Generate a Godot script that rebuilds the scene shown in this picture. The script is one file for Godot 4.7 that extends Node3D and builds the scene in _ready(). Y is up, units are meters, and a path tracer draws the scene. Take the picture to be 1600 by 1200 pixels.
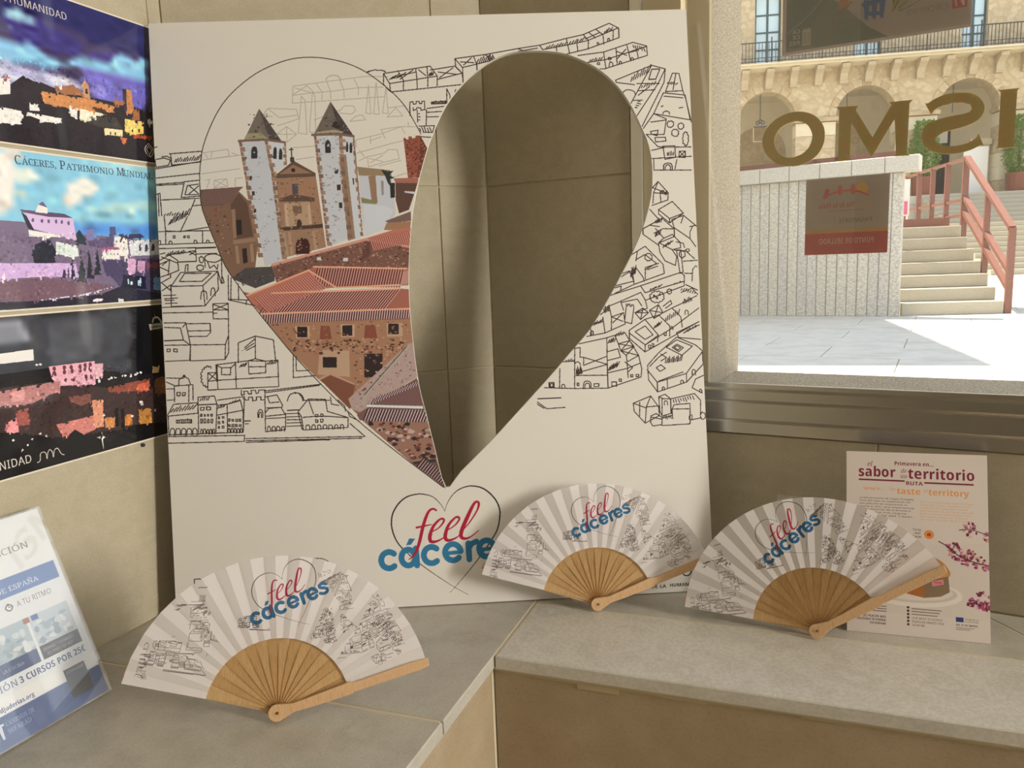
extends Node3D
# A tourist-office window corner: stone ledge with a heart cut-out display board, three printed hand fans,
# posters on the left wall, a shop window on the right and a sunlit square with an arcaded town hall beyond.

const KC := Vector3(-0.6172, 0, -1.4883)     # corner of the left wall and the back wall
const CC := Vector3(-0.039, 0, -1.712)       # corner of the back wall and the window wall
const DL := Vector3(0.3576, 0, -0.9339)      # along the left wall, away
const DB := Vector3(0.9326, 0, -0.3608)      # along the back wall, to the right
const WR := Vector3(0.8712, 0, 0.4909)       # along the window wall, to the right
const FLOOR_Y := -0.45
const CEIL_Y := 2.65
const PLAZA_Y := -0.25
const WIN_TOP := 2.3
const WIN_END := 5.4
const WALL_END := 6.0

var rng := RandomNumberGenerator.new()
var M := {}
var taken := {}

# ---------------------------------------------------------------- mesh helpers
class MB:
	var v := PackedVector3Array()
	var n := PackedVector3Array()
	var t := PackedVector2Array()
	func tri(a: Vector3, b: Vector3, c: Vector3, ua := Vector2.ZERO, ub := Vector2.ZERO, uc := Vector2.ZERO) -> void:
		var k := (b - a).cross(c - a).normalized()   # a, b, c run counter-clockwise seen from outside
		v.append(a); v.append(c); v.append(b)
		n.append(k); n.append(k); n.append(k)
		t.append(ua); t.append(uc); t.append(ub)
	func quad(a: Vector3, b: Vector3, c: Vector3, d: Vector3) -> void:
		tri(a, b, c); tri(a, c, d)
	func hex(p: Array) -> void:   # bottom 0-3, top 4-7, both counter-clockwise seen from above
		quad(p[3], p[2], p[1], p[0]); quad(p[4], p[5], p[6], p[7])
		for i in 4:
			var j := (i + 1) % 4
			quad(p[i], p[j], p[4 + j], p[4 + i])
	func box(lo: Vector3, hi: Vector3) -> void:
		hex([Vector3(lo.x, lo.y, hi.z), Vector3(hi.x, lo.y, hi.z), Vector3(hi.x, lo.y, lo.z), Vector3(lo.x, lo.y, lo.z),
			Vector3(lo.x, hi.y, hi.z), Vector3(hi.x, hi.y, hi.z), Vector3(hi.x, hi.y, lo.z), Vector3(lo.x, hi.y, lo.z)])
	func bevel_box(lo: Vector3, hi: Vector3, b: float) -> void:
		# a box whose front (+z) rim is chamfered
		var f := [Vector3(lo.x, lo.y, hi.z - b), Vector3(hi.x, lo.y, hi.z - b), Vector3(hi.x, hi.y, hi.z - b), Vector3(lo.x, hi.y, hi.z - b)]
		var g := [Vector3(lo.x + b, lo.y + b, hi.z), Vector3(hi.x - b, lo.y + b, hi.z), Vector3(hi.x - b, hi.y - b, hi.z), Vector3(lo.x + b, hi.y - b, hi.z)]
		var r := [Vector3(lo.x, lo.y, lo.z), Vector3(hi.x, lo.y, lo.z), Vector3(hi.x, hi.y, lo.z), Vector3(lo.x, hi.y, lo.z)]
		quad(g[0], g[1], g[2], g[3])
		quad(r[3], r[2], r[1], r[0])
		for i in 4:
			var j := (i + 1) % 4
			quad(f[i], f[j], g[j], g[i])
			quad(r[i], r[j], f[j], f[i])
	func bar(a: Vector3, b: Vector3, w: float, h: float, upv := Vector3.UP) -> void:
		# rectangular bar from a to b, w across, h along upv
		var d := (b - a).normalized()
		var s := d.cross(upv).normalized() * w * 0.5
		var u := s.cross(d).normalized() * h * 0.5
		hex([a - s - u, a + s - u, b + s - u, b - s - u, a - s + u, a + s + u, b + s + u, b - s + u])
	func tube(a: Vector3, b: Vector3, r: float, k := 8, r2 := -1.0) -> void:
		var d := (b - a).normalized()
		var s := d.cross(Vector3.UP if absf(d.y) < 0.9 else Vector3.RIGHT).normalized()
		var u := s.cross(d)
		if r2 < 0.0:
			r2 = r
		for i in k:
			var p := s * cos(TAU * i / k) + u * sin(TAU * i / k)
			var q := s * cos(TAU * (i + 1) / k) + u * sin(TAU * (i + 1) / k)
			quad(a + q * r, a + p * r, b + p * r2, b + q * r2)
			tri(a, a + p * r, a + q * r)
			tri(b, b + q * r2, b + p * r2)
	func prism(poly: PackedVector2Array, z0: float, z1: float, uv := Rect2(), b := 0.0) -> void:
		# extrude a polygon in x, y between z0 and z1; front (z1) and back share planar texture coordinates
		if Geometry2D.is_polygon_clockwise(poly):
			poly = poly.duplicate()
			poly.reverse()
		var m := poly.size()
		var top := poly
		if b > 0.0:
			top = PackedVector2Array()
			for i in m:
				var p := poly[i]
				var e1 := (p - poly[(i + m - 1) % m]).normalized()
				var e2 := (poly[(i + 1) % m] - p).normalized()
				var n1 := Vector2(-e1.y, e1.x)
				var n2 := Vector2(-e2.y, e2.x)
				top.append(p + (n1 + n2) / maxf(0.35, 1.0 + n1.dot(n2)) * b)
		var ix := Geometry2D.triangulate_polygon(top)
		for i in range(0, ix.size(), 3):
			var q := [top[ix[i]], top[ix[i + 1]], top[ix[i + 2]]]
			if (q[1] - q[0]).cross(q[2] - q[0]) < 0.0:
				q = [q[0], q[2], q[1]]
			var w := []
			for p in q:
				w.append(Vector2((p.x - uv.position.x) / uv.size.x, 1.0 - (p.y - uv.position.y) / uv.size.y) if uv.size.x > 0.0 else Vector2.ZERO)
			tri(Vector3(q[0].x, q[0].y, z1), Vector3(q[1].x, q[1].y, z1), Vector3(q[2].x, q[2].y, z1), w[0], w[1], w[2])
			tri(Vector3(q[0].x, q[0].y, z0), Vector3(q[2].x, q[2].y, z0), Vector3(q[1].x, q[1].y, z0), w[0], w[2], w[1])
		for i in m:
			var j := (i + 1) % m
			quad(Vector3(poly[i].x, poly[i].y, z0), Vector3(poly[j].x, poly[j].y, z0), Vector3(poly[j].x, poly[j].y, z1 - b), Vector3(poly[i].x, poly[i].y, z1 - b))
			if b > 0.0:
				quad(Vector3(poly[i].x, poly[i].y, z1 - b), Vector3(poly[j].x, poly[j].y, z1 - b), Vector3(top[j].x, top[j].y, z1), Vector3(top[i].x, top[i].y, z1))
	func mesh() -> ArrayMesh:
		var a := []
		a.resize(Mesh.ARRAY_MAX)
		a[Mesh.ARRAY_VERTEX] = v
		a[Mesh.ARRAY_NORMAL] = n
		a[Mesh.ARRAY_TEX_UV] = t
		var m := ArrayMesh.new()
		m.add_surface_from_arrays(Mesh.PRIMITIVE_TRIANGLES, a)
		return m

func numbered(called: String) -> String:
	var k: int = taken.get(called, 0)
	taken[called] = k + 1
	return called if k == 0 else "%s_%03d" % [called, k]

func tag(o: Node3D, label: String, category: String, group := "") -> void:
	o.set_meta("label", label)
	o.set_meta("category", category)
	if group != "":
		o.set_meta("group", group)

func thing(called: String, label: String, category: String, x := Transform3D(), group := "") -> Node3D:
	var o := Node3D.new()
	o.name = numbered(called)
	o.transform = x
	add_child(o)
	tag(o, label, category, group)
	return o

func struct(called: String, x := Transform3D()) -> Node3D:
	var o := Node3D.new()
	o.name = called
	o.transform = x
	o.set_meta("kind", "structure")
	add_child(o)
	return o

func part(called: String, mesh: Mesh, mat: Material, parent: Node3D, x := Transform3D()) -> MeshInstance3D:
	var o := MeshInstance3D.new()
	o.name = called
	o.mesh = mesh
	o.material_override = mat
	o.transform = x
	parent.add_child(o, true)
	return o

func frame(at: Vector3, xdir: Vector3) -> Transform3D:
	return Transform3D(Basis(xdir, Vector3.UP, xdir.cross(Vector3.UP)), at)

func flat(p: Vector3) -> Vector2:
	return Vector2(p.x, -p.z)   # plan view: prisms are extruded upwards and laid down with LAY

const LAY := Basis(Vector3(1, 0, 0), Vector3(0, 0, -1), Vector3(0, 1, 0))

# ---------------------------------------------------------------- printing helpers
class Canvas:
	var im: Image
	var s := 1.0       # pixels per millimetre
	func _init(w_mm: float, h_mm: float, scale: float, c: Color) -> void:
		s = scale
		im = Image.create_empty(int(w_mm * s), int(h_mm * s), false, Image.FORMAT_RGBA8)
		im.fill(c)
	func pts(a: Array) -> PackedVector2Array:
		var r := PackedVector2Array()
		for i in range(0, a.size(), 2):
			r.append(Vector2(a[i], a[i + 1]))
		return r
	func poly(p: PackedVector2Array, c: Color) -> void:
		var m := p.size()
		var q := PackedVector2Array()
		var lo := 1e9
		var hi := -1e9
		for k in p:
			q.append(k * s)
			lo = minf(lo, k.y * s)
			hi = maxf(hi, k.y * s)
		for y in range(maxi(0, int(floor(lo))), mini(im.get_height() - 1, int(ceil(hi))) + 1):
			var yc := y + 0.5
			var xs := PackedFloat32Array()
			var a := q[m - 1]
			for b in q:
				if (a.y <= yc) != (b.y <= yc):
					xs.append(a.x + (yc - a.y) / (b.y - a.y) * (b.x - a.x))
				a = b
			if xs.size() > 2:
				xs.sort()
			for i in range(0, xs.size() - 1, 2):
				var x0 := int(round(minf(xs[i], xs[i + 1])))
				var x1 := int(round(maxf(xs[i], xs[i + 1])))
				if x1 > x0:
					im.fill_rect(Rect2i(x0, y, x1 - x0, 1), c)
	func disc(p: Vector2, r: float, c: Color, k := 8) -> void:
		var a := PackedVector2Array()
		for i in k:
			a.append(p + Vector2(cos(TAU * i / k), sin(TAU * i / k)) * r)
		poly(a, c)
	func oval(x: float, y: float, rx: float, ry: float, c: Color) -> void:
		var a := PackedVector2Array()
		for i in 24:
			a.append(Vector2(x + cos(TAU * i / 24) * rx, y + sin(TAU * i / 24) * ry))
		poly(a, c)
	func rect(x: float, y: float, w: float, h: float, c: Color) -> void:
		im.fill_rect(Rect2i(int(round(x * s)), int(round(y * s)), int(round(w * s)), int(round(h * s))), c)
	func line(p: PackedVector2Array, w: float, c: Color, w2 := -1.0) -> void:
		if w2 < 0.0:
			w2 = w
		var m := p.size()
		for i in m - 1:
			var a := p[i]
			var b := p[i + 1]
			var ra := lerpf(w, w2, float(i) / maxi(1, m - 1)) * 0.5
			var rb := lerpf(w, w2, float(i + 1) / maxi(1, m - 1)) * 0.5
			var d := (b - a).normalized()
			var k := Vector2(-d.y, d.x)
			poly(PackedVector2Array([a + k * ra, b + k * rb, b - k * rb, a - k * ra]), c)
			if ra * s > 1.2:
				disc(b, rb, c)
				if i == 0:
					disc(a, ra, c)
	func pen(p: PackedVector2Array, w: PackedFloat32Array, c: Color) -> void:
		# a line of changing width
		for i in p.size() - 1:
			line(PackedVector2Array([p[i], p[i + 1]]), w[i], c, w[i + 1])
	func soft(w_mm: float, h_mm: float, base: Color, list: Array, steps := 60) -> void:
		# clouds: drawn small and enlarged smoothly
		var rnd := RandomNumberGenerator.new()
		rnd.seed = 77
		var small := Canvas.new(w_mm, h_mm, steps * 5 / w_mm, base)
		for a in list:
			small.poly(pts(a[1]), Color8(a[0][0], a[0][1], a[0][2]))
		for i in 420:
			# wisps of cloud
			var q := Vector2(rnd.randf() * w_mm, rnd.randf() * h_mm)
			var k := Vector2i(clampi(int(q.x * small.s), 0, small.im.get_width() - 1), clampi(int(q.y * small.s), 0, small.im.get_height() - 1))
			var col := small.im.get_pixelv(k)
			var f := rnd.randf_range(0.84, 1.2)
			small.oval(q.x + rnd.randf_range(-6, 6), q.y + rnd.randf_range(-4, 4), rnd.randf_range(5, 18), rnd.randf_range(2, 6), Color(minf(1, col.r * f), minf(1, col.g * f), minf(1, col.b * f)))
		small.im.resize(steps, int(steps * h_mm / w_mm), Image.INTERPOLATE_LANCZOS)
		small.im.resize(im.get_width(), im.get_height(), Image.INTERPOLATE_CUBIC)
		im.blit_rect(small.im, Rect2i(0, 0, im.get_width(), im.get_height()), Vector2i.ZERO)
	func grain(area: Rect2, count: int, size: float, much: float, sd: int) -> void:
		# break flat areas up into small patches of nearly the same colour, as in a photograph
		var rnd := RandomNumberGenerator.new()
		rnd.seed = sd
		for i in count:
			var q := Vector2(rnd.randf_range(area.position.x, area.end.x), rnd.randf_range(area.position.y, area.end.y))
			var k := Vector2i(clampi(int(q.x * s), 0, im.get_width() - 1), clampi(int(q.y * s), 0, im.get_height() - 1))
			var col := im.get_pixelv(k)
			var f := 1.0 + rnd.randf_range(-much, much)
			var t := rnd.randf_range(-much, much) * 0.12
			rect(q.x - size * 0.5, q.y, rnd.randf_range(0.3, 1.0) * size, rnd.randf_range(0.3, 0.9) * size, Color(clampf(col.r * f + t, 0, 1), clampf(col.g * f, 0, 1), clampf(col.b * f - t, 0, 1), col.a))
	func material(rough: float) -> StandardMaterial3D:
		var m := StandardMaterial3D.new()
		m.albedo_texture = ImageTexture.create_from_image(im)
		m.roughness = rough
		m.texture_repeat = false
		return m

func smooth(p: PackedVector2Array, k := 6) -> PackedVector2Array:
	var r := PackedVector2Array()
	var m := p.size()
	for i in m - 1:
		for j in k:
			r.append(p[i].cubic_interpolate(p[i + 1], p[maxi(0, i - 1)], p[mini(m - 1, i + 2)], float(j) / k))
	r.append(p[m - 1])
	return r

var glyphs := {}
func letters(string: String, face: String, bold: bool) -> Array:
	var key := "%s %s %s" % [string, face, bold]
	if not glyphs.has(key):
		var f := SystemFont.new()
		f.font_names = PackedStringArray([face])
		f.font_weight = 700 if bold else 400
		var tm := TextMesh.new()
		tm.font = f
		tm.font_size = 64
		tm.pixel_size = 1.0 / 64
		tm.depth = 0.0
		tm.curve_step = 2.0
		tm.horizontal_alignment = HORIZONTAL_ALIGNMENT_LEFT
		tm.vertical_alignment = VERTICAL_ALIGNMENT_TOP
		tm.text = string
		var a := tm.get_mesh_arrays()
		var v: PackedVector3Array = a[Mesh.ARRAY_VERTEX]
		var ix := PackedInt32Array(range(v.size()))
		if a[Mesh.ARRAY_INDEX] != null:
			ix = a[Mesh.ARRAY_INDEX]
		glyphs[key] = [v, ix]
	return glyphs[key]

# width 0 keeps the natural width; x, y is the left end of the baseline, cap the height of a capital
func text(cv: Canvas, string: String, x: float, y: float, cap: float, c: Color, bold := false, width := 0.0, face := "Droid Sans", slope := 0.0, slant := 0.0, align := 0.0) -> void:
	var hh: PackedVector3Array = letters("H", face, bold)[0]
	var lo := 1e9
	var hi := -1e9
	for p in hh:
		lo = minf(lo, p.y)
		hi = maxf(hi, p.y)
	var g := letters(string, face, bold)
	var v: PackedVector3Array = g[0]
	var ix: PackedInt32Array = g[1]
	var x0 := 1e9
	var x1 := -1e9
	for p in v:
		x0 = minf(x0, p.x)
		x1 = maxf(x1, p.x)
	var k := cap / (hi - lo)
	var kx := k if width <= 0.0 else width / (x1 - x0)
	var shift := -(x1 - x0) * kx * align
	for i in range(0, ix.size(), 3):
		var q := PackedVector2Array()
		for j in 3:
			var p := v[ix[i + j]]
			var px := (p.x - x0) * kx + shift
			var py := (p.y - lo) * k
			px += py * slant
			q.append(Vector2(x + px, y - py - px * slope))
		cv.poly(q, c)

# the script logo: heart drawn with a pen, «feel» in a slanting hand, «cáceres» in heavy round letters
func logo(cv: Canvas, at: Vector2, k: float, turn: float, ink: Color, pink: Color, blue: Color, dim := 1.0) -> void:
	var f := func(a: Array) -> PackedVector2Array:
		var r := PackedVector2Array()
		for i in range(0, a.size(), 2):
			r.append(at + (Vector2(a[i], a[i + 1]) - Vector2(750, 600)).rotated(-turn) * k)
		return r
	var ha := smooth(f.call([750, 330, 720, 270, 660, 205, 590, 178, 525, 172, 440, 190, 370, 240, 315, 320, 297, 410, 310, 500, 350, 590, 430, 680, 520, 765, 650, 870, 800, 980, 920, 1055]))
	var hb := smooth(f.call([750, 330, 775, 260, 830, 185, 900, 140, 985, 125, 1080, 150, 1160, 220, 1205, 300, 1215, 380, 1190, 500, 1130, 600, 1040, 720, 930, 850, 810, 980, 765, 1025]))
	for h in [ha, hb]:
		var w := PackedFloat32Array()
		for i in h.size():
			w.append(k * dim * (3.0 + 9.0 * pow(sin(PI * clampf(float(i) / (h.size() - 1) * 1.05, 0, 1)), 1.2)))
		cv.pen(h, w, ink)
	# cáceres
	var sw := 50.0 * k
	var arc := func(cx: float, cy: float, rx: float, ry: float, a0: float, a1: float) -> PackedVector2Array:
		var r := []
		for i in 21:
			var a := deg_to_rad(lerpf(a0, a1, i / 20.0))
			r.append(cx + cos(a) * rx)
			r.append(cy - sin(a) * ry)
		return f.call(r)
	cv.line(arc.call(262, 722, 66, 70, 48, 312), sw, blue)
	cv.line(arc.call(425, 708, 58, 68, 20, 340), sw, blue)
	cv.line(f.call([492, 632, 496, 780]), sw, blue)
	cv.poly(f.call([412, 602, 440, 545, 490, 550, 452, 600]), blue)
	cv.line(arc.call(622, 697, 66, 70, 48, 312), sw, blue)
	cv.line(arc.call(803, 682, 66, 70, 4, 318), sw, blue)
	cv.line(f.call([745, 690, 868, 682]), sw * 0.66, blue)
	cv.line(f.call([936, 612, 940, 752]), sw, blue)
	cv.line(f.call([940, 655, 962, 618, 1008, 600]), sw * 0.95, blue)
	cv.line(arc.call(1090, 665, 64, 70, 4, 318), sw, blue)
	cv.line(f.call([1036, 673, 1152, 665]), sw * 0.66, blue)
	cv.line(smooth(f.call([1302, 598, 1255, 575, 1212, 588, 1215, 622, 1262, 642, 1298, 668, 1290, 706, 1240, 718, 1192, 698])), sw * 0.86, blue)
	# feel
	for a in [[[678, 318, 655, 304, 620, 318, 588, 375, 555, 470, 528, 570, 498, 650, 460, 705, 428, 724], [16, 16, 20, 26, 28, 28, 24, 14, 6]],
			[[506, 456, 570, 446, 636, 436], [18, 14, 6]],
			[[618, 505, 690, 470, 735, 420, 736, 396, 706, 396, 650, 450, 616, 530, 620, 578, 660, 584, 720, 560, 748, 530], [8, 10, 16, 20, 16, 24, 32, 30, 20, 10, 8]],
			[[745, 500, 820, 460, 865, 412, 864, 386, 832, 390, 776, 450, 746, 530, 752, 572, 790, 577, 850, 552, 880, 520], [8, 10, 16, 20, 16, 24, 32, 30, 20, 10, 8]],
			[[872, 522, 950, 440, 1020, 340, 1040, 282, 1026, 260, 996, 282, 940, 385, 890, 490, 878, 548, 902, 570, 955, 560, 1030, 506], [8, 10, 14, 22, 18, 24, 32, 34, 32, 24, 12, 6]]]:
		var p: PackedVector2Array = f.call(a[0])
		var q := smooth(p)
		var w := PackedFloat32Array()
		for i in q.size():
			var u: float = float(i) / (q.size() - 1) * (a[1].size() - 1)
			var j := mini(int(u), a[1].size() - 2)
			w.append(k * lerpf(a[1][j], a[1][j + 1], u - j))
		cv.pen(q, w, pink)

# ---------------------------------------------------------------- materials
func noise_tex(freq: float, colors: Array, size := 512, octaves := 4, sd := 1) -> NoiseTexture2D:
	var f := FastNoiseLite.new()
	f.seed = sd
	f.frequency = freq
	f.noise_type = FastNoiseLite.TYPE_SIMPLEX_SMOOTH
	f.fractal_octaves = octaves
	var g := Gradient.new()
	g.offsets = PackedFloat32Array()
	var offs := PackedFloat32Array()
	var cols := PackedColorArray()
	for i in colors.size():
		offs.append(float(i) / (colors.size() - 1))
		cols.append(Color(colors[i]))
	g.offsets = offs
	g.colors = cols
	var t := NoiseTexture2D.new()
	t.width = size
	t.height = size
	t.seamless = true
	t.noise = f
	t.color_ramp = g
	return t

func stone(colors: Array, freq: float, scale: float, rough: float, sd: int, speck := [], speck_scale := 1.0) -> StandardMaterial3D:
	var m := StandardMaterial3D.new()
	m.albedo_texture = noise_tex(freq, colors, 512, 5, sd)
	m.uv1_triplanar = true
	m.uv1_world_triplanar = true
	m.uv1_scale = Vector3.ONE * scale
	m.roughness = rough
	if speck.size() > 0:
		m.detail_enabled = true
		m.detail_blend_mode = BaseMaterial3D.BLEND_MODE_MUL
		m.detail_albedo = noise_tex(0.09, speck, 512, 3, sd + 50)
		m.detail_uv_layer = BaseMaterial3D.DETAIL_UV_2
		m.uv2_triplanar = true
		m.uv2_world_triplanar = true
		m.uv2_scale = Vector3.ONE * speck_scale
	return m

func plain(c: String, rough: float, metal := 0.0) -> StandardMaterial3D:
	var m := StandardMaterial3D.new()
	m.albedo_color = Color(c)
	m.roughness = rough
	m.metallic = metal
	return m

func make_materials() -> void:
	M.wall = stone(["b8ae94", "beb59c", "c4bba4", "bbb298", "cbc3ae"], 0.02, 1.1, 0.62, 3, ["c8c8c8", "ffffff", "e4e4e4", "ffffff", "d4d4d4"], 5.0)
	M.ledge = stone(["b3b0a4", "bbb8ac", "c1beb3", "b6b3a7", "c8c5bb"], 0.015, 0.9, 0.27, 9, ["e4e4e4", "ffffff", "f0f0f0", "ffffff", "e6e6e6"], 2.4)
	M.ledge_lit = stone(["c6c3b8", "cdcac0", "d4d1c8", "c9c6bc", "dcdad2"], 0.02, 0.8, 0.3, 10, ["dcdcdc", "ffffff", "ececec", "ffffff"], 2.0)  # ledge stone with window light put into its paler colour, plus white scuffs
	M.riser = stone(["a29176", "aa997e", "b0a188"], 0.02, 1.0, 0.55, 12, ["e0e0e0", "ffffff", "eeeeee"], 3.0)
	M.grout = plain("cfc4a6", 0.9)
	M.grout_dark = plain("b5a888", 0.9)
	M.granite = stone(["5a5242", "a89e86", "d8cfb8", "7e7460", "e6dcc6", "665c4a"], 0.12, 2.0, 0.75, 21, ["a0a0a0", "ffffff", "c0c0c0", "ffffff"], 3.0)
	M.granite_cool = stone(["a8a498", "c9c5b8", "dad6ca", "bbb7aa", "e2ded4", "aaa69a"], 0.1, 0.55, 0.8, 22, ["c8c8c8", "ffffff", "dcdcdc", "ffffff"], 1.1)
	M.strip = []
	for c in [["c4c0b2", "e0dcd0", "cfcabc", "e8e4d8"], ["cbc6b6", "e2ddce", "d4cebc", "eae5d6"], ["c0bcb0", "dbd7cc", "cbc7ba", "e4e0d6"]]:
		M.strip.append(stone(c, 0.1, 0.6, 0.85, 31 + M.strip.size(), ["989898", "ffffff", "c0c0c0", "ffffff"], 0.5))
	M.paving = stone(["b8b5ac", "c4c1b8", "cdcac1", "bebbb2"], 0.02, 0.25, 0.85, 41, ["dcdcdc", "ffffff", "eaeaea"], 1.0)
	M.town = stone(["b9a888", "c4b494", "b2a080", "ccbea0", "bbaa8a"], 0.015, 0.22, 0.85, 51, ["d8d8d8", "ffffff", "e6e6e6", "ffffff"], 0.9)
	M.town_b = stone(["b09c7a", "bfac8a", "aa9674", "c4b292"], 0.015, 0.22, 0.85, 52, ["d8d8d8", "ffffff", "e6e6e6", "ffffff"], 0.9)
	M.town_pale = stone(["c9bea2", "d1c7ad", "c3b799"], 0.012, 0.15, 0.85, 53)
	M.corbel = stone(["9c8f76", "b3a68b", "a89a80"], 0.03, 0.5, 0.85, 54)
	M.step = stone(["a29b88", "b4ad9a", "aaa390", "bcb6a6"], 0.08, 0.5, 0.85, 55, ["d4d4d4", "ffffff", "e4e4e4"], 1.2)
	M.steel = plain("c9c8c4", 0.26, 1.0)
	M.rust = stone(["6d453a", "7d5246", "74493d", "865c50"], 0.02, 0.8, 0.6, 61)
	M.iron = plain("2d3134", 0.6)
	M.window_paint = plain("2f4a52", 0.5)
	M.pane = plain("b9d3dd", 0.08)
	M.card_edge = plain("e9e6de", 0.7)
	M.white = plain("e6e4de", 0.7)
	M.wood = wood_mat(["cba877", "d6b585", "c39e6c", "dcbd90"], 5)
	M.wood_dark = wood_mat(["bd9866", "caa675", "b48e5c"], 6)
	M.wood_guard = wood_mat(["cba57b", "d8b58d", "c59a70"], 7)
	M.brass = plain("b08d4a", 0.35, 1.0)
	M.plaster = plain("7a7160", 0.9)
	M.floor = stone(["8a7f6a", "968b76", "9d927d"], 0.02, 0.8, 0.5, 71)
	M.leaf = plain("55702c", 0.7)
	M.leaf.backlight_enabled = true
	M.leaf.backlight = Color("6f8f2e")
	M.pot = plain("7b4a38", 0.8)
	M.trunk = plain("5a4633", 0.9)
	M.glass = StandardMaterial3D.new()
	M.glass.transparency = BaseMaterial3D.TRANSPARENCY_ALPHA
	M.glass.albedo_color = Color(1, 1, 1, 0.06)
	M.glass.roughness = 0.0
	M.acrylic = StandardMaterial3D.new()
	M.acrylic.transparency = BaseMaterial3D.TRANSPARENCY_ALPHA
	M.acrylic.albedo_color = Color(1, 1, 1, 0.05)
	M.acrylic.roughness = 0.02
	M.gold = stone(["8c9a08", "a29a0c", "bc8204", "92a010", "b27a04"], 0.03, 5.0, 0.45, 81)
	M.gold.metallic = 0.1

func wood_mat(c: Array, sd: int) -> StandardMaterial3D:
	var m := StandardMaterial3D.new()
	m.albedo_texture = noise_tex(0.02, c, 256, 4, sd)
	m.uv1_triplanar = true
	m.uv1_scale = Vector3(60, 8, 60)
	m.roughness = 0.5
	return m

# ---------------------------------------------------------------- light
func set_the_light() -> void:
	var cam := Camera3D.new()
	cam.name = "camera"
	cam.fov = rad_to_deg(2.0 * atan(600.0 / 1196.19))
	cam.near = 0.02
	cam.far = 300.0
	var pitch := 0.155141
	var roll := -0.0367483
	var fwd := Vector3(0, -sin(pitch), -cos(pitch))
	var u0 := Vector3(0, cos(pitch), -sin(pitch))
	var cx := Vector3.RIGHT * cos(roll) + u0 * sin(roll)
	var cy := -Vector3.RIGHT * sin(roll) + u0 * cos(roll)
	cam.transform = Transform3D(Basis(cx, cy, -fwd), Vector3(0, 0.62, 0))
	add_child(cam)
	var sky_mat := ProceduralSkyMaterial.new()
	sky_mat.sky_top_color = Color("c6d2e2")
	sky_mat.sky_horizon_color = Color("f7f3ea")
	sky_mat.ground_bottom_color = Color("b8b2a4")
	sky_mat.ground_horizon_color = Color("dcd8ce")
	sky_mat.sky_curve = 0.2
	sky_mat.sun_angle_max = 0.0
	sky_mat.energy_multiplier = SKY_ENERGY
	var sky := Sky.new()
	sky.sky_material = sky_mat
	var env := Environment.new()
	env.background_mode = Environment.BG_SKY
	env.sky = sky
	env.tonemap_mode = Environment.TONE_MAPPER_LINEAR
	env.tonemap_exposure = EXPOSURE
	env.sdfgi_enabled = true
	env.ssao_enabled = true
	env.ssil_enabled = true
	var we := WorldEnvironment.new()
	we.name = "environment"
	we.environment = env
	add_child(we)
	var sun := DirectionalLight3D.new()
	sun.name = "sun"
	sun.light_energy = SUN_ENERGY
	sun.light_color = Color("fff0d8")
	sun.light_angular_distance = 0.53
	sun.shadow_enabled = true
	add_child(sun)
	sun.look_at_from_position(Vector3.ZERO, Vector3(0.57, -1.9, 0.82), Vector3.UP)

const SKY_ENERGY := 2.35
const SUN_ENERGY := 5.0
const EXPOSURE := 1.0
const LAMP_ENERGY := 0.25
const HEAD_FILL_ENERGY := 0.9
const SIDE_FILL_ENERGY := 20.0

func ceiling_lamp(at: Vector3, label: String) -> void:
	var o := thing("ceiling_light", label, "lamp", Transform3D(Basis(), at), "ceiling lights")
	var b := MB.new()
	b.box(Vector3(-0.32, -0.02, -0.32), Vector3(0.32, 0.0, 0.32))
	part("housing", b.mesh(), M.white, o)
	var d := MB.new()
	d.box(Vector3(-0.30, -0.026, -0.30), Vector3(0.30, -0.021, 0.30))
	var glow := plain("fff1d8", 0.6)
	glow.emission_enabled = true
	glow.emission = Color("ffe2b4")
	glow.emission_energy_multiplier = 1.5
	part("diffuser", d.mesh(), glow, o)
	var l := AreaLight3D.new()
	l.name = "lamp_light"
	l.area_size = Vector2(0.6, 0.6)
	l.light_energy = LAMP_ENERGY
	l.light_color = Color("ffcf9a")
	l.shadow_enabled = true
	o.add_child(l)
	l.transform = Transform3D(Basis(Vector3.RIGHT, -PI / 2), Vector3(0, -0.04, 0))

func added_strip_light(at: Transform3D, long: float, wide: float, energy: float, label: String) -> void:
	# unseen fill light added by the shop window to brighten the room; it shines along its own -y
	var o := thing("added_strip_light", label, "lamp", frame(CC, WR) * at, "added fill lights round the shop window")
	var h := long * 0.5
	var b := MB.new()
	b.box(Vector3(-h - 0.03, 0.012, -wide * 0.5 - 0.02), Vector3(h + 0.03, 0.05, wide * 0.5 + 0.02))
	part("housing", b.mesh(), M.white, o)
	var d := MB.new()
	d.box(Vector3(-h, 0.0, -wide * 0.5), Vector3(h, 0.011, wide * 0.5))
	var glow := plain("ffffff", 0.6)
	glow.emission_enabled = true
	glow.emission = Color("fff8ee")
	glow.emission_energy_multiplier = 2.0
	part("diffuser", d.mesh(), glow, o)
	var l := AreaLight3D.new()
	l.name = "fill_light"
	l.area_size = Vector2(long, wide)
	l.light_energy = energy
	l.light_color = Color("fff7ea")
	l.shadow_enabled = true
	o.add_child(l)
	l.transform = Transform3D(Basis(Vector3.RIGHT, -PI / 2), Vector3(0, -0.012, 0))

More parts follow.
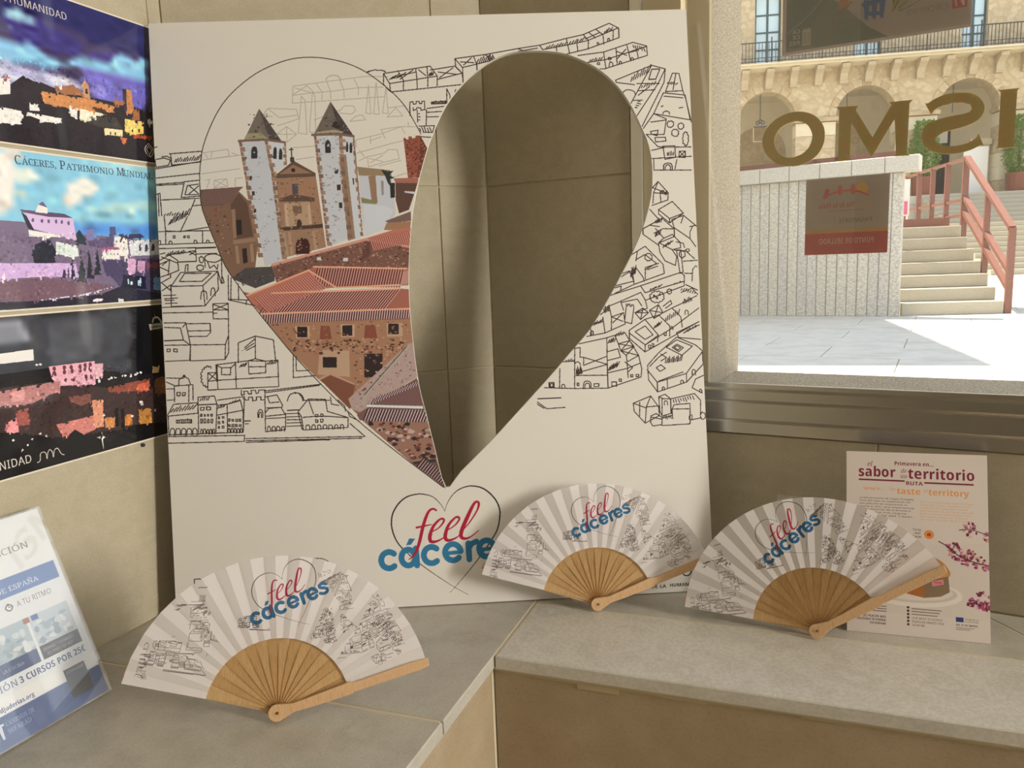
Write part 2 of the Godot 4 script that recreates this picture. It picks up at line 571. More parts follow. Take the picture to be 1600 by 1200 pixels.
func _ready() -> void:
	rng.seed = 20240611
	set_the_light()
	make_materials()
	build_room()
	build_ledge()
	build_window()
	build_board()
	build_posters()
	build_fans()
	build_leaflets()
	build_window_prints()
	build_square()
	build_town_hall()
	added_strip_light(Transform3D(Basis(), Vector3(3.4, WIN_TOP - 0.06, 0.30)), 3.0, 0.10, HEAD_FILL_ENERGY, "added white fill strip under the head of the shop window")
	added_strip_light(Transform3D(Basis(Vector3(0, 0, 1), -PI / 2), Vector3(WIN_END + 0.1, 1.3, 0.42)), 1.8, 0.50, SIDE_FILL_ENERGY, "added upright white fill strip beside the far jamb of the shop window")
	ceiling_lamp(Vector3(-0.6, CEIL_Y, 2.0), "square ceiling light panel above the left of the room")
	ceiling_lamp(Vector3(1.0, CEIL_Y, 2.0), "square ceiling light panel nearer the shop window")

# ---------------------------------------------------------------- the room
func tile(b_lo: Vector3, b_hi: Vector3, parent: Node3D, mat: Material, called := "tile") -> void:
	var g := 0.0013
	var b := MB.new()
	var off := rng.randf_range(-0.0004, 0.0004)
	b.bevel_box(Vector3(b_lo.x + g, b_lo.y + g, b_lo.z), Vector3(b_hi.x - g, b_hi.y - g, b_hi.z + off), 0.0012)
	part(called, b.mesh(), mat, parent)

func tiled(parent: Node3D, xs: Array, ys: Array, mat: Material) -> void:
	for i in xs.size() - 1:
		for j in ys.size() - 1:
			tile(Vector3(xs[i], ys[j], -0.02), Vector3(xs[i + 1], ys[j + 1], 0), parent, mat)

func slab_part(called: String, lo: Vector3, hi: Vector3, mat: Material, parent: Node3D) -> void:
	var b := MB.new()
	b.box(lo, hi)
	part(called, b.mesh(), mat, parent)

func build_room() -> void:
	var rows := [FLOOR_Y, 0.0, 0.394, 0.788, 1.182, 1.576, 1.970, 2.364, CEIL_Y]
	# left wall, from the corner towards the camera
	var wl := struct("wall_left", frame(KC, DL))
	slab_part("backing", Vector3(-4.5, FLOOR_Y, -0.25), Vector3(0.15, CEIL_Y, -0.003), M.grout, wl)
	tiled(wl, [-4.5, -3.965, -3.178, -2.391, -1.604, -0.817, -0.03, 0.0], rows, M.wall)
	# back wall, cut across the corner
	var wb := struct("wall_back", frame(CC, DB))
	slab_part("backing", Vector3(-0.66, FLOOR_Y, -0.22), Vector3(0.02, CEIL_Y, -0.003), M.grout, wb)
	tiled(wb, [-0.62, -0.109, 0.0], rows, M.wall)
	# window wall: pier, tiles below and above the opening
	var ww := struct("wall_window", frame(CC, WR))
	slab_part("backing", Vector3(-0.02, FLOOR_Y, -0.3), Vector3(0.43, CEIL_Y, -0.003), M.grout, ww)
	slab_part("backing", Vector3(0.43, FLOOR_Y, -0.3), Vector3(WALL_END, 0.28, -0.003), M.grout, ww)
	slab_part("backing", Vector3(0.43, WIN_TOP, -0.3), Vector3(WALL_END, CEIL_Y, -0.003), M.grout, ww)
	slab_part("backing", Vector3(WIN_END, 0.28, -0.3), Vector3(WALL_END, WIN_TOP, -0.003), M.grout, ww)
	tiled(ww, [0.0, 0.331], rows, M.wall)
	tiled(ww, [0.331, 0.787, 1.574, 2.361, 3.148, 3.935, 4.722, 5.509, WALL_END], [FLOOR_Y, 0.0, 0.2815], M.wall)
	tiled(ww, [0.331, 0.787, 1.574, 2.361, 3.148, 3.935, 4.722, 5.509, WALL_END], [WIN_TOP, CEIL_Y], M.wall)
	tiled(ww, [WIN_END, WALL_END], [0.2815, 0.788, 1.182, 1.576, 1.970, WIN_TOP], M.wall)
	# granite reveal outside the glass
	var j := MB.new()
	j.box(Vector3(0.30, 0.1, -0.305), Vector3(0.472, WIN_TOP + 0.05, -0.062))
	part("granite_jamb", j.mesh(), M.granite, ww)
	var m := MB.new()
	m.box(Vector3(0.425, 0.30, -0.062), Vector3(0.472, WIN_TOP, -0.045))
	part("mortar_strip", m.mesh(), M.grout_dark, ww)
	var k := MB.new()
	k.box(Vector3(0.46, 0.28, -0.285), Vector3(WIN_END + 0.02, 0.361, -0.045))
	part("granite_sill", k.mesh(), M.granite, ww)
	slab_part("added_canopy", Vector3(-1.7, CEIL_Y - 0.05, -0.95), Vector3(6.4, CEIL_Y + 0.1, -0.3), M.granite, ww)  # unseen canopy, added to keep the sun off window and sill
	# the rest of the room, behind the camera
	var f := KC - DL * 4.5
	var w := CC + WR * WALL_END
	var inward := Vector3(-0.4909, 0, 0.8712)
	var e := w + inward * 3.4
	var wr := struct("wall_right", frame(w, inward))
	slab_part("plaster", Vector3(0, FLOOR_Y, -0.2), Vector3(3.4, CEIL_Y, 0), M.plaster, wr)
	var d := (f - e).normalized()
	var long := (f - e).length()
	var rear := struct("wall_rear", frame(e, d))
	slab_part("plaster", Vector3(0, FLOOR_Y, -0.2), Vector3(0.5, CEIL_Y, 0), M.plaster, rear)
	slab_part("plaster", Vector3(1.6, FLOOR_Y, -0.2), Vector3(long, CEIL_Y, 0), M.plaster, rear)
	slab_part("plaster", Vector3(0.5, 1.75, -0.2), Vector3(1.6, CEIL_Y, 0), M.plaster, rear)
	var door := struct("door_1", frame(e, d))
	for x in [0.5, 1.56]:
		slab_part("stile", Vector3(x, FLOOR_Y, -0.12), Vector3(x + 0.04, 1.75, -0.08), M.steel, door)
	slab_part("rail", Vector3(0.54, 1.70, -0.12), Vector3(1.56, 1.75, -0.08), M.steel, door)
	slab_part("pane", Vector3(0.54, FLOOR_Y, -0.104), Vector3(1.56, 1.70, -0.098), M.glass, door)
	var plan := PackedVector2Array([flat(KC), flat(f), flat(e), flat(w), flat(CC)])
	var grown := Geometry2D.offset_polygon(plan, 0.28, Geometry2D.JOIN_MITER)[0]
	var fl := MB.new()
	fl.prism(grown, FLOOR_Y - 0.15, FLOOR_Y)
	var fo := part("floor", fl.mesh(), M.floor, self, Transform3D(LAY, Vector3.ZERO))
	fo.set_meta("kind", "structure")
	var ce := MB.new()
	ce.prism(grown, CEIL_Y, CEIL_Y + 0.2)
	var co := part("ceiling", ce.mesh(), M.plaster, self, Transform3D(LAY, Vector3.ZERO))
	co.set_meta("kind", "structure")

# ---------------------------------------------------------------- the stone ledge
func meet(a: Vector3, d: Vector3, b: Vector3, e: Vector3) -> Vector3:
	var k: float = ((b.x - a.x) * e.z - (b.z - a.z) * e.x) / (d.x * e.z - d.z * e.x)
	return a + d * k

func build_ledge() -> void:
	var o := thing("stone_ledge", "wide beige stone ledge running round the corner under window and posters", "ledge", Transform3D(LAY, Vector3.ZERO))
	var a := Vector3(-0.0448, 0, -1.145)
	var g := Vector3(0.942, 0, 0.336).normalized()
	var gb := Vector3(0.336, 0, -0.942).normalized()
	var ln := Vector3(0.9339, 0, 0.3576)
	var ls := KC + ln * 0.002
	var ws := CC + Vector3(-0.4909, 0, 0.8712) * 0.002
	var bs := CC + Vector3(0.3608, 0, 0.9326) * 0.002
	var j1 := JOINT_A
	var jd := (JOINT_A - JOINT_B).normalized()
	var b1 := meet(a, DL, bs, DB)
	var k0 := meet(ls, DL, bs, DB)
	var jl := meet(j1, jd, ls, DL)
	var jr := meet(j1, jd, a, DL)
	var end_l := a - DL * 1.9
	var end_w := meet(end_l, ln, ls, DL)
	var r_end := a + g * 1.75
	var gr := a + gb * 0.203
	var gr0 := meet(gr, g, a, DL)
	var gr1 := gr + g * 1.75
	var cc2 := meet(bs, DB, ws, WR)
	var sj0 := Vector3(0.783, 0, -1.249)
	var sj1 := meet(sj0, Vector3(0.25, 0, 0.97), gr, g)
	var w_end := meet(gr1, gb, ws, WR)
	var slabs := [
		[a, b1, k0, jl, jr], [jr, jl, end_w, end_l],
		[a, r_end, gr1, gr0],
		[gr0, sj1, meet(sj1, Vector3(0.25, 0, 0.97), ws, WR), cc2, b1],
		[sj1, gr1, w_end, meet(sj1, Vector3(0.25, 0, 0.97), ws, WR)]]
	for s in slabs:
		var p := PackedVector2Array()
		for q in s:
			p.append(flat(q))
		var inset := Geometry2D.offset_polygon(p, -0.0016, Geometry2D.JOIN_MITER)[0]
		var m := MB.new()
		m.prism(inset, -0.021, rng.randf_range(-0.0004, 0.0004), Rect2(), 0.0018)
		part("slab", m.mesh(), M.ledge_lit if s == slabs[2] else M.ledge, o)
	# mortar bed that shows in the joints and as a pale line under the slabs
	var bed := PackedVector2Array([flat(a - ln * 0.006 + gb * 0.006), flat(end_l - ln * 0.006), flat(end_w), flat(k0), flat(cc2), flat(w_end), flat(r_end + gb * 0.006)])
	var mb := MB.new()
	mb.prism(bed, -0.026, -0.0012)
	part("mortar_bed", mb.mesh(), M.grout, o)
	# risers
	var lr := MB.new()
	var q0 := a - ln * 0.009 + gb * 0.009
	var q1 := end_l - ln * 0.009
	lr.prism(PackedVector2Array([flat(q0), flat(q1), flat(q1 - ln * 0.05), flat(q0 - ln * 0.05)]), FLOOR_Y, -0.027)
	part("riser", lr.mesh(), M.riser, o)
	var rr := MB.new()
	var p0 := a - ln * 0.004 + gb * 0.009
	var p1 := r_end + gb * 0.009
	rr.prism(PackedVector2Array([flat(p0), flat(p1), flat(p1 + gb * 0.05), flat(p0 + gb * 0.05)]), FLOOR_Y, -0.027)
	part("riser", rr.mesh(), M.riser, o)
	# bead of mortar under the right-hand slabs and in the inner corner
	var bd := MB.new()
	for i in 26:
		var u0 := 0.004 + 1.7 * i / 26.0
		var u1 := u0 + 1.7 / 26.0
		var h := rng.randf_range(0.004, 0.010) if i != 2 else 0.016
		var base := a + gb * 0.0075
		bd.prism(PackedVector2Array([flat(base + g * u0), flat(base + g * u1), flat(base + g * u1 + gb * 0.003), flat(base + g * u0 + gb * 0.003)]), -0.022 - h, -0.0205)
	part("mortar_bead", bd.mesh(), M.grout_dark, o)
	var cb := MB.new()
	var c0 := q0 + ln * 0.0005 - gb * 0.0005
	cb.prism(PackedVector2Array([flat(c0), flat(c0 - DL * 0.003), flat(c0 + g * 0.003)]), FLOOR_Y, -0.022)
	part("corner_joint", cb.mesh(), M.grout, o)

# ---------------------------------------------------------------- the window
func build_window() -> void:
	var w := struct("window_1", frame(CC, WR))
	var lo := Vector2(0.331, 0.282)
	var hi := Vector2(WIN_END, WIN_TOP)
	# profile: distance inwards from the opening's rim, depth (towards the room is +)
	var prof := [Vector2(0, -0.03), Vector2(0, 0.0015), Vector2(0.001, 0.0025), Vector2(0.022, 0.0025), Vector2(0.0245, 0.0005), Vector2(0.026, -0.010), Vector2(0.057, -0.012), Vector2(0.0595, -0.014), Vector2(0.061, -0.024), Vector2(0.078, -0.025), Vector2(0.083, -0.030), Vector2(0.091, -0.0315), Vector2(0.091, -0.044)]
	var names := ["rail", "stile", "rail", "stile"]
	for side in 4:
		var b := MB.new()
		for i in prof.size() - 1:
			var c := []
			for k in [prof[i], prof[i + 1]]:
				var l: Vector2 = lo + Vector2.ONE * k.x
				var h: Vector2 = hi - Vector2.ONE * k.x
				c.append([Vector3(l.x, l.y, k.y), Vector3(h.x, l.y, k.y), Vector3(h.x, h.y, k.y), Vector3(l.x, h.y, k.y)])
			var n := (side + 1) % 4
			b.quad(c[0][side], c[0][n], c[1][n], c[1][side])
		part(names[side], b.mesh(), M.steel, w)
	slab_part("pane", Vector3(lo.x + 0.088, lo.y + 0.088, -0.036), Vector3(hi.x - 0.088, hi.y - 0.088, -0.032), M.glass, w)

func ring_mesh(outer: PackedVector2Array, inner: PackedVector2Array, z0: float, z1: float) -> ArrayMesh:
	# both outlines resampled by angle round the inner middle, then joined
	var mid := Vector2.ZERO
	for p in inner:
		mid += p
	mid /= inner.size()
	var hit := func(o: PackedVector2Array, a: float) -> Vector2:
		var far := mid + Vector2(cos(a), sin(a)) * 0.3
		for i in o.size():
			var x = Geometry2D.segment_intersects_segment(mid, far, o[i], o[(i + 1) % o.size()])
			if x != null:
				return x
		return mid
	var b := MB.new()
	for i in 48:
		var a0 := TAU * i / 48
		var a1 := TAU * (i + 1) / 48
		var p := [hit.call(inner, a0), hit.call(outer, a0), hit.call(outer, a1), hit.call(inner, a1)]
		var f := func(q: Vector2, z: float) -> Vector3: return Vector3(q.x, q.y, z)
		b.quad(f.call(p[0], z1), f.call(p[1], z1), f.call(p[2], z1), f.call(p[3], z1))
		b.quad(f.call(p[3], z0), f.call(p[2], z0), f.call(p[1], z0), f.call(p[0], z0))
		b.quad(f.call(p[1], z0), f.call(p[2], z0), f.call(p[2], z1), f.call(p[1], z1))
		b.quad(f.call(p[3], z0), f.call(p[0], z0), f.call(p[0], z1), f.call(p[3], z1))
	return b.mesh()

func metres(a: Array) -> PackedVector2Array:
	var r := PackedVector2Array()
	for i in range(0, a.size(), 2):
		r.append(Vector2(a[i], a[i + 1]) * 0.001)
	return r

func closed_smooth(p: PackedVector2Array, k := 4) -> PackedVector2Array:
	var r := PackedVector2Array()
	var m := p.size()
	for i in m:
		for j in k:
			r.append(p[i].cubic_interpolate(p[(i + 1) % m], p[(i + m - 1) % m], p[(i + 2) % m], float(j) / k))
	return r

func build_window_prints() -> void:
	var z0 := -0.0385
	var z1 := -0.0363
	var x := frame(CC, WR)
	var o := part("window_letter", ring_mesh(closed_smooth(metres(LETTER_O)), closed_smooth(metres(LETTER_O_INSIDE)), z0, z1), M.gold, self, x)
	o.name = numbered("window_letter")
	tag(o, "gilded capital letter O on the window glass", "letter", "gilded letters on the window")
	var say := {"M": LETTER_M, "S": LETTER_S, "I": LETTER_I}
	for k in say:
		var p := metres(say[k])
		if k == "S":
			var q := PackedVector2Array()
			var sharp := [0, 1, 20, 21, 41]
			for i in p.size():
				q.append(p[i])
				if not i in sharp and not (i + 1) in sharp and i + 2 < p.size():
					q.append(p[i].cubic_interpolate(p[i + 1], p[i - 1], p[i + 2], 0.5))
			p = q
		var b := MB.new()
		b.prism(p, z0, z1)
		var l := part("window_letter", b.mesh(), M.gold, self, x)
		l.name = numbered("window_letter")
		tag(l, {"M": "gilded capital letter M, seen in mirror writing on the window glass", "S": "gilded mirrored capital letter S on the window glass", "I": "gilded capital letter I cut off by the right edge of the picture"}[k], "letter", "gilded letters on the window")
	# sticker of the passport stamping point, printed for the street
	var c := Canvas.new(136, 136, 5.0, Color("b0a294"))
	c.rect(0, 97, 136, 39, Color("c1433a"))
	c.rect(0, 92, 136, 6, Color("cf9437"))
	c.line(PackedVector2Array([Vector2(12, 10), Vector2(124, 10), Vector2(124, 84), Vector2(12, 84), Vector2(12, 10)]), 0.5, Color("c0b4a6"))
	c.oval(44, 22, 10, 10, Color("d9a63c"))
	c.line(smooth(PackedVector2Array([Vector2(34, 34), Vector2(50, 27), Vector2(70, 24), Vector2(90, 27), Vector2(106, 34)])), 3.2, Color("c8504a"))
	for p in [[58, 17], [79, 17], [100, 22]]:
		c.line(PackedVector2Array([Vector2(p[0], p[1]), Vector2(p[0] + (3 if p[0] > 90 else 0), p[1] + 11)]), 7.0, Color("c8504a"))
	text(c, "Ruta", 28, 53, 8.5, Color("c79f74"), false, 22, "Droid Serif")
	text(c, "Vía de la Plata", 54, 53, 8.5, Color("b5524a"), true, 60, "Droid Serif")
	c.rect(40, 58, 58, 1.6, Color("b07a6a"))
	text(c, "PASAPORTE", 26, 80, 7.2, Color("5d5248"), false, 54)
	c.rect(86, 68, 0.7, 18, Color("8f8174"))
	text(c, "PUNTO DE SELLADO", 22, 117, 9.5, Color("dcb3a6"), true, 90)
	var m := c.material(0.6)
	m.backlight_enabled = true
	m.backlight = Color("3a342e")
	var b := MB.new()
	# texture runs as read from the street: u grows towards the left of the room's view
	flyer(b, Rect2(0.651, 0.6165, 0.137, 0.135), -0.0372, -0.0366)
	var s := part("window_sticker", b.mesh(), m, self, x)
	tag(s, "square grey and red passport stamp sticker on the window, seen from behind", "sticker")
	# large poster hung above, only its foot in view
	var p := Canvas.new(292, 420, 3.0, Color("a89d94"))
	p.poly(PackedVector2Array([Vector2(292, 300), Vector2(250, 318), Vector2(200, 345), Vector2(150, 395), Vector2(120, 415), Vector2(285, 414), Vector2(285, 300)]), Color("6f786c"))
	p.poly(PackedVector2Array([Vector2(285, 330), Vector2(240, 326), Vector2(215, 335), Vector2(270, 414), Vector2(285, 414)]), Color("627068"))
	p.line(smooth(PackedVector2Array([Vector2(285, 385), Vector2(250, 360), Vector2(225, 335)])), 4.0, Color("7a857a"))
	p.line(smooth(PackedVector2Array([Vector2(215, 412), Vector2(205, 375), Vector2(180, 350)])), 4.0, Color("7d7462"))
	p.poly(PackedVector2Array([Vector2(292, 250), Vector2(240, 290), Vector2(230, 330), Vector2(285, 318)]), Color("b08468"))
	p.poly(PackedVector2Array([Vector2(196, 330), Vector2(180, 352), Vector2(200, 358)]), Color("b07c5c"))
	p.poly(PackedVector2Array([Vector2(60, 250), Vector2(230, 250), Vector2(225, 325), Vector2(160, 345), Vector2(90, 340)]), Color("a29488"))
	p.poly(PackedVector2Array([Vector2(218, 240), Vector2(232, 240), Vector2(230, 325), Vector2(214, 330)]), Color("7c8794"))
	p.poly(PackedVector2Array([Vector2(0, 0), Vector2(292, 0), Vector2(292, 250), Vector2(0, 260)]), Color("a79682"))
	for i in 26:
		var a := Vector2(118, 382)
		var e := a + Vector2(-rng.randf_range(10, 62), -rng.randf_range(18, 80))
		p.line(smooth(PackedVector2Array([a.lerp(e, 0.25), a.lerp(e, 0.6) + Vector2(4, 3), e]), 4), 1.8, Color(["8a8458", "99915f", "757046"][i % 3]), 0.6)
	for i in 3:
		p.poly(PackedVector2Array([Vector2(126 + i * 12, 352), Vector2(136 + i * 12, 350), Vector2(134 + i * 12, 382 - i), Vector2(129 + i * 12, 384)]), Color("41639a"))
	p.poly(PackedVector2Array([Vector2(122, 349), Vector2(164, 355), Vector2(160, 362), Vector2(124, 357)]), Color("41639a"))
	p.poly(PackedVector2Array([Vector2(132, 372), Vector2(158, 369), Vector2(156, 376), Vector2(134, 378)]), Color("41639a"))
	text(p, "cáceres", 34, 386, 11, Color("8f867c"), false, 60)
	text(p, "CAMINOS DE", 170, 376, 8, Color("8b8178"), false, 48, "Droid Serif")
	text(p, "SEFARAD", 170, 390, 8, Color("8b8178"), false, 40, "Droid Serif")
	p.rect(7, 352, 21, 36, Color("b4544f"))
	p.pen(smooth(PackedVector2Array([Vector2(12, 384), Vector2(15, 374), Vector2(20, 368), Vector2(16, 360), Vector2(21, 356)]), 4), PackedFloat32Array([3, 4, 5, 5, 5, 5, 5, 5, 4, 4, 4, 4, 4, 4, 3, 3, 3]), Color("c9b4a8"))
	p.line(PackedVector2Array([Vector2(17, 370), Vector2(24, 374), Vector2(22, 384)]), 2.2, Color("c9b4a8"))
	p.line(PackedVector2Array([Vector2(18, 364), Vector2(11, 362)]), 2.0, Color("c9b4a8"))
	for r in 3:
		text(p, ["CA", "CE", "RES"][r], 262, 388 + r * 9.5 - 2, 7.0, Color("b9b0a4"), true, [12, 12, 18][r])
	for i in 7:
		p.rect(244 + i * 2.1, 384, 1.2, 24, Color("b9b0a4"))
	p.rect(243.5, 383, 15, 2, Color("b9b0a4"))
	p.rect(243.5, 406, 15, 2, Color("b9b0a4"))
	for i in 3:
		p.poly(PackedVector2Array([Vector2(245 + i * 4, 383), Vector2(247 + i * 4, 378), Vector2(249 + i * 4, 383)]), Color("b9b0a4"))
	p.rect(240, 411, 40, 1.0, Color("a89e92"))
	p.rect(0, 415, 292, 5, Color("b5aaa4"))
	p.rect(286, 0, 6, 420, Color("b5aaa4"))
	var pm := p.material(0.6)
	pm.backlight_enabled = true
	pm.backlight = Color("3a342e")
	var pb := MB.new()
	flyer(pb, Rect2(0.605, 0.971, 0.292, 0.42), -0.0372, -0.0366)
	var po := part("window_poster", pb.mesh(), pm, self, x)
	tag(po, "poster hanging in the top of the window, seen from behind, cut off above", "poster")

func flyer(b: MB, r: Rect2, z0: float, z1: float) -> void:
	# a thin sheet whose print reads from the far (street) side
	var c := [r.position, r.position + Vector2(r.size.x, 0), r.end, r.position + Vector2(0, r.size.y)]
	var u := [Vector2(1, 1), Vector2(0, 1), Vector2(0, 0), Vector2(1, 0)]
	var f := func(i: int, z: float) -> Vector3: return Vector3(c[i].x, c[i].y, z)
	b.tri(f.call(0, z1), f.call(1, z1), f.call(2, z1), u[0], u[1], u[2])
	b.tri(f.call(0, z1), f.call(2, z1), f.call(3, z1), u[0], u[2], u[3])
	b.tri(f.call(0, z0), f.call(2, z0), f.call(1, z0), u[0], u[2], u[1])
	b.tri(f.call(0, z0), f.call(3, z0), f.call(2, z0), u[0], u[3], u[2])
	for i in 4:
		var j := (i + 1) % 4
		b.tri(f.call(i, z0), f.call(j, z0), f.call(j, z1), u[i], u[j], u[j])
		b.tri(f.call(i, z0), f.call(j, z1), f.call(i, z1), u[i], u[j], u[i])

# ---------------------------------------------------------------- the display board
func clipped_inside(list: PackedVector2Array, p: Vector2) -> bool:
	return Geometry2D.is_point_in_polygon(p, list)

func print_board() -> Canvas:
	var white := Color("e9e8e3")
	var ink := Color("3a2f2c")
	var c := Canvas.new(1000, 1082, 1.88, white)
	for s in FAINT:
		c.line(c.pts(s), 1.5, Color("c2beb4"))
	for a in PHOTO:
		c.poly(c.pts(a[1]), tint(a[0]))
	for r in RUBBLE:
		var p := c.pts(r[0])
		var box := Rect2(p[0], Vector2.ZERO)
		for q in p:
			box = box.expand(q)
		var cols: Array = r[3]
		for i in r[1]:
			var q := Vector2(rng.randf_range(box.position.x, box.end.x), rng.randf_range(box.position.y, box.end.y))
			if not Geometry2D.is_point_in_polygon(q, p):
				continue
			var k := PackedVector2Array()
			var sz: float = r[2] * rng.randf_range(0.4, 1.0)
			var a0 := rng.randf() * TAU
			for j in 5:
				k.append(q + Vector2(cos(a0 + j * TAU / 5) * sz, sin(a0 + j * TAU / 5) * sz * 0.7) * rng.randf_range(0.6, 1.1))
			c.poly(k, tint(cols[rng.randi() % cols.size()]))
	for t in TILES:
		var a := Vector2(t[0], t[1])
		var b := Vector2(t[2], t[3])
		var d := Vector2(t[4], t[5])
		var n: int = t[6]
		for i in n:
			var p := a.lerp(b, (i + 0.5) / n)
			var w := a.distance_to(b) / n
			c.line(PackedVector2Array([p, p + d]), w * float(t[9]), tint(t[7]))
			var e := (b - a).normalized() * w * 0.42
			c.line(PackedVector2Array([p + e, p + d + e]), w * 0.34, tint(t[8]))
	# ridges of the tiled roofs
	for q in [[[205, 190], [830, 165]], [[385, 78], [520, 160]], [[520, 161], [835, 147]], [[410, 60], [870, 66]], [[155, 291], [886, 263]], [[80, 203], [388, 76]]]:
		var p0 := photo_c(q[0])
		var p1 := photo_c(q[1])
		c.line(PackedVector2Array([p0, p1]), 3.0, Color("f0b79a"))
	c.line(PackedVector2Array([photo_c([878, 450]), photo_c([668, 690]), photo_c([655, 735])]), 3.6, Color("b9b4ae"))
	c.line(PackedVector2Array([photo_c([872, 448]), photo_c([662, 688])]), 1.4, Color("3c3430"))
	c.grain(Rect2(80, 230, 420, 660), 1, 3.0, 0.1, 5)
	# clean white outside the heart
	var edge := smooth(c.pts(HEART_EDGE), 3)
	var clear := edge.duplicate()
	for q in [[710, 1100], [-5, 1100], [-5, -5], [700, -5]]:
		clear.append(Vector2(q[0], q[1]))
	# only the part left of and below the outline: photo pieces that stick out are covered
	var cover := PackedVector2Array()
	for i in edge.size():
		if i > edge.size() / 2 - 4:
			cover.append(edge[i])
	cover.append(Vector2(440, 1000))
	cover.append(Vector2(-5, 1000))
	cover.append(Vector2(-5, cover[0].y))
	c.poly(cover, white)
	c.line(edge, 1.6, ink)
	for s in INK:
		c.line(c.pts(s), 1.75, ink)
	logo(c, Vector2(497, 967), 0.218, 0.0, Color("221b1c"), Color("b3133f"), Color("2f7fb0"))
	# battlement mark and lettering along the foot
	c.line(PackedVector2Array([Vector2(36, 1040), Vector2(36, 1010), Vector2(47, 1010), Vector2(47, 1020), Vector2(57, 1020), Vector2(57, 1008), Vector2(68, 1008), Vector2(68, 1016)]), 1.4, ink)
	c.line(smooth(PackedVector2Array([Vector2(245, 990), Vector2(250, 984), Vector2(268, 984), Vector2(280, 990)])), 1.3, ink)
	text(c, "HUMANIDAD", 911, 1072, 6.4, ink, true, 60)
	text(c, "DE LA", 876, 1073, 6.4, ink, true, 28)
	c.line(smooth(PackedVector2Array([Vector2(934, 1040), Vector2(938, 1050), Vector2(946, 1052), Vector2(952, 1046), Vector2(952, 1038)])), 2.4, ink)
	return c

func tint(a: Array) -> Color:
	return Color8(a[0], a[1], a[2])

func photo_c(q: Array) -> Vector2:
	# the roofs were measured on an enlarged detail; this is their place on the board in millimetres
	return PHOTO_O + PHOTO_X * q[0] + PHOTO_Y * q[1]

func build_board() -> void:
	var e := Vector3(0.99914953, 0, -0.04123364)
	var v := Vector3(-0.00466778, 0.99357186, -0.11310694)
	var n := Vector3(0.04096858, 0.11320321, 0.99272685)
	var o := thing("display_board", "large white board with heart-shaped town print and a teardrop hole cut through", "display board", Transform3D(Basis(e, v, n), Vector3(-0.62827, 0.0018, -1.318997)))
	var hole := closed_smooth(metres(HOLE), 3)
	for i in hole.size():
		hole[i].y = 1.082 - hole[i].y
	var corners := [Vector2(0, 0), Vector2(0.9948, 0), Vector2(0.9758, 1.0719), Vector2(0.0138, 1.0693)]
	# keyhole outline: rectangle, then in to the hole's tip and round it
	var tip := 0
	for i in hole.size():
		if hole[i].y < hole[tip].y:
			tip = i
	var ring := PackedVector2Array()
	for i in hole.size():
		ring.append(hole[(tip + i) % hole.size()])
	if not Geometry2D.is_polygon_clockwise(ring):
		ring.reverse()
		var first := ring[ring.size() - 1]
		ring.remove_at(ring.size() - 1)
		ring.insert(0, first)
	var foot := Vector2(ring[0].x, 0)
	var z1 := 0.0
	var z0 := -0.010
	var face := MB.new()
	var uvr := Rect2(0, 0, 1.0, 1.082)
	# the face is laid out in two halves, left and right of the line through the tip and the hole's top
	var top_i := 0
	for i in ring.size():
		if ring[i].y > ring[top_i].y:
			top_i = i
	var side_a := ring.slice(0, top_i + 1)
	var side_b := ring.slice(top_i)
	side_b.append(ring[0])
	var head := Vector2(ring[top_i].x, lerpf(1.0693, 1.0719, ring[top_i].x))
	var left := PackedVector2Array([foot])
	left.append_array(side_a if side_a[side_a.size() / 2].x < ring[0].x + 0.05 else reversed(side_b))
	left.append_array([head, corners[3], corners[0]])
	var right := PackedVector2Array([foot])
	right.append_array(reversed(side_b) if side_a[side_a.size() / 2].x < ring[0].x + 0.05 else side_a)
	right.append_array([head, corners[2], corners[1]])
	for poly in [left, right]:
		var ix := Geometry2D.triangulate_polygon(poly)
		for i in range(0, ix.size(), 3):
			var q := [poly[ix[i]], poly[ix[i + 1]], poly[ix[i + 2]]]
			if (q[1] - q[0]).cross(q[2] - q[0]) < 0.0:
				q = [q[0], q[2], q[1]]
			var w := []
			for p in q:
				w.append(Vector2(p.x / uvr.size.x, 1.0 - p.y / uvr.size.y))
			face.tri(Vector3(q[0].x, q[0].y, z1), Vector3(q[1].x, q[1].y, z1), Vector3(q[2].x, q[2].y, z1), w[0], w[1], w[2])
	var art := print_board()
	part("printed_face", face.mesh(), art.material(0.75), o)
	var core := MB.new()
	for poly in [left, right]:
		var ix := Geometry2D.triangulate_polygon(poly)
		for i in range(0, ix.size(), 3):
			var q := [poly[ix[i]], poly[ix[i + 1]], poly[ix[i + 2]]]
			if (q[1] - q[0]).cross(q[2] - q[0]) < 0.0:
				q = [q[0], q[2], q[1]]
			core.tri(Vector3(q[0].x, q[0].y, z0), Vector3(q[2].x, q[2].y, z0), Vector3(q[1].x, q[1].y, z0))
	for i in 4:
		var a: Vector2 = corners[i]
		var b: Vector2 = corners[(i + 1) % 4]
		core.quad(Vector3(a.x, a.y, z0), Vector3(b.x, b.y, z0), Vector3(b.x, b.y, z1), Vector3(a.x, a.y, z1))
	for i in ring.size():
		var a := ring[i]
		var b := ring[(i + 1) % ring.size()]
		core.quad(Vector3(a.x, a.y, z0), Vector3(b.x, b.y, z0), Vector3(b.x, b.y, z1), Vector3(a.x, a.y, z1))
	part("foam_core", core.mesh(), M.card_edge, o)

func reversed(p: PackedVector2Array) -> PackedVector2Array:
	var r := p.duplicate()
	r.reverse()
	return r

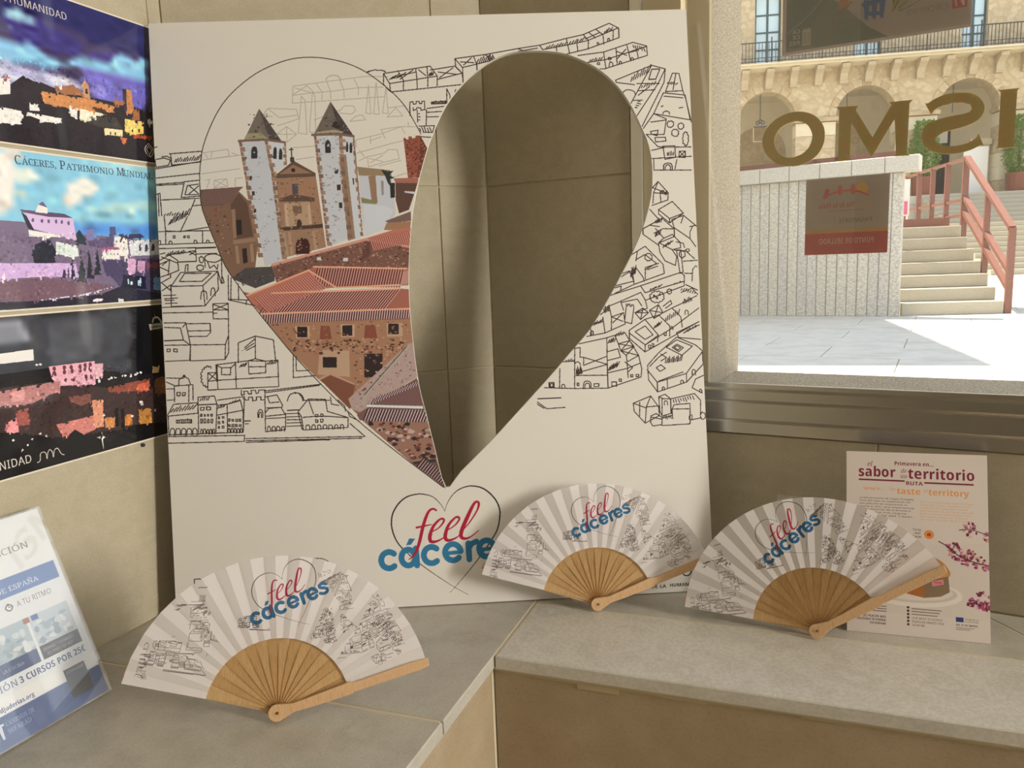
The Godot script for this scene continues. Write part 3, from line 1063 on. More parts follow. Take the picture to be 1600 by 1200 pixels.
# ---------------------------------------------------------------- posters on the left wall
func sheet(w: float, h: float, thick: float) -> ArrayMesh:
	var b := MB.new()
	b.prism(PackedVector2Array([Vector2(0, 0), Vector2(w, 0), Vector2(w, h), Vector2(0, h)]), 0.0, thick, Rect2(0, 0, w, h))
	return b.mesh()

func gloss(m: StandardMaterial3D, bump: Texture2D) -> StandardMaterial3D:
	m.roughness = 0.12
	m.heightmap_enabled = true
	m.heightmap_texture = bump
	m.heightmap_scale = 0.5
	return m

func build_posters() -> void:
	var wf := frame(KC, DL)
	var bump := noise_tex(0.004, ["303030", "d0d0d0"], 256, 2, 91)
	var top := [1.0635, 0.8175, 0.5725]
	var tall := [0.2405, 0.2400, 0.2440]
	var label := ["glossy poster of a hill town under dark purple clouds, topmost on wall", "glossy poster of a pale hill town under blue sky, middle of three", "glossy poster of a floodlit town at night, lowest of three"]
	for i in 3:
		var h: float = tall[i] * 1000.0
		var c := Canvas.new(500, h, 2.0, Color("303030"))
		if i == 0:
			c.soft(500, h, Color("4a4470"), SKY_1, 70)
			for a in TOWN_1:
				c.poly(c.pts(a[1]), tint(a[0]))
			c.grain(Rect2(60, 110, 440, 130), 2600, 5.0, 0.16, 1)
			text(c, "PATRIMONIO DE LA HUMANIDAD", 310, 34, 11, Color("d8d4cc"), false, 245, "Droid Sans", 0.0, 0.0, 1.0)
			c.line(smooth(PackedVector2Array([Vector2(451, 205), Vector2(461, 217), Vector2(451, 229), Vector2(441, 217), Vector2(451, 205)]), 4), 1.6, Color("dcd8d0"))
			c.line(PackedVector2Array([Vector2(451, 209), Vector2(457, 217), Vector2(451, 225), Vector2(445, 217), Vector2(451, 209)]), 1.6, Color("dcd8d0"))
			c.line(PackedVector2Array([Vector2(451, 225), Vector2(451, 229)]), 1.6, Color("dcd8d0"))
		elif i == 1:
			c.soft(500, h, Color("a9cbe0"), SKY_2, 60)
			for a in TOWN_2:
				c.poly(c.pts(a[1]), tint(a[0]))
			c.grain(Rect2(60, 120, 440, 120), 2600, 5.0, 0.14, 2)
			var x := 190.0
			for w in [["C", "ÁCERES,", 68.0], ["P", "ATRIMONIO", 102.0], ["M", "UNDIAL", 78.0]]:
				text(c, w[0], x, 22, 13, Color("3a4250"), false, 0.0, "Droid Serif")
				var k := 11.0 if w[0] != "M" else 14.0
				text(c, w[1], x + k, 22, 10, Color("3a4250"), false, w[2] - k, "Droid Serif")
				x += w[2] + 7.0
		else:
			c.soft(500, h, Color("232220"), SKY_3, 60)
			for a in TOWN_3:
				c.poly(c.pts(a[1]), tint(a[0]))
			c.grain(Rect2(60, 95, 440, 130), 2600, 5.0, 0.22, 3)
			text(c, "PATRIMONIO DE LA HUMANIDAD", 152, 227, 12.5, Color("e4e0d8"), false, 260, "Droid Sans", 0.0, 0.0, 1.0)
			c.line(smooth(PackedVector2Array([Vector2(161, 230), Vector2(166, 228), Vector2(168, 218), Vector2(173, 216), Vector2(177, 219), Vector2(178, 228), Vector2(180, 220), Vector2(184, 215), Vector2(188, 219), Vector2(189, 228), Vector2(192, 218), Vector2(198, 216), Vector2(203, 226), Vector2(208, 229)]), 4), 1.3, Color("d8d4cc"))
			c.poly(PackedVector2Array([Vector2(407, 36), Vector2(439, 36), Vector2(437, 46), Vector2(409, 47)]), Color("b9b5ac"))
			c.line(smooth(PackedVector2Array([Vector2(416, 33), Vector2(420, 26), Vector2(428, 25), Vector2(434, 30), Vector2(437, 36)]), 4), 3.2, Color("dcd8d0"))
			c.line(PackedVector2Array([Vector2(424, 24), Vector2(421, 18)]), 1.0, Color("dcd8d0"))
			text(c, "Candidatura", 410, 43.5, 4.2, Color("2a2826"), true, 25)
		# white paper margin
		c.rect(0, 0, 500, 2.6, Color("e8e2d2"))
		c.rect(0, h - 2.6, 500, 2.6, Color("e8e2d2"))
		var o := part("poster", sheet(0.5, tall[i], 0.0012), gloss(c.material(0.12), bump), self, wf * Transform3D(Basis(), Vector3(-0.512, top[i] - tall[i], 0.0006)))
		o.name = numbered("wall_poster")
		tag(o, label[i], "poster", "posters on the left wall")
	var nm := MB.new()
	nm.tube(Vector3(-0.1482, 0.3225, -0.002), Vector3(-0.1482, 0.3225, 0.004), 0.0035, 10)
	var ns := part("wall_screw", nm.mesh(), M.iron, self, wf)
	tag(ns, "small dark screw in the left wall below the night poster", "screw")

# ---------------------------------------------------------------- hand fans
const FAN_R := 0.2145
func fan_print() -> Canvas:
	# a square sheet of 440 mm round the pivot, upper half used: x -220..220, y 0..220 up
	var c := Canvas.new(440, 230, 4.2, Color(0.93, 0.92, 0.93, 0.88))
	var ink := Color(0.30, 0.24, 0.24, 0.93)
	# the same town drawing as on the board, smaller, in groups set round the leaf:
	# part of the drawing taken (millimetres), its new middle (angle, radius), turn and scale
	var groups := [
		[Rect2(15, 590, 360, 250), 150.0, 158.0, 0.20, 0.27], [Rect2(15, 225, 210, 365), 124.0, 160.0, 0.10, 0.28],
		[Rect2(15, 225, 210, 365), 160.0, 185.0, 0.35, 0.16], [Rect2(330, 15, 640, 170), 128.0, 194.0, 0.25, 0.10],
		[Rect2(760, 80, 240, 340), 61.0, 165.0, -0.12, 0.27], [Rect2(640, 400, 350, 380), 40.0, 155.0, -0.05, 0.27],
		[Rect2(760, 80, 240, 340), 28.0, 178.0, -0.3, 0.2], [Rect2(330, 15, 640, 170), 66.0, 196.0, -0.25, 0.08],
		[Rect2(15, 590, 360, 250), 104.0, 124.0, 0.1, 0.13], [Rect2(640, 400, 350, 380), 62.0, 124.0, -0.1, 0.13]]
	for g in groups:
		var box: Rect2 = g[0]
		var put := Vector2(cos(deg_to_rad(g[1])), sin(deg_to_rad(g[1]))) * float(g[2])
		for s in INK:
			var p := c.pts(s)
			if not box.has_point(p[0]) or not box.has_point(p[p.size() - 1]):
				continue
			var q := PackedVector2Array()
			var inside := true
			for k in p:
				var d: Vector2 = (k - box.get_center()).rotated(g[3]) * float(g[4])
				var f := put + Vector2(d.x, -d.y)
				var ang := rad_to_deg(f.angle())
				if f.length() < 106.0 or f.length() > 207.0 or ang < 20.0 or ang > 162.0:
					inside = false
				q.append(Vector2(220 + f.x, 225 - f.y))
			if inside and not (absf(q[0].x - 236.0) < 42.0 and q[0].y < 112.0):
				c.line(q, 0.5, ink)
	logo(c, Vector2(236, 70), 0.1, deg_to_rad(16.0), Color(0.09, 0.07, 0.07, 0.96), Color(0.70, 0.05, 0.28, 0.96), Color(0.14, 0.42, 0.62, 0.96), 0.9)
	return c

func build_fans() -> void:
	var cv := fan_print()
	var lm := StandardMaterial3D.new()
	lm.albedo_texture = ImageTexture.create_from_image(cv.im)
	lm.transparency = BaseMaterial3D.TRANSPARENCY_ALPHA
	lm.roughness = 0.5
	lm.texture_repeat = false
	lm.backlight_enabled = true
	lm.backlight = Color("8a8688")
	lm.rim_enabled = true
	lm.rim = 0.3
	var list := [
		[Vector3(-0.3444, 0.0125, -0.9921), 16.0, 8.0, 14.0, 163.5, 0.0, "white printed hand fan with wooden ribs standing nearest, left of the ledge corner"],
		[Vector3(0.1396, 0.0125, -1.2982), 12.0, 0.0, 21.4, 163.8, 0.0, "white printed hand fan leaning on the display board"],
		[Vector3(0.483, 0.0125, -1.1691), 16.0, -24.0, 35.6, 178.0, -8.0, "white printed hand fan in front of the cheese leaflet"]]
	for a in list:
		var t := deg_to_rad(a[1])
		var z := deg_to_rad(a[2])
		var n := Vector3(sin(z) * cos(t), sin(t), cos(z) * cos(t))
		var r := Vector3(cos(z), 0, -sin(z))
		var o := thing("hand_fan", a[6], "fan", Transform3D(Basis(r, n.cross(r), n), a[0]), "printed hand fans on the ledge")
		fan_parts(o, a[3], a[4], a[5], lm)

func fan_parts(o: Node3D, a0: float, a1: float, turn: float, lm: Material) -> void:
	var ribs := 16
	var r_wood := FAN_R * 0.485
	var mid := (a0 + a1) * 0.5
	var pol := func(r: float, deg: float, z: float) -> Vector3:
		return Vector3(cos(deg_to_rad(deg)) * r, sin(deg_to_rad(deg)) * r, z)
	# pleated leaf: two panels to a rib; the folds stand 3 mm before and behind
	var leaf := MB.new()
	var folds := ribs * 2
	var uv := func(p: Vector3) -> Vector2:
		var q := Vector2(p.x, p.y).rotated(deg_to_rad(90.0 - mid + turn))
		return Vector2((q.x * 1000.0 + 220.0) / 440.0, (225.0 - q.y * 1000.0) / 230.0)
	for i in folds:
		var b0 := lerpf(a1, a0, float(i) / folds)
		var b1 := lerpf(a1, a0, float(i + 1) / folds)
		var d0 := (0.0014 if i % 2 == 0 else -0.0014)
		var d1 := -d0
		var ri := r_wood - 0.004
		for k in 3:
			var s0 := lerpf(ri, FAN_R, k / 3.0)
			var s1 := lerpf(ri, FAN_R, (k + 1) / 3.0)
			var f0 := 0.004 + d0 * (0.45 + 0.55 * k / 3.0)
			var f1 := 0.004 + d1 * (0.45 + 0.55 * k / 3.0)
			var g0 := 0.004 + d0 * (0.45 + 0.55 * (k + 1) / 3.0)
			var g1 := 0.004 + d1 * (0.45 + 0.55 * (k + 1) / 3.0)
			var p0: Vector3 = pol.call(s0, b0, f0)
			var p1: Vector3 = pol.call(s0, b1, f1)
			var p2: Vector3 = pol.call(s1, b1, g1)
			var p3: Vector3 = pol.call(s1, b0, g0)
			leaf.tri(p1, p2, p3, uv.call(p1), uv.call(p2), uv.call(p3))
			leaf.tri(p1, p3, p0, uv.call(p1), uv.call(p3), uv.call(p0))
	part("leaf", leaf.mesh(), lm, o)
	# ribs, each lying a little over its neighbour
	var step := (a1 - a0) / ribs
	for i in ribs:
		var c := lerpf(a1, a0, (i + 0.5) / ribs)
		var b := MB.new()
		var w := step * 0.62
		var prof := [[0.004, w * 1.0], [r_wood * 0.97, w], [r_wood, w * 0.86]]
		for k in prof.size() - 1:
			var ra: float = prof[k][0]
			var rb: float = prof[k + 1][0]
			var wa: float = prof[k][1]
			var wb: float = prof[k + 1][1]
			var zl := -0.0016
			var zr := 0.0020
			var q := [pol.call(ra, c + wa, zl), pol.call(ra, c - wa, zr), pol.call(rb, c - wb, zr), pol.call(rb, c + wb, zl)]
			var dn := Vector3(0, 0, -0.0011)
			b.hex([q[0] + dn, q[1] + dn, q[2] + dn, q[3] + dn, q[0], q[1], q[2], q[3]])
		# thin slat that carries the leaf
		var dir: Vector3 = pol.call(1.0, c, 0.0)
		var acr := Vector3(-dir.y, dir.x, 0) * 0.0032
		var sa := dir * (r_wood * 0.99) + Vector3(0, 0, -0.0016)
		var sb := dir * (FAN_R * 0.97) + Vector3(0, 0, -0.0016)
		var dz := Vector3(0, 0, 0.0009)
		b.hex([sa - acr, sb - acr * 0.8, sb + acr * 0.8, sa + acr, sa - acr + dz, sb - acr * 0.8 + dz, sb + acr * 0.8 + dz, sa + acr + dz])
		part("rib", b.mesh(), M.wood if i % 2 == 0 else M.wood_dark, o)
	# guards: the right one lies in front, the left one behind
	for side in 2:
		var ang := a0 - 1.2 if side == 0 else a1 - 3.2
		var zb := 0.0052 if side == 0 else -0.0062
		var d := Vector2(cos(deg_to_rad(ang)), sin(deg_to_rad(ang)))
		var nrm := Vector2(-d.y, d.x)
		var poly := PackedVector2Array()
		# round head, slim waist, broad blade to the leaf, narrower out to the tip
		for i in 11:
			var a := lerpf(60.0, 300.0, i / 10.0)
			var rr := 0.0118
			poly.append(d * (cos(deg_to_rad(a)) * rr - 0.001) + nrm * (sin(deg_to_rad(a)) * rr))
		for q in [[0.022, -0.0062], [0.05, -0.0078], [r_wood, -0.0090], [r_wood + 0.004, -0.0072], [FAN_R - 0.012, -0.0086], [FAN_R + 0.002, -0.0072], [FAN_R + 0.004, 0.004], [FAN_R - 0.02, 0.0062], [r_wood + 0.006, 0.0056], [r_wood, 0.0082], [0.05, 0.0064], [0.022, 0.0058]]:
			poly.append(d * float(q[0]) + nrm * float(q[1]))
		var b := MB.new()
		b.prism(poly, zb, zb + 0.0036, Rect2(), 0.0007)
		part("guard", b.mesh(), M.wood_guard, o)
	var rv := MB.new()
	rv.tube(Vector3(0, 0, -0.008), Vector3(0, 0, 0.0100), 0.0019, 12)
	part("rivet", rv.mesh(), M.brass, o)

# ---------------------------------------------------------------- leaflets on the ledge
func build_leaflets() -> void:
	# left: clear sloping holder with a blue and white course leaflet
	var e := Vector3(0.411769, 0, -0.911288)
	var v := Vector3(-0.34137462, 0.92718385, -0.15425132)
	var n := Vector3(0.84493183, 0.37460659, 0.38178541)
	var br := Vector3(-0.62859, 0.0, -1.081595)
	var x := Transform3D(Basis(e, v, n), br - e * 0.21 + Vector3(0, 0.002, 0))
	var h := thing("sign_holder", "clear acrylic sign holder leaning against the left wall below the posters", "sign holder", x)
	var hb := MB.new()
	hb.box(Vector3(-0.003, 0, 0.0012), Vector3(0.2135, 0.301, 0.0028))
	part("front_pane", hb.mesh(), M.acrylic, h)
	var hk := MB.new()
	hk.box(Vector3(-0.003, 0, -0.0036), Vector3(0.2135, 0.301, -0.0020))
	part("back_pane", hk.mesh(), M.acrylic, h)
	var c := Canvas.new(210, 297, 4.0, Color("dfe6ec"))
	c.poly(PackedVector2Array([Vector2(0, 0), Vector2(210, 0), Vector2(210, 82), Vector2(0, 82)]), Color("e6ebef"))
	text(c, "NUEVA FORMACIÓN", 177, 51, 9.5, Color("84888f"), false, 150, "Droid Sans", 0.0, 0.0, 1.0)
	c.rect(0, 82, 204, 27, Color("5f82bd"))
	text(c, "RED DE JUDERÍAS DE ESPAÑA", 174, 102, 7.0, Color("dfe7f2"), false, 160, "Droid Serif", 0.0, 0.0, 1.0)
	c.line(smooth(PackedVector2Array([Vector2(122, 118), Vector2(127, 123), Vector2(122, 128), Vector2(117, 123), Vector2(122, 118)]), 4), 1.8, Color("5a5468"))
	c.line(PackedVector2Array([Vector2(122, 120), Vector2(122, 123), Vector2(125, 123)]), 1.2, Color("5a5468"))
	text(c, "A TU RITMO", 133, 127, 8.0, Color("6b5a72"), false, 51)
	for i in 3:
		var px := 12.0 + i * 64.0
		c.rect(px, 146, 60, 66, Color(["b8c6d4", "a9bccb", "bccbd8"][i]))
		for k in 26:
			var q := Vector2(px + rng.randf_range(4, 56), 150 + rng.randf_range(8, 40))
			c.oval(q.x, q.y, rng.randf_range(2, 7), rng.randf_range(2, 6), Color(["9fb2c2", "c9d4dc", "8da4b6", "d8dfe4"][k % 4]))
		c.rect(px, 192, 60, 20, Color(["2c4a80", "2b4a82", "383f4a"][i]))
	c.rect(144, 146, 10, 8, Color("4d6ea6"))
	c.rect(132, 146, 9, 8, Color("a06a62"))
	text(c, "SEFARAD Y SEFARDÍES", 143, 201, 4.6, Color("aab4c2"), false, 48)
	text(c, "DE AYER Y DE HOY", 148, 208.5, 4.6, Color("aab4c2"), false, 40)
	text(c, "LA COCINA", 84, 205, 4.6, Color("aab4c2"), false, 30)
	text(c, "INSCRIPCIÓN", 96, 227, 9.0, Color("3c5b94"), false, 84, "Droid Sans", 0.0, 0.0, 1.0)
	text(c, "3 CURSOS POR 25€", 100, 227, 9.0, Color("1d3f82"), true, 100)
	c.rect(0, 233, 210, 20, Color("e8ecef"))
	text(c, "Más información en:", 14, 240, 4.0, Color("4a5568"), false, 48)
	text(c, "cursos@redjuderias.org", 111, 251, 6.0, Color("2a4b8c"), true, 84, "Droid Sans", 0.0, 0.0, 1.0)
	c.rect(0, 255, 210, 42, Color("22508f"))
	c.rect(158, 239, 33, 43, Color("2a3442"))
	text(c, "ACCESO AQUÍ", 161, 246, 3.2, Color("c2c8d0"), false, 27)
	text(c, "CAMINOS DE", 64, 270, 6.0, Color("8ba6cc"), false, 40, "Droid Serif")
	text(c, "SEFARAD", 64, 280, 6.0, Color("8ba6cc"), false, 32, "Droid Serif")
	for i in 3:
		c.poly(PackedVector2Array([Vector2(40 + i * 7, 266), Vector2(45 + i * 7, 265), Vector2(44 + i * 7, 284), Vector2(41 + i * 7, 284)]), Color("d0dcea"))
	c.rect(38, 264, 24, 3, Color("d0dcea"))
	var lf := part("course_leaflet", sheet(0.21, 0.297, 0.0004), c.material(0.4), self, x * Transform3D(Basis(), Vector3(0, 0.0016, -0.0008)))
	tag(lf, "blue and white course leaflet in the clear holder at the left edge", "leaflet")
	# right: stiff A4 card about the cheese route
	var bl := Vector3(0.5399, 0.0, -1.1874)
	var e2 := Vector3(0.9568, 0, 0.2908)
	var back := Vector3(0.2908, 0, -0.9568)
	var lean := deg_to_rad(15.0)
	var v2 := Vector3.UP * cos(lean) + back * sin(lean)
	var x2 := Transform3D(Basis(e2, v2, e2.cross(v2)), bl + Vector3(0, 0.0006, 0))
	var co := thing("cheese_route_card", "stiff white card advertising a cheese route, standing below the window", "card", x2)
	part("printed_card", sheet(0.2095, 0.2965, 0.003), print_cheese().material(0.5), co, Transform3D(Basis(), Vector3(0, 0, -0.003)))
	var st := MB.new()
	# strut: folds out from the back and stands on the ledge
	var s_top := Vector3(0.105, 0.20, -0.0035)
	var down := Vector3(0, -cos(lean), -sin(lean)) # world down in the card's own axes
	var s_foot := s_top + down * (s_top.y * cos(lean) - 0.002) + Vector3(0, sin(lean) * 0.02, -cos(lean) * 0.02)
	st.bar(s_top, s_foot, 0.05, 0.0012, Vector3(0, 0, 1))
	part("strut", st.mesh(), M.white, co)
	# behind the third fan: small clear holder with a card
	var e3 := Vector3(0.9, 0, 0.4359)
	var h0 := Vector3(0.4405, 0.002, -1.262)
	var lean3 := deg_to_rad(14.0)
	var back3 := Vector3(0.4359, 0, -0.9)
	var v3 := Vector3.UP * cos(lean3) + back3 * sin(lean3)
	var x3 := Transform3D(Basis(e3, v3, e3.cross(v3)), h0)
	var h3 := thing("sign_holder", "small clear acrylic holder standing behind the fan by the cheese card", "sign holder", x3)
	var p3 := MB.new()
	p3.box(Vector3(0, 0, 0.001), Vector3(0.15, 0.205, 0.003))
	part("front_pane", p3.mesh(), M.acrylic, h3)
	var f3 := MB.new()
	f3.box(Vector3(0, 0, -0.0025), Vector3(0.15, 0.205, -0.0008))
	part("back_pane", f3.mesh(), M.acrylic, h3)
	var c3 := Canvas.new(146, 190, 3.0, Color("b9b7b4"))
	c3.rect(6, 8, 134, 20, Color("6a6c62"))
	for i in 9:
		c3.rect(14, 44 + i * 14, 118 - (i * 37) % 40, 3, Color("8d8b88"))
	var l3 := part("small_leaflet", sheet(0.146, 0.19, 0.0004), c3.material(0.5), self, x3 * Transform3D(Basis(), Vector3(0.002, 0.0016, 0.0)))
	tag(l3, "pale leaflet inside the small holder, mostly hidden by the fan", "leaflet")

func print_cheese() -> Canvas:
	var c := Canvas.new(210, 297, 4.6, Color("d9cfc8"))
	var wine := Color("7a1838")
	var orange := Color("e39a5a")
	var dark := Color("4a2a34")
	# photograph at the foot: plate, cut cheese and almond blossom
	c.poly(PackedVector2Array([Vector2(0, 190), Vector2(60, 165), Vector2(120, 150), Vector2(210, 140), Vector2(210, 262), Vector2(0, 262)]), Color("d6ccc4"))
	c.oval(98, 228, 74, 22, Color("e4ddd6"))
	c.oval(98, 226, 66, 17, Color("cfc4ba"))
	c.oval(98, 224, 60, 15, Color("dcd3ca"))
	c.poly(smooth(PackedVector2Array([Vector2(58, 196), Vector2(70, 176), Vector2(100, 166), Vector2(130, 168), Vector2(148, 180), Vector2(152, 198), Vector2(110, 206), Vector2(58, 196)]), 5), Color("c08a4c"))
	c.poly(PackedVector2Array([Vector2(58, 196), Vector2(110, 204), Vector2(116, 205), Vector2(116, 234), Vector2(84, 228), Vector2(60, 216)]), Color("a9682e"))
	c.poly(PackedVector2Array([Vector2(116, 205), Vector2(151, 194), Vector2(153, 222), Vector2(140, 230), Vector2(116, 234)]), Color("857055"))
	c.poly(PackedVector2Array([Vector2(116, 203), Vector2(151, 192), Vector2(151, 197), Vector2(116, 208)]), Color("c9955a"))
	c.poly(PackedVector2Array([Vector2(127, 207), Vector2(144, 202), Vector2(145, 210), Vector2(128, 215)]), Color("d2868c"))
	c.rect(130, 207.5, 12, 1.4, Color("a94a5a"))
	for k in [[186, 120, 12], [208, 132, 8], [158, 150, 9], [164, 160, 11], [182, 160, 9], [176, 168, 9], [196, 172, 10], [208, 178, 8], [198, 232, 15], [206, 240, 8], [184, 236, 7]]:
		for i in 22:
			var a := rng.randf() * TAU
			var r: float = k[2] * sqrt(rng.randf())
			c.oval(k[0] + cos(a) * r, k[1] + sin(a) * r, rng.randf_range(1.0, 3.4), rng.randf_range(1.0, 3.2), Color(["8a2a52", "b8688a", "6a1c3e", "d8b4c0", "a84a70", "c89a86"][rng.randi() % 6]))
	c.line(smooth(PackedVector2Array([Vector2(138, 142), Vector2(152, 150), Vector2(168, 164), Vector2(190, 172), Vector2(210, 176)]), 4), 1.6, Color("3a2a30"))
	c.line(smooth(PackedVector2Array([Vector2(168, 122), Vector2(184, 120), Vector2(210, 128)]), 4), 1.4, Color("4a4a44"))
	# heading
	text(c, "Primavera en...", 103, 21, 6.2, wine, true, 58, "Droid Sans", 0.0, 0.0, 0.5)
	text(c, "el", 32, 24, 8.0, wine, false, 7, "Droid Serif", 0.0, 0.25)
	text(c, "sabor", 19, 41, 16.5, wine, true, 56)
	text(c, "territorio", 94, 42, 16.5, wine, true, 97)
	text(c, "de", 83, 33, 6.5, wine, false, 8, "Droid Serif", 0.0, 0.25)
	text(c, "un", 82, 42, 6.5, wine, false, 10, "Droid Serif", 0.0, 0.25)
	c.rect(19, 45.5, 70, 2.6, wine)
	c.rect(118, 47, 72, 2.6, wine)
	text(c, "RUTA", 91, 53, 6.0, wine, true, 25)
	text(c, "Spring in...", 26, 63, 4.4, orange, true, 30)
	text(c, "The", 64, 63, 4.6, orange, false, 10, "Droid Serif", 0.0, 0.25)
	text(c, "taste", 77, 68, 9.6, orange, true, 35)
	text(c, "of", 116, 64, 5.0, orange, false, 7, "Droid Serif", 0.0, 0.25)
	text(c, "territory", 124, 68, 9.6, orange, true, 59)
	var es := ["La Denominación de Origen Protegida", "Torta del Casar, en colaboración con", "una selección de restaurantes, te", "invita a vivir una experiencia", "gastronómica de primavera", "con el sabor más singular", "de la Torta del Casar."]
	var en := ["The Protected Designation of Origin", "Torta del Casar, together with", "a selection of restaurants, invites", "you to live a unique spring", "gastronomic experience with", "the most singular flavour", "of the Torta del Casar."]
	for i in 7:
		text(c, es[i], 20, 78 + i * 4.7, 2.6, dark, false, 82 - (i % 3) * 5)
		text(c, en[i], 111, 81 + i * 4.7, 2.6, Color("dca878"), false, 78 - (i % 3) * 4)
	text(c, "Torta", 100, 127, 4.0, dark, false, 12)
	text(c, "del", 103, 132.5, 4.0, dark, false, 8)
	text(c, "Casar", 100, 138, 4.0, dark, false, 13)
	c.oval(124, 132, 7.0, 6.8, Color("d8742a"))
	c.oval(124, 132, 5.2, 5.0, Color("e6b04a"))
	c.oval(124, 132, 3.6, 3.4, Color("c0481c"))
	# foot
	for i in 3:
		c.rect(14 + i * 4, 252 + i * 4, 46 - i * 4, 1.3, Color("6a5a58"))
		c.rect(97, 252 + i * 4.4, 44 - i * 3, 1.3, Color("6a5a58"))
	text(c, "¡EL PLACER MÁS", 59, 271, 3.4, dark, true, 34, "Droid Sans", 0.0, 0.0, 1.0)
	text(c, "DELICIOSO TE ESPERA!", 59, 276.5, 3.4, dark, true, 44, "Droid Sans", 0.0, 0.0, 1.0)
	text(c, "ESCANÉAME", 59, 282, 3.4, dark, true, 24, "Droid Sans", 0.0, 0.0, 1.0)
	text(c, "¡THE MOST DELICIOUS", 98, 269, 3.4, dark, false, 44)
	text(c, "PLEASURE AWAITS YOU!", 98, 274.5, 3.4, dark, false, 46)
	text(c, "SCAN ME", 98, 280, 3.4, dark, false, 18)
	for i in 6:
		c.oval(92, 251 + i * 5.4, 2.0, 2.0, dark)
	c.rect(161, 260, 11, 7.4, Color("2b3f7c"))
	text(c, "Cofinanciado por", 174, 263.5, 2.2, dark, false, 20)
	text(c, "la Unión Europea", 174, 267, 2.2, dark, false, 19)
	text(c, "DEL 21 DE MARZO", 161, 273.5, 3.0, dark, true, 31)
	c.rect(161, 276, 26, 0.9, Color("6a5a58"))
	c.rect(161, 278.6, 20, 0.9, Color("6a5a58"))
	return c

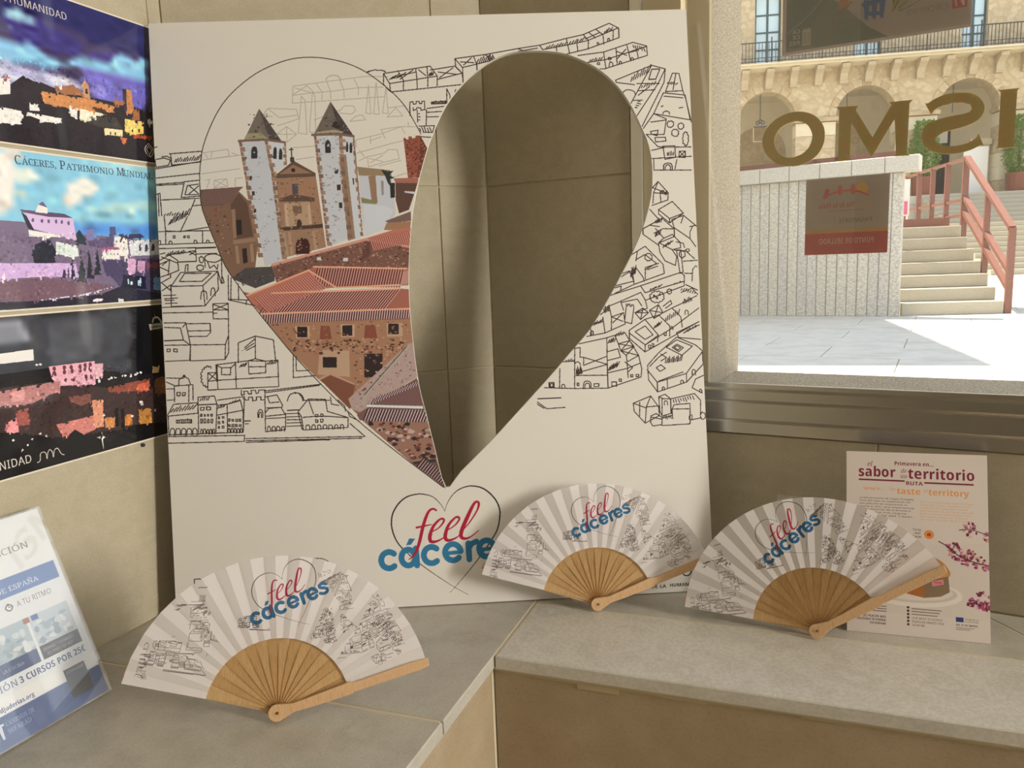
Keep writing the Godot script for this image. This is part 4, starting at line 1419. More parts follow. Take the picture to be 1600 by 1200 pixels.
# ---------------------------------------------------------------- the square outside
func build_square() -> void:
	var wf := frame(CC, WR)
	# paving in front of the window: big slabs near by, one bed under them
	var pave := struct("plaza_pavement", wf)
	slab_part("bed", Vector3(-14, PLAZA_Y - 0.4, -75), Vector3(70, PLAZA_Y - 0.012, -0.32), M.grout_dark, pave)
	for i in range(-1, 11):
		for j in range(0, 13):
			var x0 := -1.2 + i * 1.2 + (0.6 if j % 2 else 0.0)
			var z0 := -2.2 - j * 0.8
			var b := MB.new()
			b.box(Vector3(x0 + 0.004, PLAZA_Y - 0.05, z0 - 0.796), Vector3(x0 + 1.196, PLAZA_Y + rng.randf_range(-0.001, 0.001), z0 - 0.004))
			part("paving_slab", b.mesh(), M.paving, pave)
	slab_part("paving_beyond", Vector3(-14, PLAZA_Y - 0.05, -75), Vector3(70, PLAZA_Y - 0.002, -12.6), M.paving, pave)
	slab_part("paving_beside", Vector3(12.0, PLAZA_Y - 0.05, -12.6), Vector3(70, PLAZA_Y - 0.002, -0.32), M.paving, pave)
	slab_part("paving_left", Vector3(-14, PLAZA_Y - 0.05, -12.6), Vector3(-2.41, PLAZA_Y - 0.002, -2.2), M.paving, pave)
	slab_part("paving_under", Vector3(-14, PLAZA_Y - 0.05, -2.2), Vector3(70, PLAZA_Y - 0.002, -0.32), M.paving, pave)
	# parapet clad in upright granite strips with a capping course
	var u := Vector3(0.83, 0, 0.5577).normalized()
	var sx := frame(Vector3(3.41, PLAZA_Y, -11.29), u)
	var w := thing("granite_parapet", "long grey granite parapet clad in upright strips beside the outdoor stairs", "wall", sx)
	var sw := 0.131
	for i in 20:
		var x1 := 2.09 - i * sw
		var b := MB.new()
		b.bevel_box(Vector3(x1 - sw + 0.005, 0, -0.06), Vector3(x1 - 0.005, 1.86, rng.randf_range(-0.006, 0.006)), 0.006)
		part("strip", b.mesh(), M.strip[rng.randi() % 3], w)
	slab_part("core", Vector3(-0.53, 0, -0.14), Vector3(2.085, 1.86, -0.02), M.granite_cool, w)
	for i in 7:
		var x1 := 2.27 - i * 0.40
		var b := MB.new()
		b.bevel_box(Vector3(x1 - 0.397, 1.862, -0.22), Vector3(x1 - 0.003, 2.06, 0.09), 0.008)
		part("capping_stone", b.mesh(), M.granite_cool, w)
	# stairs, turned a little against the parapet
	var tx := frame(Vector3(6.44, PLAZA_Y, -9.99), Vector3(0.985, 0, 0.1726))
	var st := thing("outdoor_stairs", "short flight of grey granite steps beside the strip-clad parapet", "stairs", tx)
	for i in 7:
		var b := MB.new()
		b.bevel_box(Vector3(-1.24 + 0.03 * i, i * 0.171, -i * 0.25 - 0.40), Vector3(0, (i + 1) * 0.171 - 0.002, -i * 0.25 + 0.012), 0.008)
		part("step", b.mesh(), M.step, st)
	slab_part("landing", Vector3(-1.05, 0, -6.5), Vector3(0, 1.195, -1.92), M.step, st)
	# rust-red steel railing: raking part on the stairs, level part on the landing
	var rl := thing("steel_railing", "rust red flat steel railing climbing the outdoor stairs", "railing", tx)
	var post := func(px: float, y0: float, y1: float, pz: float, ww: float) -> void:
		var b := MB.new()
		b.box(Vector3(px - ww, y0, pz - 0.02), Vector3(px + ww, y1, pz + 0.02))
		part("post", b.mesh(), M.rust, rl)
	post.call(0.055, 0.0, 1.10, 0.0, 0.042)
	post.call(0.045, 0.0, 1.62, -0.75, 0.036)
	post.call(0.045, 0.90, 2.17, -1.55, 0.042)
	for k in [[1.10, 2.17, 0.085], [0.55, 1.60, 0.075], [0.33, 1.40, 0.075]]:
		var b := MB.new()
		b.bar(Vector3(0.05, k[0], 0.0), Vector3(0.05, k[1], -1.55), k[2], 0.05)
		part("raking_rail", b.mesh(), M.rust, rl)
	for i in 4:
		post.call(0.03, 1.195, 2.15, -2.2 - i * 0.62, 0.036)
	for k in [2.15, 1.56, 1.34]:
		var b := MB.new()
		b.bar(Vector3(0.03, k, -1.55), Vector3(0.03, k, -5.2), 0.04, 0.04)
		part("level_rail", b.mesh(), M.rust, rl)
	slab_part("kerb_plate", Vector3(-1.05, 1.197, -2.0), Vector3(0.0, 1.33, -1.95), M.rust, rl)
	# railing on the ramp behind the parapet
	var rr := thing("ramp_railing", "rust red steel railing on the ramp behind the granite parapet", "railing", sx)
	var r0 := MB.new()
	r0.bar(Vector3(-0.6, 2.24, -1.3), Vector3(1.9, 2.24, -1.3), 0.03, 0.07)
	part("top_rail", r0.mesh(), M.rust, rr)
	for i in 4:
		var b := MB.new()
		b.box(Vector3(-0.35 + i * 0.68, 1.0, -1.32), Vector3(-0.30 + i * 0.68, 2.21, -1.28))
		part("post", b.mesh(), M.rust, rr)
	for i in 2:
		var b := MB.new()
		b.bar(Vector3(0.7 + i * 0.3, 2.26, -1.3), Vector3(0.98 + i * 0.30, 1.95, -1.3), 0.03, 0.06)
		part("brace", b.mesh(), M.rust, rr)
	slab_part("ramp_deck", Vector3(-0.6, 0.9, -2.2), Vector3(1.1, 1.0, -0.5), M.granite_cool, rr)
	# street sign board
	var sb := thing("pavement_sign", "small white and pink pavement sign behind the parapet's end", "sign", tx * Transform3D(Basis(), Vector3(-0.36, 1.195, -3.2)))
	slab_part("board", Vector3(-0.16, 0.24, 0), Vector3(0.16, 0.84, 0.03), M.white, sb)
	slab_part("pink_print", Vector3(-0.14, 0.26, 0.031), Vector3(0.13, 0.48, 0.033), plain("d86a92", 0.6), sb)
	for q in [-0.15, 0.12]:
		slab_part("leg", Vector3(q, 0, 0), Vector3(q + 0.03, 0.24, 0.03), M.white, sb)
	# tall neighbouring wing on the left, out of view, whose shadow lies over parapet and stairs
	var hb := 9.0
	var tipp := Vector3(3.58, 0, -5.56) - Vector3(0.57, 0, 0.82) / 1.9 * (hb - PLAZA_Y)
	var da := Vector3(-0.960, 0, -0.281)
	var dbb := Vector3(0.281, 0, -0.960)
	var wing := MB.new()
	wing.prism(PackedVector2Array([flat(tipp), flat(tipp + dbb * 14.0), flat(tipp + dbb * 14.0 + da * 8.0), flat(tipp + da * 8.0)]), PLAZA_Y, hb)
	var wo := part("neighbour_wing", wing.mesh(), M.town, self, Transform3D(LAY, Vector3.ZERO))
	tag(wo, "tall plain stone wing of the neighbouring house, outside the view on the left", "building")

# ---------------------------------------------------------------- the town hall
func build_town_hall() -> void:
	var r := Vector3(0.9863, 0, 0.165)
	var x := frame(Vector3(9.8, 0, -32.39), r)
	var o := thing("town_hall", "cream stone town hall with arcade, balcony and tall windows across the square", "building", x)
	var arches := [-2.84, 0.93, 4.70, 8.47, 12.24, 16.01]
	var base := 2.67
	var spring := 5.97
	var rad := 1.12
	var x_lo := -4.7
	var x_hi := 17.9
	# spandrels: a bay of wall over each arch, and piers between
	for c in arches:
		var p := PackedVector2Array([Vector2(c - 1.885, spring), Vector2(c - rad, spring)])
		for i in range(1, 20):
			var a := PI - PI * i / 20.0
			p.append(Vector2(c + cos(a) * rad, spring + sin(a) * rad))
		p.append_array([Vector2(c + rad, spring), Vector2(c + 1.885, spring), Vector2(c + 1.885, 12.4), Vector2(c - 1.885, 12.4)])
		if c == 0.93 or c == 4.70 or c == 8.47:
			# leave the tall window open
			var wx: Array = {0.93: [0.42, 1.42], 4.70: [4.19, 5.19], 8.47: [8.08, 8.98]}[c]
			p = PackedVector2Array([Vector2(c - 1.885, spring), Vector2(c - rad, spring)])
			for i in range(1, 20):
				var a := PI - PI * i / 20.0
				p.append(Vector2(c + cos(a) * rad, spring + sin(a) * rad))
			p.append_array([Vector2(c + rad, spring), Vector2(c + 1.885, spring), Vector2(c + 1.885, 12.4), Vector2(wx[1], 12.4), Vector2(wx[1], 8.06), Vector2(wx[0], 8.06), Vector2(wx[0], 12.4), Vector2(c - 1.885, 12.4)])
			town_window(o, wx[0], wx[1], 8.06, 10.75)
			slab_part("lintel", Vector3(wx[0], 10.75, -0.7), Vector3(wx[1], 12.4, -0.002), M.town, o)
		var b := MB.new()
		b.prism(p, -0.7, 0.0)
		part("bay", b.mesh(), M.town, o)
		# ring of voussoirs
		for i in 11:
			var a0 := PI - PI * i / 11.0 - 0.006
			var a1 := PI - PI * (i + 1) / 11.0 + 0.006
			var q := PackedVector2Array()
			for k in 3:
				var a := lerpf(a0, a1, k / 2.0)
				q.append(Vector2(c + cos(a) * (rad + 0.004), spring + sin(a) * (rad + 0.004)))
			for k in 3:
				var a := lerpf(a1, a0, k / 2.0)
				q.append(Vector2(c + cos(a) * (rad + 0.27), spring + sin(a) * (rad + 0.27)))
			var vb := MB.new()
			vb.prism(q, 0.002, 0.03 + 0.004 * (i % 2))
			part("voussoir", vb.mesh(), M.town_b if i % 2 else M.town, o)
		# pier on the right of the arch, in courses
		var y := base
		while y < spring - 0.2:
			var h := minf(0.52, spring - 0.16 - y)
			slab_part("pier_stone", Vector3(c + rad + 0.004, y + 0.006, -0.7), Vector3(c + 3.77 - rad - 0.004, y + h - 0.006, 0.0), M.town_pale if int(y * 3) % 2 else M.town, o)
			y += h
		slab_part("impost", Vector3(c + rad - 0.08, spring - 0.16, -0.72), Vector3(c + 3.77 - rad + 0.08, spring, 0.10), M.town_b, o)
	# ashlar courses on the wall under the balcony
	var row := 0
	for y in [6.05, 6.47, 6.89, 7.31]:
		var bx := x_lo + (0.55 if row % 2 else 0.0)
		while bx < 13.0:
			var wide := 0.95 + 0.25 * ((int(bx * 7) + row) % 3)
			var clear := true
			for c in arches:
				for cx in [bx, bx + wide]:
					for cy in [y, y + 0.41]:
						if Vector2(cx - c, cy - spring).length() < rad + 0.31:
							clear = false
				if bx < c and bx + wide > c and y < spring + rad + 0.31:
					clear = false
			if clear and bx > -1.6:
				slab_part("ashlar", Vector3(bx + 0.005, y + 0.005, 0.0), Vector3(bx + wide - 0.005, y + 0.405, rng.randf_range(0.006, 0.014)), [M.town, M.town_b, M.town_pale][rng.randi() % 3], o)
			bx += wide
		row += 1
	# balcony on corbels
	var bal := MB.new()
	bal.prism(PackedVector2Array([Vector2(0, 7.86), Vector2(0.62, 7.90), Vector2(0.70, 7.95), Vector2(0.85, 7.97), Vector2(0.85, 8.03), Vector2(0, 8.06)]), -x_hi, -x_lo)
	part("balcony_slab", bal.mesh(), M.town_pale, o, Transform3D(Basis(Vector3(0, 0, 1), Vector3.UP, Vector3(-1, 0, 0)), Vector3.ZERO))
	var cm := MB.new()
	cm.prism(PackedVector2Array([Vector2(0, 7.19), Vector2(0.16, 7.19), Vector2(0.22, 7.27), Vector2(0.22, 7.40), Vector2(0.30, 7.55), Vector2(0.46, 7.66), Vector2(0.58, 7.72), Vector2(0.60, 7.86), Vector2(0, 7.86)]), -0.14, 0.14, Rect2(), 0.0)
	var corbel := cm.mesh()
	var u := 0.0
	for i in 19:
		u = -3.75 + 0.942 * i
		part("corbel", corbel, M.corbel, o, Transform3D(Basis(Vector3(0, 0, 1), Vector3.UP, Vector3(-1, 0, 0)), Vector3(u, 0, 0)))
	var bar := MB.new()
	bar.box(Vector3(-0.011, 8.08, 0.73), Vector3(0.011, 8.80, 0.752))
	var bm := bar.mesh()
	for i in 118:
		part("baluster", bm, M.iron, o, Transform3D(Basis(), Vector3(-2.4 + i * 0.125, 0, 0)))
	slab_part("railing_top", Vector3(-3.0, 8.80, 0.72), Vector3(13.0, 8.835, 0.765), M.iron, o)
	slab_part("railing_foot", Vector3(-3.0, 8.10, 0.73), Vector3(13.0, 8.125, 0.755), M.iron, o)
	slab_part("railing_band", Vector3(-3.0, 8.235, 0.73), Vector3(13.0, 8.255, 0.755), M.iron, o)
	var ring := TorusMesh.new()
	ring.inner_radius = 0.030
	ring.outer_radius = 0.050
	ring.rings = 10
	ring.ring_segments = 6
	for i in 58:
		part("railing_ring", ring, M.iron, o, Transform3D(Basis(Vector3.RIGHT, PI / 2), Vector3(-2.3 + i * 0.25, 8.18, 0.742)))
	for i in 8:
		slab_part("railing_post", Vector3(-2.84 + i * 1.885, 8.05, 0.725), Vector3(-2.80 + i * 1.885, 9.0, 0.765), M.iron, o)
	# inside the arcade
	slab_part("arcade_back_wall", Vector3(x_lo, base, -4.6), Vector3(x_hi, 7.6, -4.2), M.town_pale, o)
	slab_part("arcade_ceiling", Vector3(x_lo, 7.45, -4.2), Vector3(x_hi, 7.7, -0.7), M.town_pale, o)
	slab_part("arcade_floor", Vector3(x_lo, base - 0.3, -4.6), Vector3(x_hi, base, 0.9), M.granite_cool, o)
	slab_part("body", Vector3(x_lo, 7.7, -6.0), Vector3(x_hi, 12.4, -0.72), M.town, o)
	slab_part("plinth", Vector3(x_lo, PLAZA_Y, -4.6), Vector3(x_hi, base - 0.3, 0.85), M.granite_cool, o)
	# arch-headed niches on the back wall, doorway with an iron gate, notice panel
	for c in [0.93, 4.70]:
		var p := PackedVector2Array([Vector2(c - 0.9, base), Vector2(c + 1.5, base)])
		for i in 17:
			var a := PI * i / 16.0
			p.append(Vector2(c + 0.3 + cos(a) * 1.2, 5.2 + sin(a) * 1.2))
		var b := MB.new()
		b.prism(p, -4.2, -4.17)
		part("blind_arch", b.mesh(), M.town_b, o)
	slab_part("gate_panel", Vector3(8.15, base, -4.18), Vector3(9.35, 5.9, -4.10), M.iron, o)
	for i in 7:
		slab_part("gate_bar", Vector3(8.2 + i * 0.18, base, -4.08), Vector3(8.23 + i * 0.18, 5.5, -4.05), M.iron, o)
	slab_part("gate_sign", Vector3(8.4, 5.2, -4.04), Vector3(9.2, 5.75, -4.0), M.white, o)
	slab_part("notice_panel", Vector3(8.55, base + 0.1, -0.5), Vector3(9.45, 4.55, -0.44), M.white, o)
	slab_part("notice_shelf", Vector3(8.75, 4.62, -0.5), Vector3(9.55, 4.85, -0.4), M.corbel, o)
	# hanging sign in the left arch and a lamp rod in the next
	slab_part("sign_rod", Vector3(0.70, 6.05, -0.36), Vector3(0.73, 7.1, -0.34), M.iron, o)
	slab_part("lamp_rod", Vector3(4.05, 5.7, -0.36), Vector3(4.075, 7.1, -0.34), M.iron, o)
	slab_part("lamp_rod", Vector3(8.0, 5.9, -0.36), Vector3(8.025, 7.1, -0.34), M.iron, o)
	for i in 3:
		part("sign_crown", ring, M.iron, o, Transform3D(Basis(Vector3.RIGHT, PI / 2).scaled(Vector3(1.7, 1.7, 1.7)), Vector3(0.62 + i * 0.1, 5.98 + (0.05 if i == 1 else 0.0), -0.35)))
	slab_part("sign_frame", Vector3(0.44, 5.80, -0.37), Vector3(1.0, 5.84, -0.33), M.iron, o)
	slab_part("sign_frame", Vector3(0.44, 5.22, -0.37), Vector3(1.0, 5.25, -0.33), M.corbel, o)
	slab_part("sign_frame", Vector3(0.44, 5.22, -0.37), Vector3(0.47, 5.84, -0.33), M.corbel, o)
	slab_part("sign_frame", Vector3(0.97, 5.22, -0.37), Vector3(1.0, 5.84, -0.33), M.corbel, o)
	# broad stairs up to the arcade
	var st := thing("town_hall_stairs", "broad beige stone stairs leading up to the arcade", "stairs", x)
	for i in 17:
		var b := MB.new()
		b.bevel_box(Vector3(6.4, PLAZA_Y + i * 0.1718, 0.9), Vector3(17.8, PLAZA_Y + (i + 1) * 0.1718 - 0.003, 0.95 + (17 - i) * 0.40), 0.01)
		part("step", b.mesh(), M.step, st)
	# clipped trees in pots
	for k in [[6.75, 0.55, "slim clipped tree in a rusty pot left of the arcade gate"], [10.15, 0.55, "bushy clipped tree in a rusty pot at the right edge"]]:
		potted_tree(x * Vector3(k[0], base, k[1]), k[2])

func town_window(o: Node3D, x0: float, x1: float, y0: float, y1: float) -> void:
	var f := part("window", null, null, o)
	var b := MB.new()
	for q in [[x0, x0 + 0.07], [x1 - 0.07, x1], [(x0 + x1) * 0.5 - 0.04, (x0 + x1) * 0.5 + 0.04]]:
		b.box(Vector3(q[0], y0, -0.25), Vector3(q[1], y1, -0.18))
	var n := 4
	for i in n + 1:
		var y := lerpf(y0, y1 - 0.06, float(i) / n)
		b.box(Vector3(x0, y, -0.245), Vector3(x1, y + 0.06, -0.185))
	f.mesh = b.mesh()
	f.material_override = M.window_paint
	for i in n:
		for j in 2:
			var a := lerpf(x0, x1, j / 2.0)
			slab_part("pane", Vector3(a + 0.03, lerpf(y0, y1, float(i) / n), -0.225), Vector3(a + (x1 - x0) / 2.0 - 0.03, lerpf(y0, y1, (i + 1.0) / n), -0.215), M.pane, f)

func potted_tree(at: Vector3, label: String) -> void:
	var o := thing("potted_tree", label, "tree", Transform3D(Basis(), at), "potted trees by the arcade")
	var p := MB.new()
	p.tube(Vector3(0, 0, 0), Vector3(0, 0.72, 0), 0.36, 16, 0.44)
	part("pot", p.mesh(), M.pot, o)
	var t := MB.new()
	t.tube(Vector3(0, 0.7, 0), Vector3(0, 2.3, 0), 0.05, 8, 0.02)
	part("trunk", t.mesh(), M.trunk, o)
	var f := MB.new()
	for i in 2600:
		var y := rng.randf()
		var wide := 0.58 * (0.55 + 0.45 * sin(PI * pow(y, 0.7))) * sqrt(rng.randf_range(0.25, 1.0))
		var a := rng.randf() * TAU
		var c := Vector3(cos(a) * wide, 0.75 + y * 2.1, sin(a) * wide)
		var d := Vector3(rng.randf_range(-1, 1), rng.randf_range(-0.6, 1), rng.randf_range(-1, 1)).normalized() * 0.085
		var s := d.cross(Vector3(rng.randf_range(-1, 1), rng.randf_range(-1, 1), rng.randf_range(-1, 1))).normalized() * 0.035
		f.tri(c, c + d * 0.5 + s, c + d)
		f.tri(c, c + d, c + d * 0.5 - s)
	part("foliage", f.mesh(), M.leaf, o)


# ---------------------------------------------------------------- measured outlines and prints (millimetres)
const PHOTO_O := Vector2(132.88, 422.85)
const PHOTO_X := Vector2(0.36375, 0.01562)
const PHOTO_Y := Vector2(-0.01857, 0.36786)
const JOINT_A := Vector3(-0.2929, 0, -1.0360)
const JOINT_B := Vector3(-0.1161, 0, -0.9737)
const INK := [
[8,231,16,229],
[11,252,12,265],
[13,251,27,249,38,253,34,262,12,265],
[23,247,32,246,39,250,39,262],
[37,242,94,239,91,258,40,262,39,243],
[9,268,91,257],
[10,284,88,278],
[10,295,58,293],
[10,297,57,296],
[87,290,60,292,53,320,86,318],
[85,297,65,299,60,315,84,315],
[68,299,84,314],
[67,314,85,300],
[9,313,16,311,17,351],
[13,313,12,351],
[18,323,85,322],
[77,324,64,352],
[73,335,88,334],
[45,257,48,252],
[48,257,52,250],
[52,256,57,249],
[56,256,59,252],
[60,256,64,250],
[63,256,69,248],
[67,256,70,251],
[71,255,75,249],
[75,255,80,247],
[79,255,82,250],
[82,255,87,248],
[86,254,91,246],
[21,351,24,348],
[26,351,29,347],
[30,351,34,345],
[35,351,37,348],
[39,351,42,347],
[44,351,47,346],
[48,351,50,348],
[52,351,55,347],
[57,351,60,346],
[61,351,63,348],
[21,352,22,378,48,380,97,374],
[48,380,62,354],
[8,379,99,380],
[22,379,21,401],
[87,381,86,402],
[8,402,106,402],
[35,387,38,387,38,391,35,391,35,387],
[54,388,56,388,56,391,53,391,54,388],
[60,388,63,388,63,392,60,391,60,388],
[7,401,7,397,8,395,10,395,12,395,12,397,12,401],
[27,402,27,398,28,397,29,396,31,397,32,398,32,402],
[71,402,71,398,72,397,73,396,75,397,76,399,76,402],
[93,402,93,399,94,397,96,397,97,398,98,399,98,402],
[9,409,109,410],
[10,419,19,417],
[20,421,62,417,73,423,73,434,40,434],
[61,416,73,415,73,423,61,416],
[62,422,73,416],
[110,421,73,421,73,411,109,411],
[9,430,26,421,40,431,41,449,24,455,8,460],
[12,424,40,436],
[8,437,26,430,40,436],
[26,430,22,457],
[8,442,24,450],
[7,471,26,461,26,456],
[11,471,24,484,26,475],
[10,484,26,474],
[26,477,82,478,84,514,24,513,26,477],
[82,478,110,453,109,486,84,514],
[26,477,44,453,110,453],
[51,455,98,456,81,470,41,469,51,455],
[52,451,54,440,58,439,57,451],
[77,502,78,493,79,489,83,487,87,489,88,493,88,503],
[95,496,96,488,97,484,100,482,102,484,103,488,103,497],
[118,430,116,433,112,435,106,437,99,436,93,435,89,432,88,429,89,426,94,423,100,422,107,422,113,424,117,427,118,430],
[88,429,88,445],
[118,430,116,475],
[86,431,86,433,85,435,84,436,83,437,81,437,80,435,79,435,78,433,79,431,78,429,79,427,81,427,82,425,83,426,84,427,86,428,86,429,86,431],
[85,446,85,447,84,449,83,449,81,450,79,451,78,450,76,450,74,449,74,447,73,446,73,445,74,443,75,442,76,441,78,441,80,441,82,441,83,442,85,443,85,444,85,446],
[110,453,115,475,120,474,118,464],
[93,436,96,447,104,442,109,450,111,441],
[128,461,126,505,172,517],
[133,465,130,505],
[145,480,144,506],
[129,504,161,507],
[158,506,157,515],
[8,514,84,514],
[9,524,97,526],
[98,511,125,511,124,539,97,538,98,511],
[98,512,125,523],
[98,522,125,512],
[98,522,125,523],
[98,528,104,528],
[10,542,48,543,54,584,51,611,8,611],
[10,550,38,552,42,574,8,574],
[42,551,48,544],
[42,574,54,584],
[8,582,116,585],
[54,584,52,612],
[116,585,114,612],
[124,539,121,600,114,612,52,612],
[116,585,122,570],
[48,545,91,546,91,562,84,569,53,568],
[52,558,90,559],
[12,589,18,589,17,594,12,594,12,589],
[24,589,30,590,30,595,24,594,24,589],
[139,583,170,572,202,580,204,618],
[139,583,137,619],
[170,572,168,613],
[97,621,155,616,168,613,186,618,208,617,207,665,80,666,81,651],
[97,621,97,651],
[132,619,131,664],
[99,622,98,665],
[98,649,208,647],
[155,616,155,640,185,639,186,618],
[155,616,186,618],
[156,627,186,628],
[107,627,123,627,122,640,106,639,107,627],
[99,622,107,627],
[132,620,123,628],
[82,635,97,635,98,649,81,650,82,635],
[82,635,98,649],
[81,650,97,635],
[80,659,78,661,76,660,76,657,73,658,72,656,72,652,70,652,69,650,71,646,69,644,69,642,71,640,69,637,70,634,72,633,72,630,73,628,76,628,76,625,78,624,80,625,81,622,83,622,84,625,86,623,88,624,88,627],
[236,610,234,650,274,648],
[241,612,240,638,263,638],
[8,641,38,643],
[29,656,30,645,39,639,47,644,50,655],
[41,639,41,640,41,640,40,641,39,641,38,640,38,640,38,639,38,638,39,638,39,637,40,637,41,638,41,638,41,639],
[20,685,21,656,54,655,53,683],
[47,655,45,686],
[25,668,31,668,30,674,25,674,25,668],
[35,669,40,669,39,674,34,674,35,669],
[7,648,23,656],
[7,661,21,661],
[7,681,20,681],
[6,708,18,689,61,688,61,707,6,710],
[60,707,62,678,91,677,95,692,90,745],
[61,692,95,692],
[7,710,6,745],
[61,707,59,746],
[6,744,138,745],
[65,697,72,697,71,702,65,702,65,697],
[76,696,83,697,83,702,76,702,76,696],
[95,694,113,693,111,745],
[113,693,137,687,141,707,139,744],
[94,712,142,705],
[140,669,139,677,145,677,144,671,151,671,152,676,158,676,157,670,165,670,166,676,170,675,171,670,182,670,181,689],
[144,680,146,687,152,687,152,682,159,682,159,689,166,688,166,682,174,682,174,688,181,688],
[140,677,144,687,139,745],
[181,689,179,746],
[167,720,167,711,169,707,172,705,175,707,176,712,175,720],
[169,719,169,714,170,711,171,710,173,711,173,714,173,720],
[182,683,203,680,212,699,211,703,183,703],
[186,683,189,694,206,693],
[181,711,187,704,209,703,216,716,181,718],
[217,714,215,744,179,746],
[182,722,217,722],
[221,692,222,689,223,686,225,683,227,680,230,679,233,678,236,677,239,678,242,679,244,681,246,684,248,687,249,690,249,693],
[236,679,238,678,239,678,241,678,242,679,244,679,245,680,246,681,247,682,248,683,249,685,250,687,250,688,250,690,250,692],
[250,692,297,694],
[239,713,259,690,290,692,292,714,329,727,328,745,247,746,245,721,239,713],
[248,723,270,722,292,723,327,727],
[259,690,267,718],
[239,713,245,745],
[270,719,275,719,274,723,270,723,270,719],
[280,718,284,719,284,723,280,723,280,718],
[270,728,274,729,274,733,270,733,270,728],
[279,728,284,728,283,733,279,733,279,728],
[96,685,139,681],
[181,672,284,664],
[183,675,280,666],
[299,688,300,701,313,704],
[312,694,324,706,325,715],
[329,715,332,725,345,732],
[5,747,141,751,140,762,4,759],
[143,757,358,763,332,738],
[143,761,352,766],
[143,764,294,766],
[142,725,153,725],
[143,730,149,730],
[8,745,9,737,10,734,13,732,16,734,17,737,16,745],
[63,745,63,740,64,737,65,736,66,737,67,740,66,745],
[112,745,112,740,113,738,114,737,115,738,116,740,115,745],
[18,745,19,738,20,734,23,733,26,734,27,738,26,745],
[68,745,68,740,69,737,70,736,72,737,72,740,72,745],
[117,745,117,740,118,738,119,737,121,738,121,740,121,745],
[28,745,29,738,30,735,33,733,36,735,37,738,36,746],
[74,745,74,740,75,738,76,737,77,738,78,740,77,746],
[122,745,123,741,123,738,125,737,126,738,127,741,126,746],
[38,746,39,738,40,735,43,734,46,735,47,739,46,746],
[79,746,79,740,80,738,81,737,83,738,83,740,83,746],
[128,746,128,741,129,739,130,738,132,739,132,741,132,746],
[49,746,49,739,50,735,53,734,56,736,57,739,56,747],
[84,746,85,741,85,738,87,737,88,738,88,741,88,746],
[133,746,134,741,134,739,136,738,137,739,138,741,137,746],
[182,745,183,740,184,737,186,736,187,738,188,740,188,745],
[191,746,191,740,192,738,194,737,196,738,197,740,196,746],
[199,746,199,741,200,738,202,737,204,738,205,741,205,746],
[208,746,208,741,209,739,211,738,213,739,213,741,213,747],
[252,745,252,740,253,738,256,737,258,738,259,740,259,745],
[262,745,263,740,264,738,266,737,268,738,269,741,269,745],
[273,746,273,741,274,738,276,738,278,739,279,741,279,746],
[283,746,283,741,284,739,286,738,289,739,290,741,289,746],
[293,747,293,742,294,739,297,739,299,740,300,742,300,747],
[303,747,304,742,305,740,307,739,309,740,310,742,310,747],
[314,747,314,743,315,740,317,739,320,741,320,743,320,748],
[220,709,241,709],
[219,715,242,715],
[219,721,243,721],
[219,726,244,727],
[218,732,245,732],
[218,738,247,738],
[65,709,67,709,67,713,64,713,65,709],
[64,718,67,718,67,725,64,725,64,718],
[71,710,73,710,73,713,71,713,71,710],
[70,718,73,718,73,725,70,725,70,718],
[77,710,79,710,79,713,77,713,77,710],
[77,719,79,719,79,725,76,725,77,719],
[83,710,86,710,85,714,83,713,83,710],
[83,719,86,719,85,726,82,725,83,719],
[114,720,117,720,116,724,114,724,114,720],
[113,730,116,730,116,734,113,733,113,730],
[120,721,123,721,123,724,120,724,120,721],
[120,730,123,730,123,734,119,734,120,730],
[127,721,130,721,130,725,127,725,127,721],
[126,730,129,731,129,734,126,734,126,730],
[133,721,136,721,136,725,133,725,133,721],
[133,731,136,731,136,735,132,734,133,731],
[96,715,98,715,98,719,96,719,96,715],
[103,715,106,715,106,718,103,718,103,715],
[95,724,98,724,98,728,95,728,95,724],
[103,723,105,724,105,727,103,727,103,723],
[95,733,97,733,97,736,95,736,95,733],
[102,732,105,732,105,736,102,736,102,732],
[21,723,21,718,48,718,48,724],
[21,723,48,724],
[23,723,24,719],
[26,723,27,718],
[30,723,31,717],
[33,723,34,719],
[36,723,37,718],
[40,723,41,716],
[43,723,44,719],
[46,723,47,718],
[12,703,18,697],
[17,703,24,695],
[22,702,31,692],
[27,702,32,696],
[32,701,39,693],
[37,701,45,691],
[42,700,47,694],
[46,700,53,692],
[51,699,60,690],
[65,685,67,681],
[69,684,71,679],
[72,684,75,678],
[76,684,78,680],
[79,684,82,679],
[139,627,143,622],
[142,626,147,621],
[145,626,152,619],
[148,626,152,621],
[188,624,190,621],
[191,624,194,619],
[194,624,198,618],
[197,624,199,620],
[200,623,203,618],
[203,623,207,617],
[146,597,146,597],
[167,576,167,576],
[150,592,168,578],
[150,595,167,585],
[153,597,168,590],
[96,700,98,696],
[99,699,102,695],
[102,699,105,693],
[105,698,107,695],
[107,697,110,693],
[117,693,119,690],
[121,692,124,688],
[125,691,129,686],
[129,690,132,687],
[133,689,136,685],
[23,421,25,417],
[26,421,29,416],
[29,421,33,414],
[32,420,35,417],
[35,420,39,415],
[39,420,43,414],
[42,420,44,416],
[45,420,48,415],
[48,419,52,413],
[51,419,54,415],
[11,493,33,493],
[13,499,36,498],
[14,502,30,502],
[14,507,35,507],
[28,367,34,358],
[31,366,39,353],
[35,364,45,348],
[39,363,45,353],
[42,361,50,349],
[46,360,56,344],
[50,358,55,349],
[53,357,61,344],
[57,355,67,340],
[13,439,15,437],
[16,436,20,434],
[20,433,25,430],
[24,430,27,429],
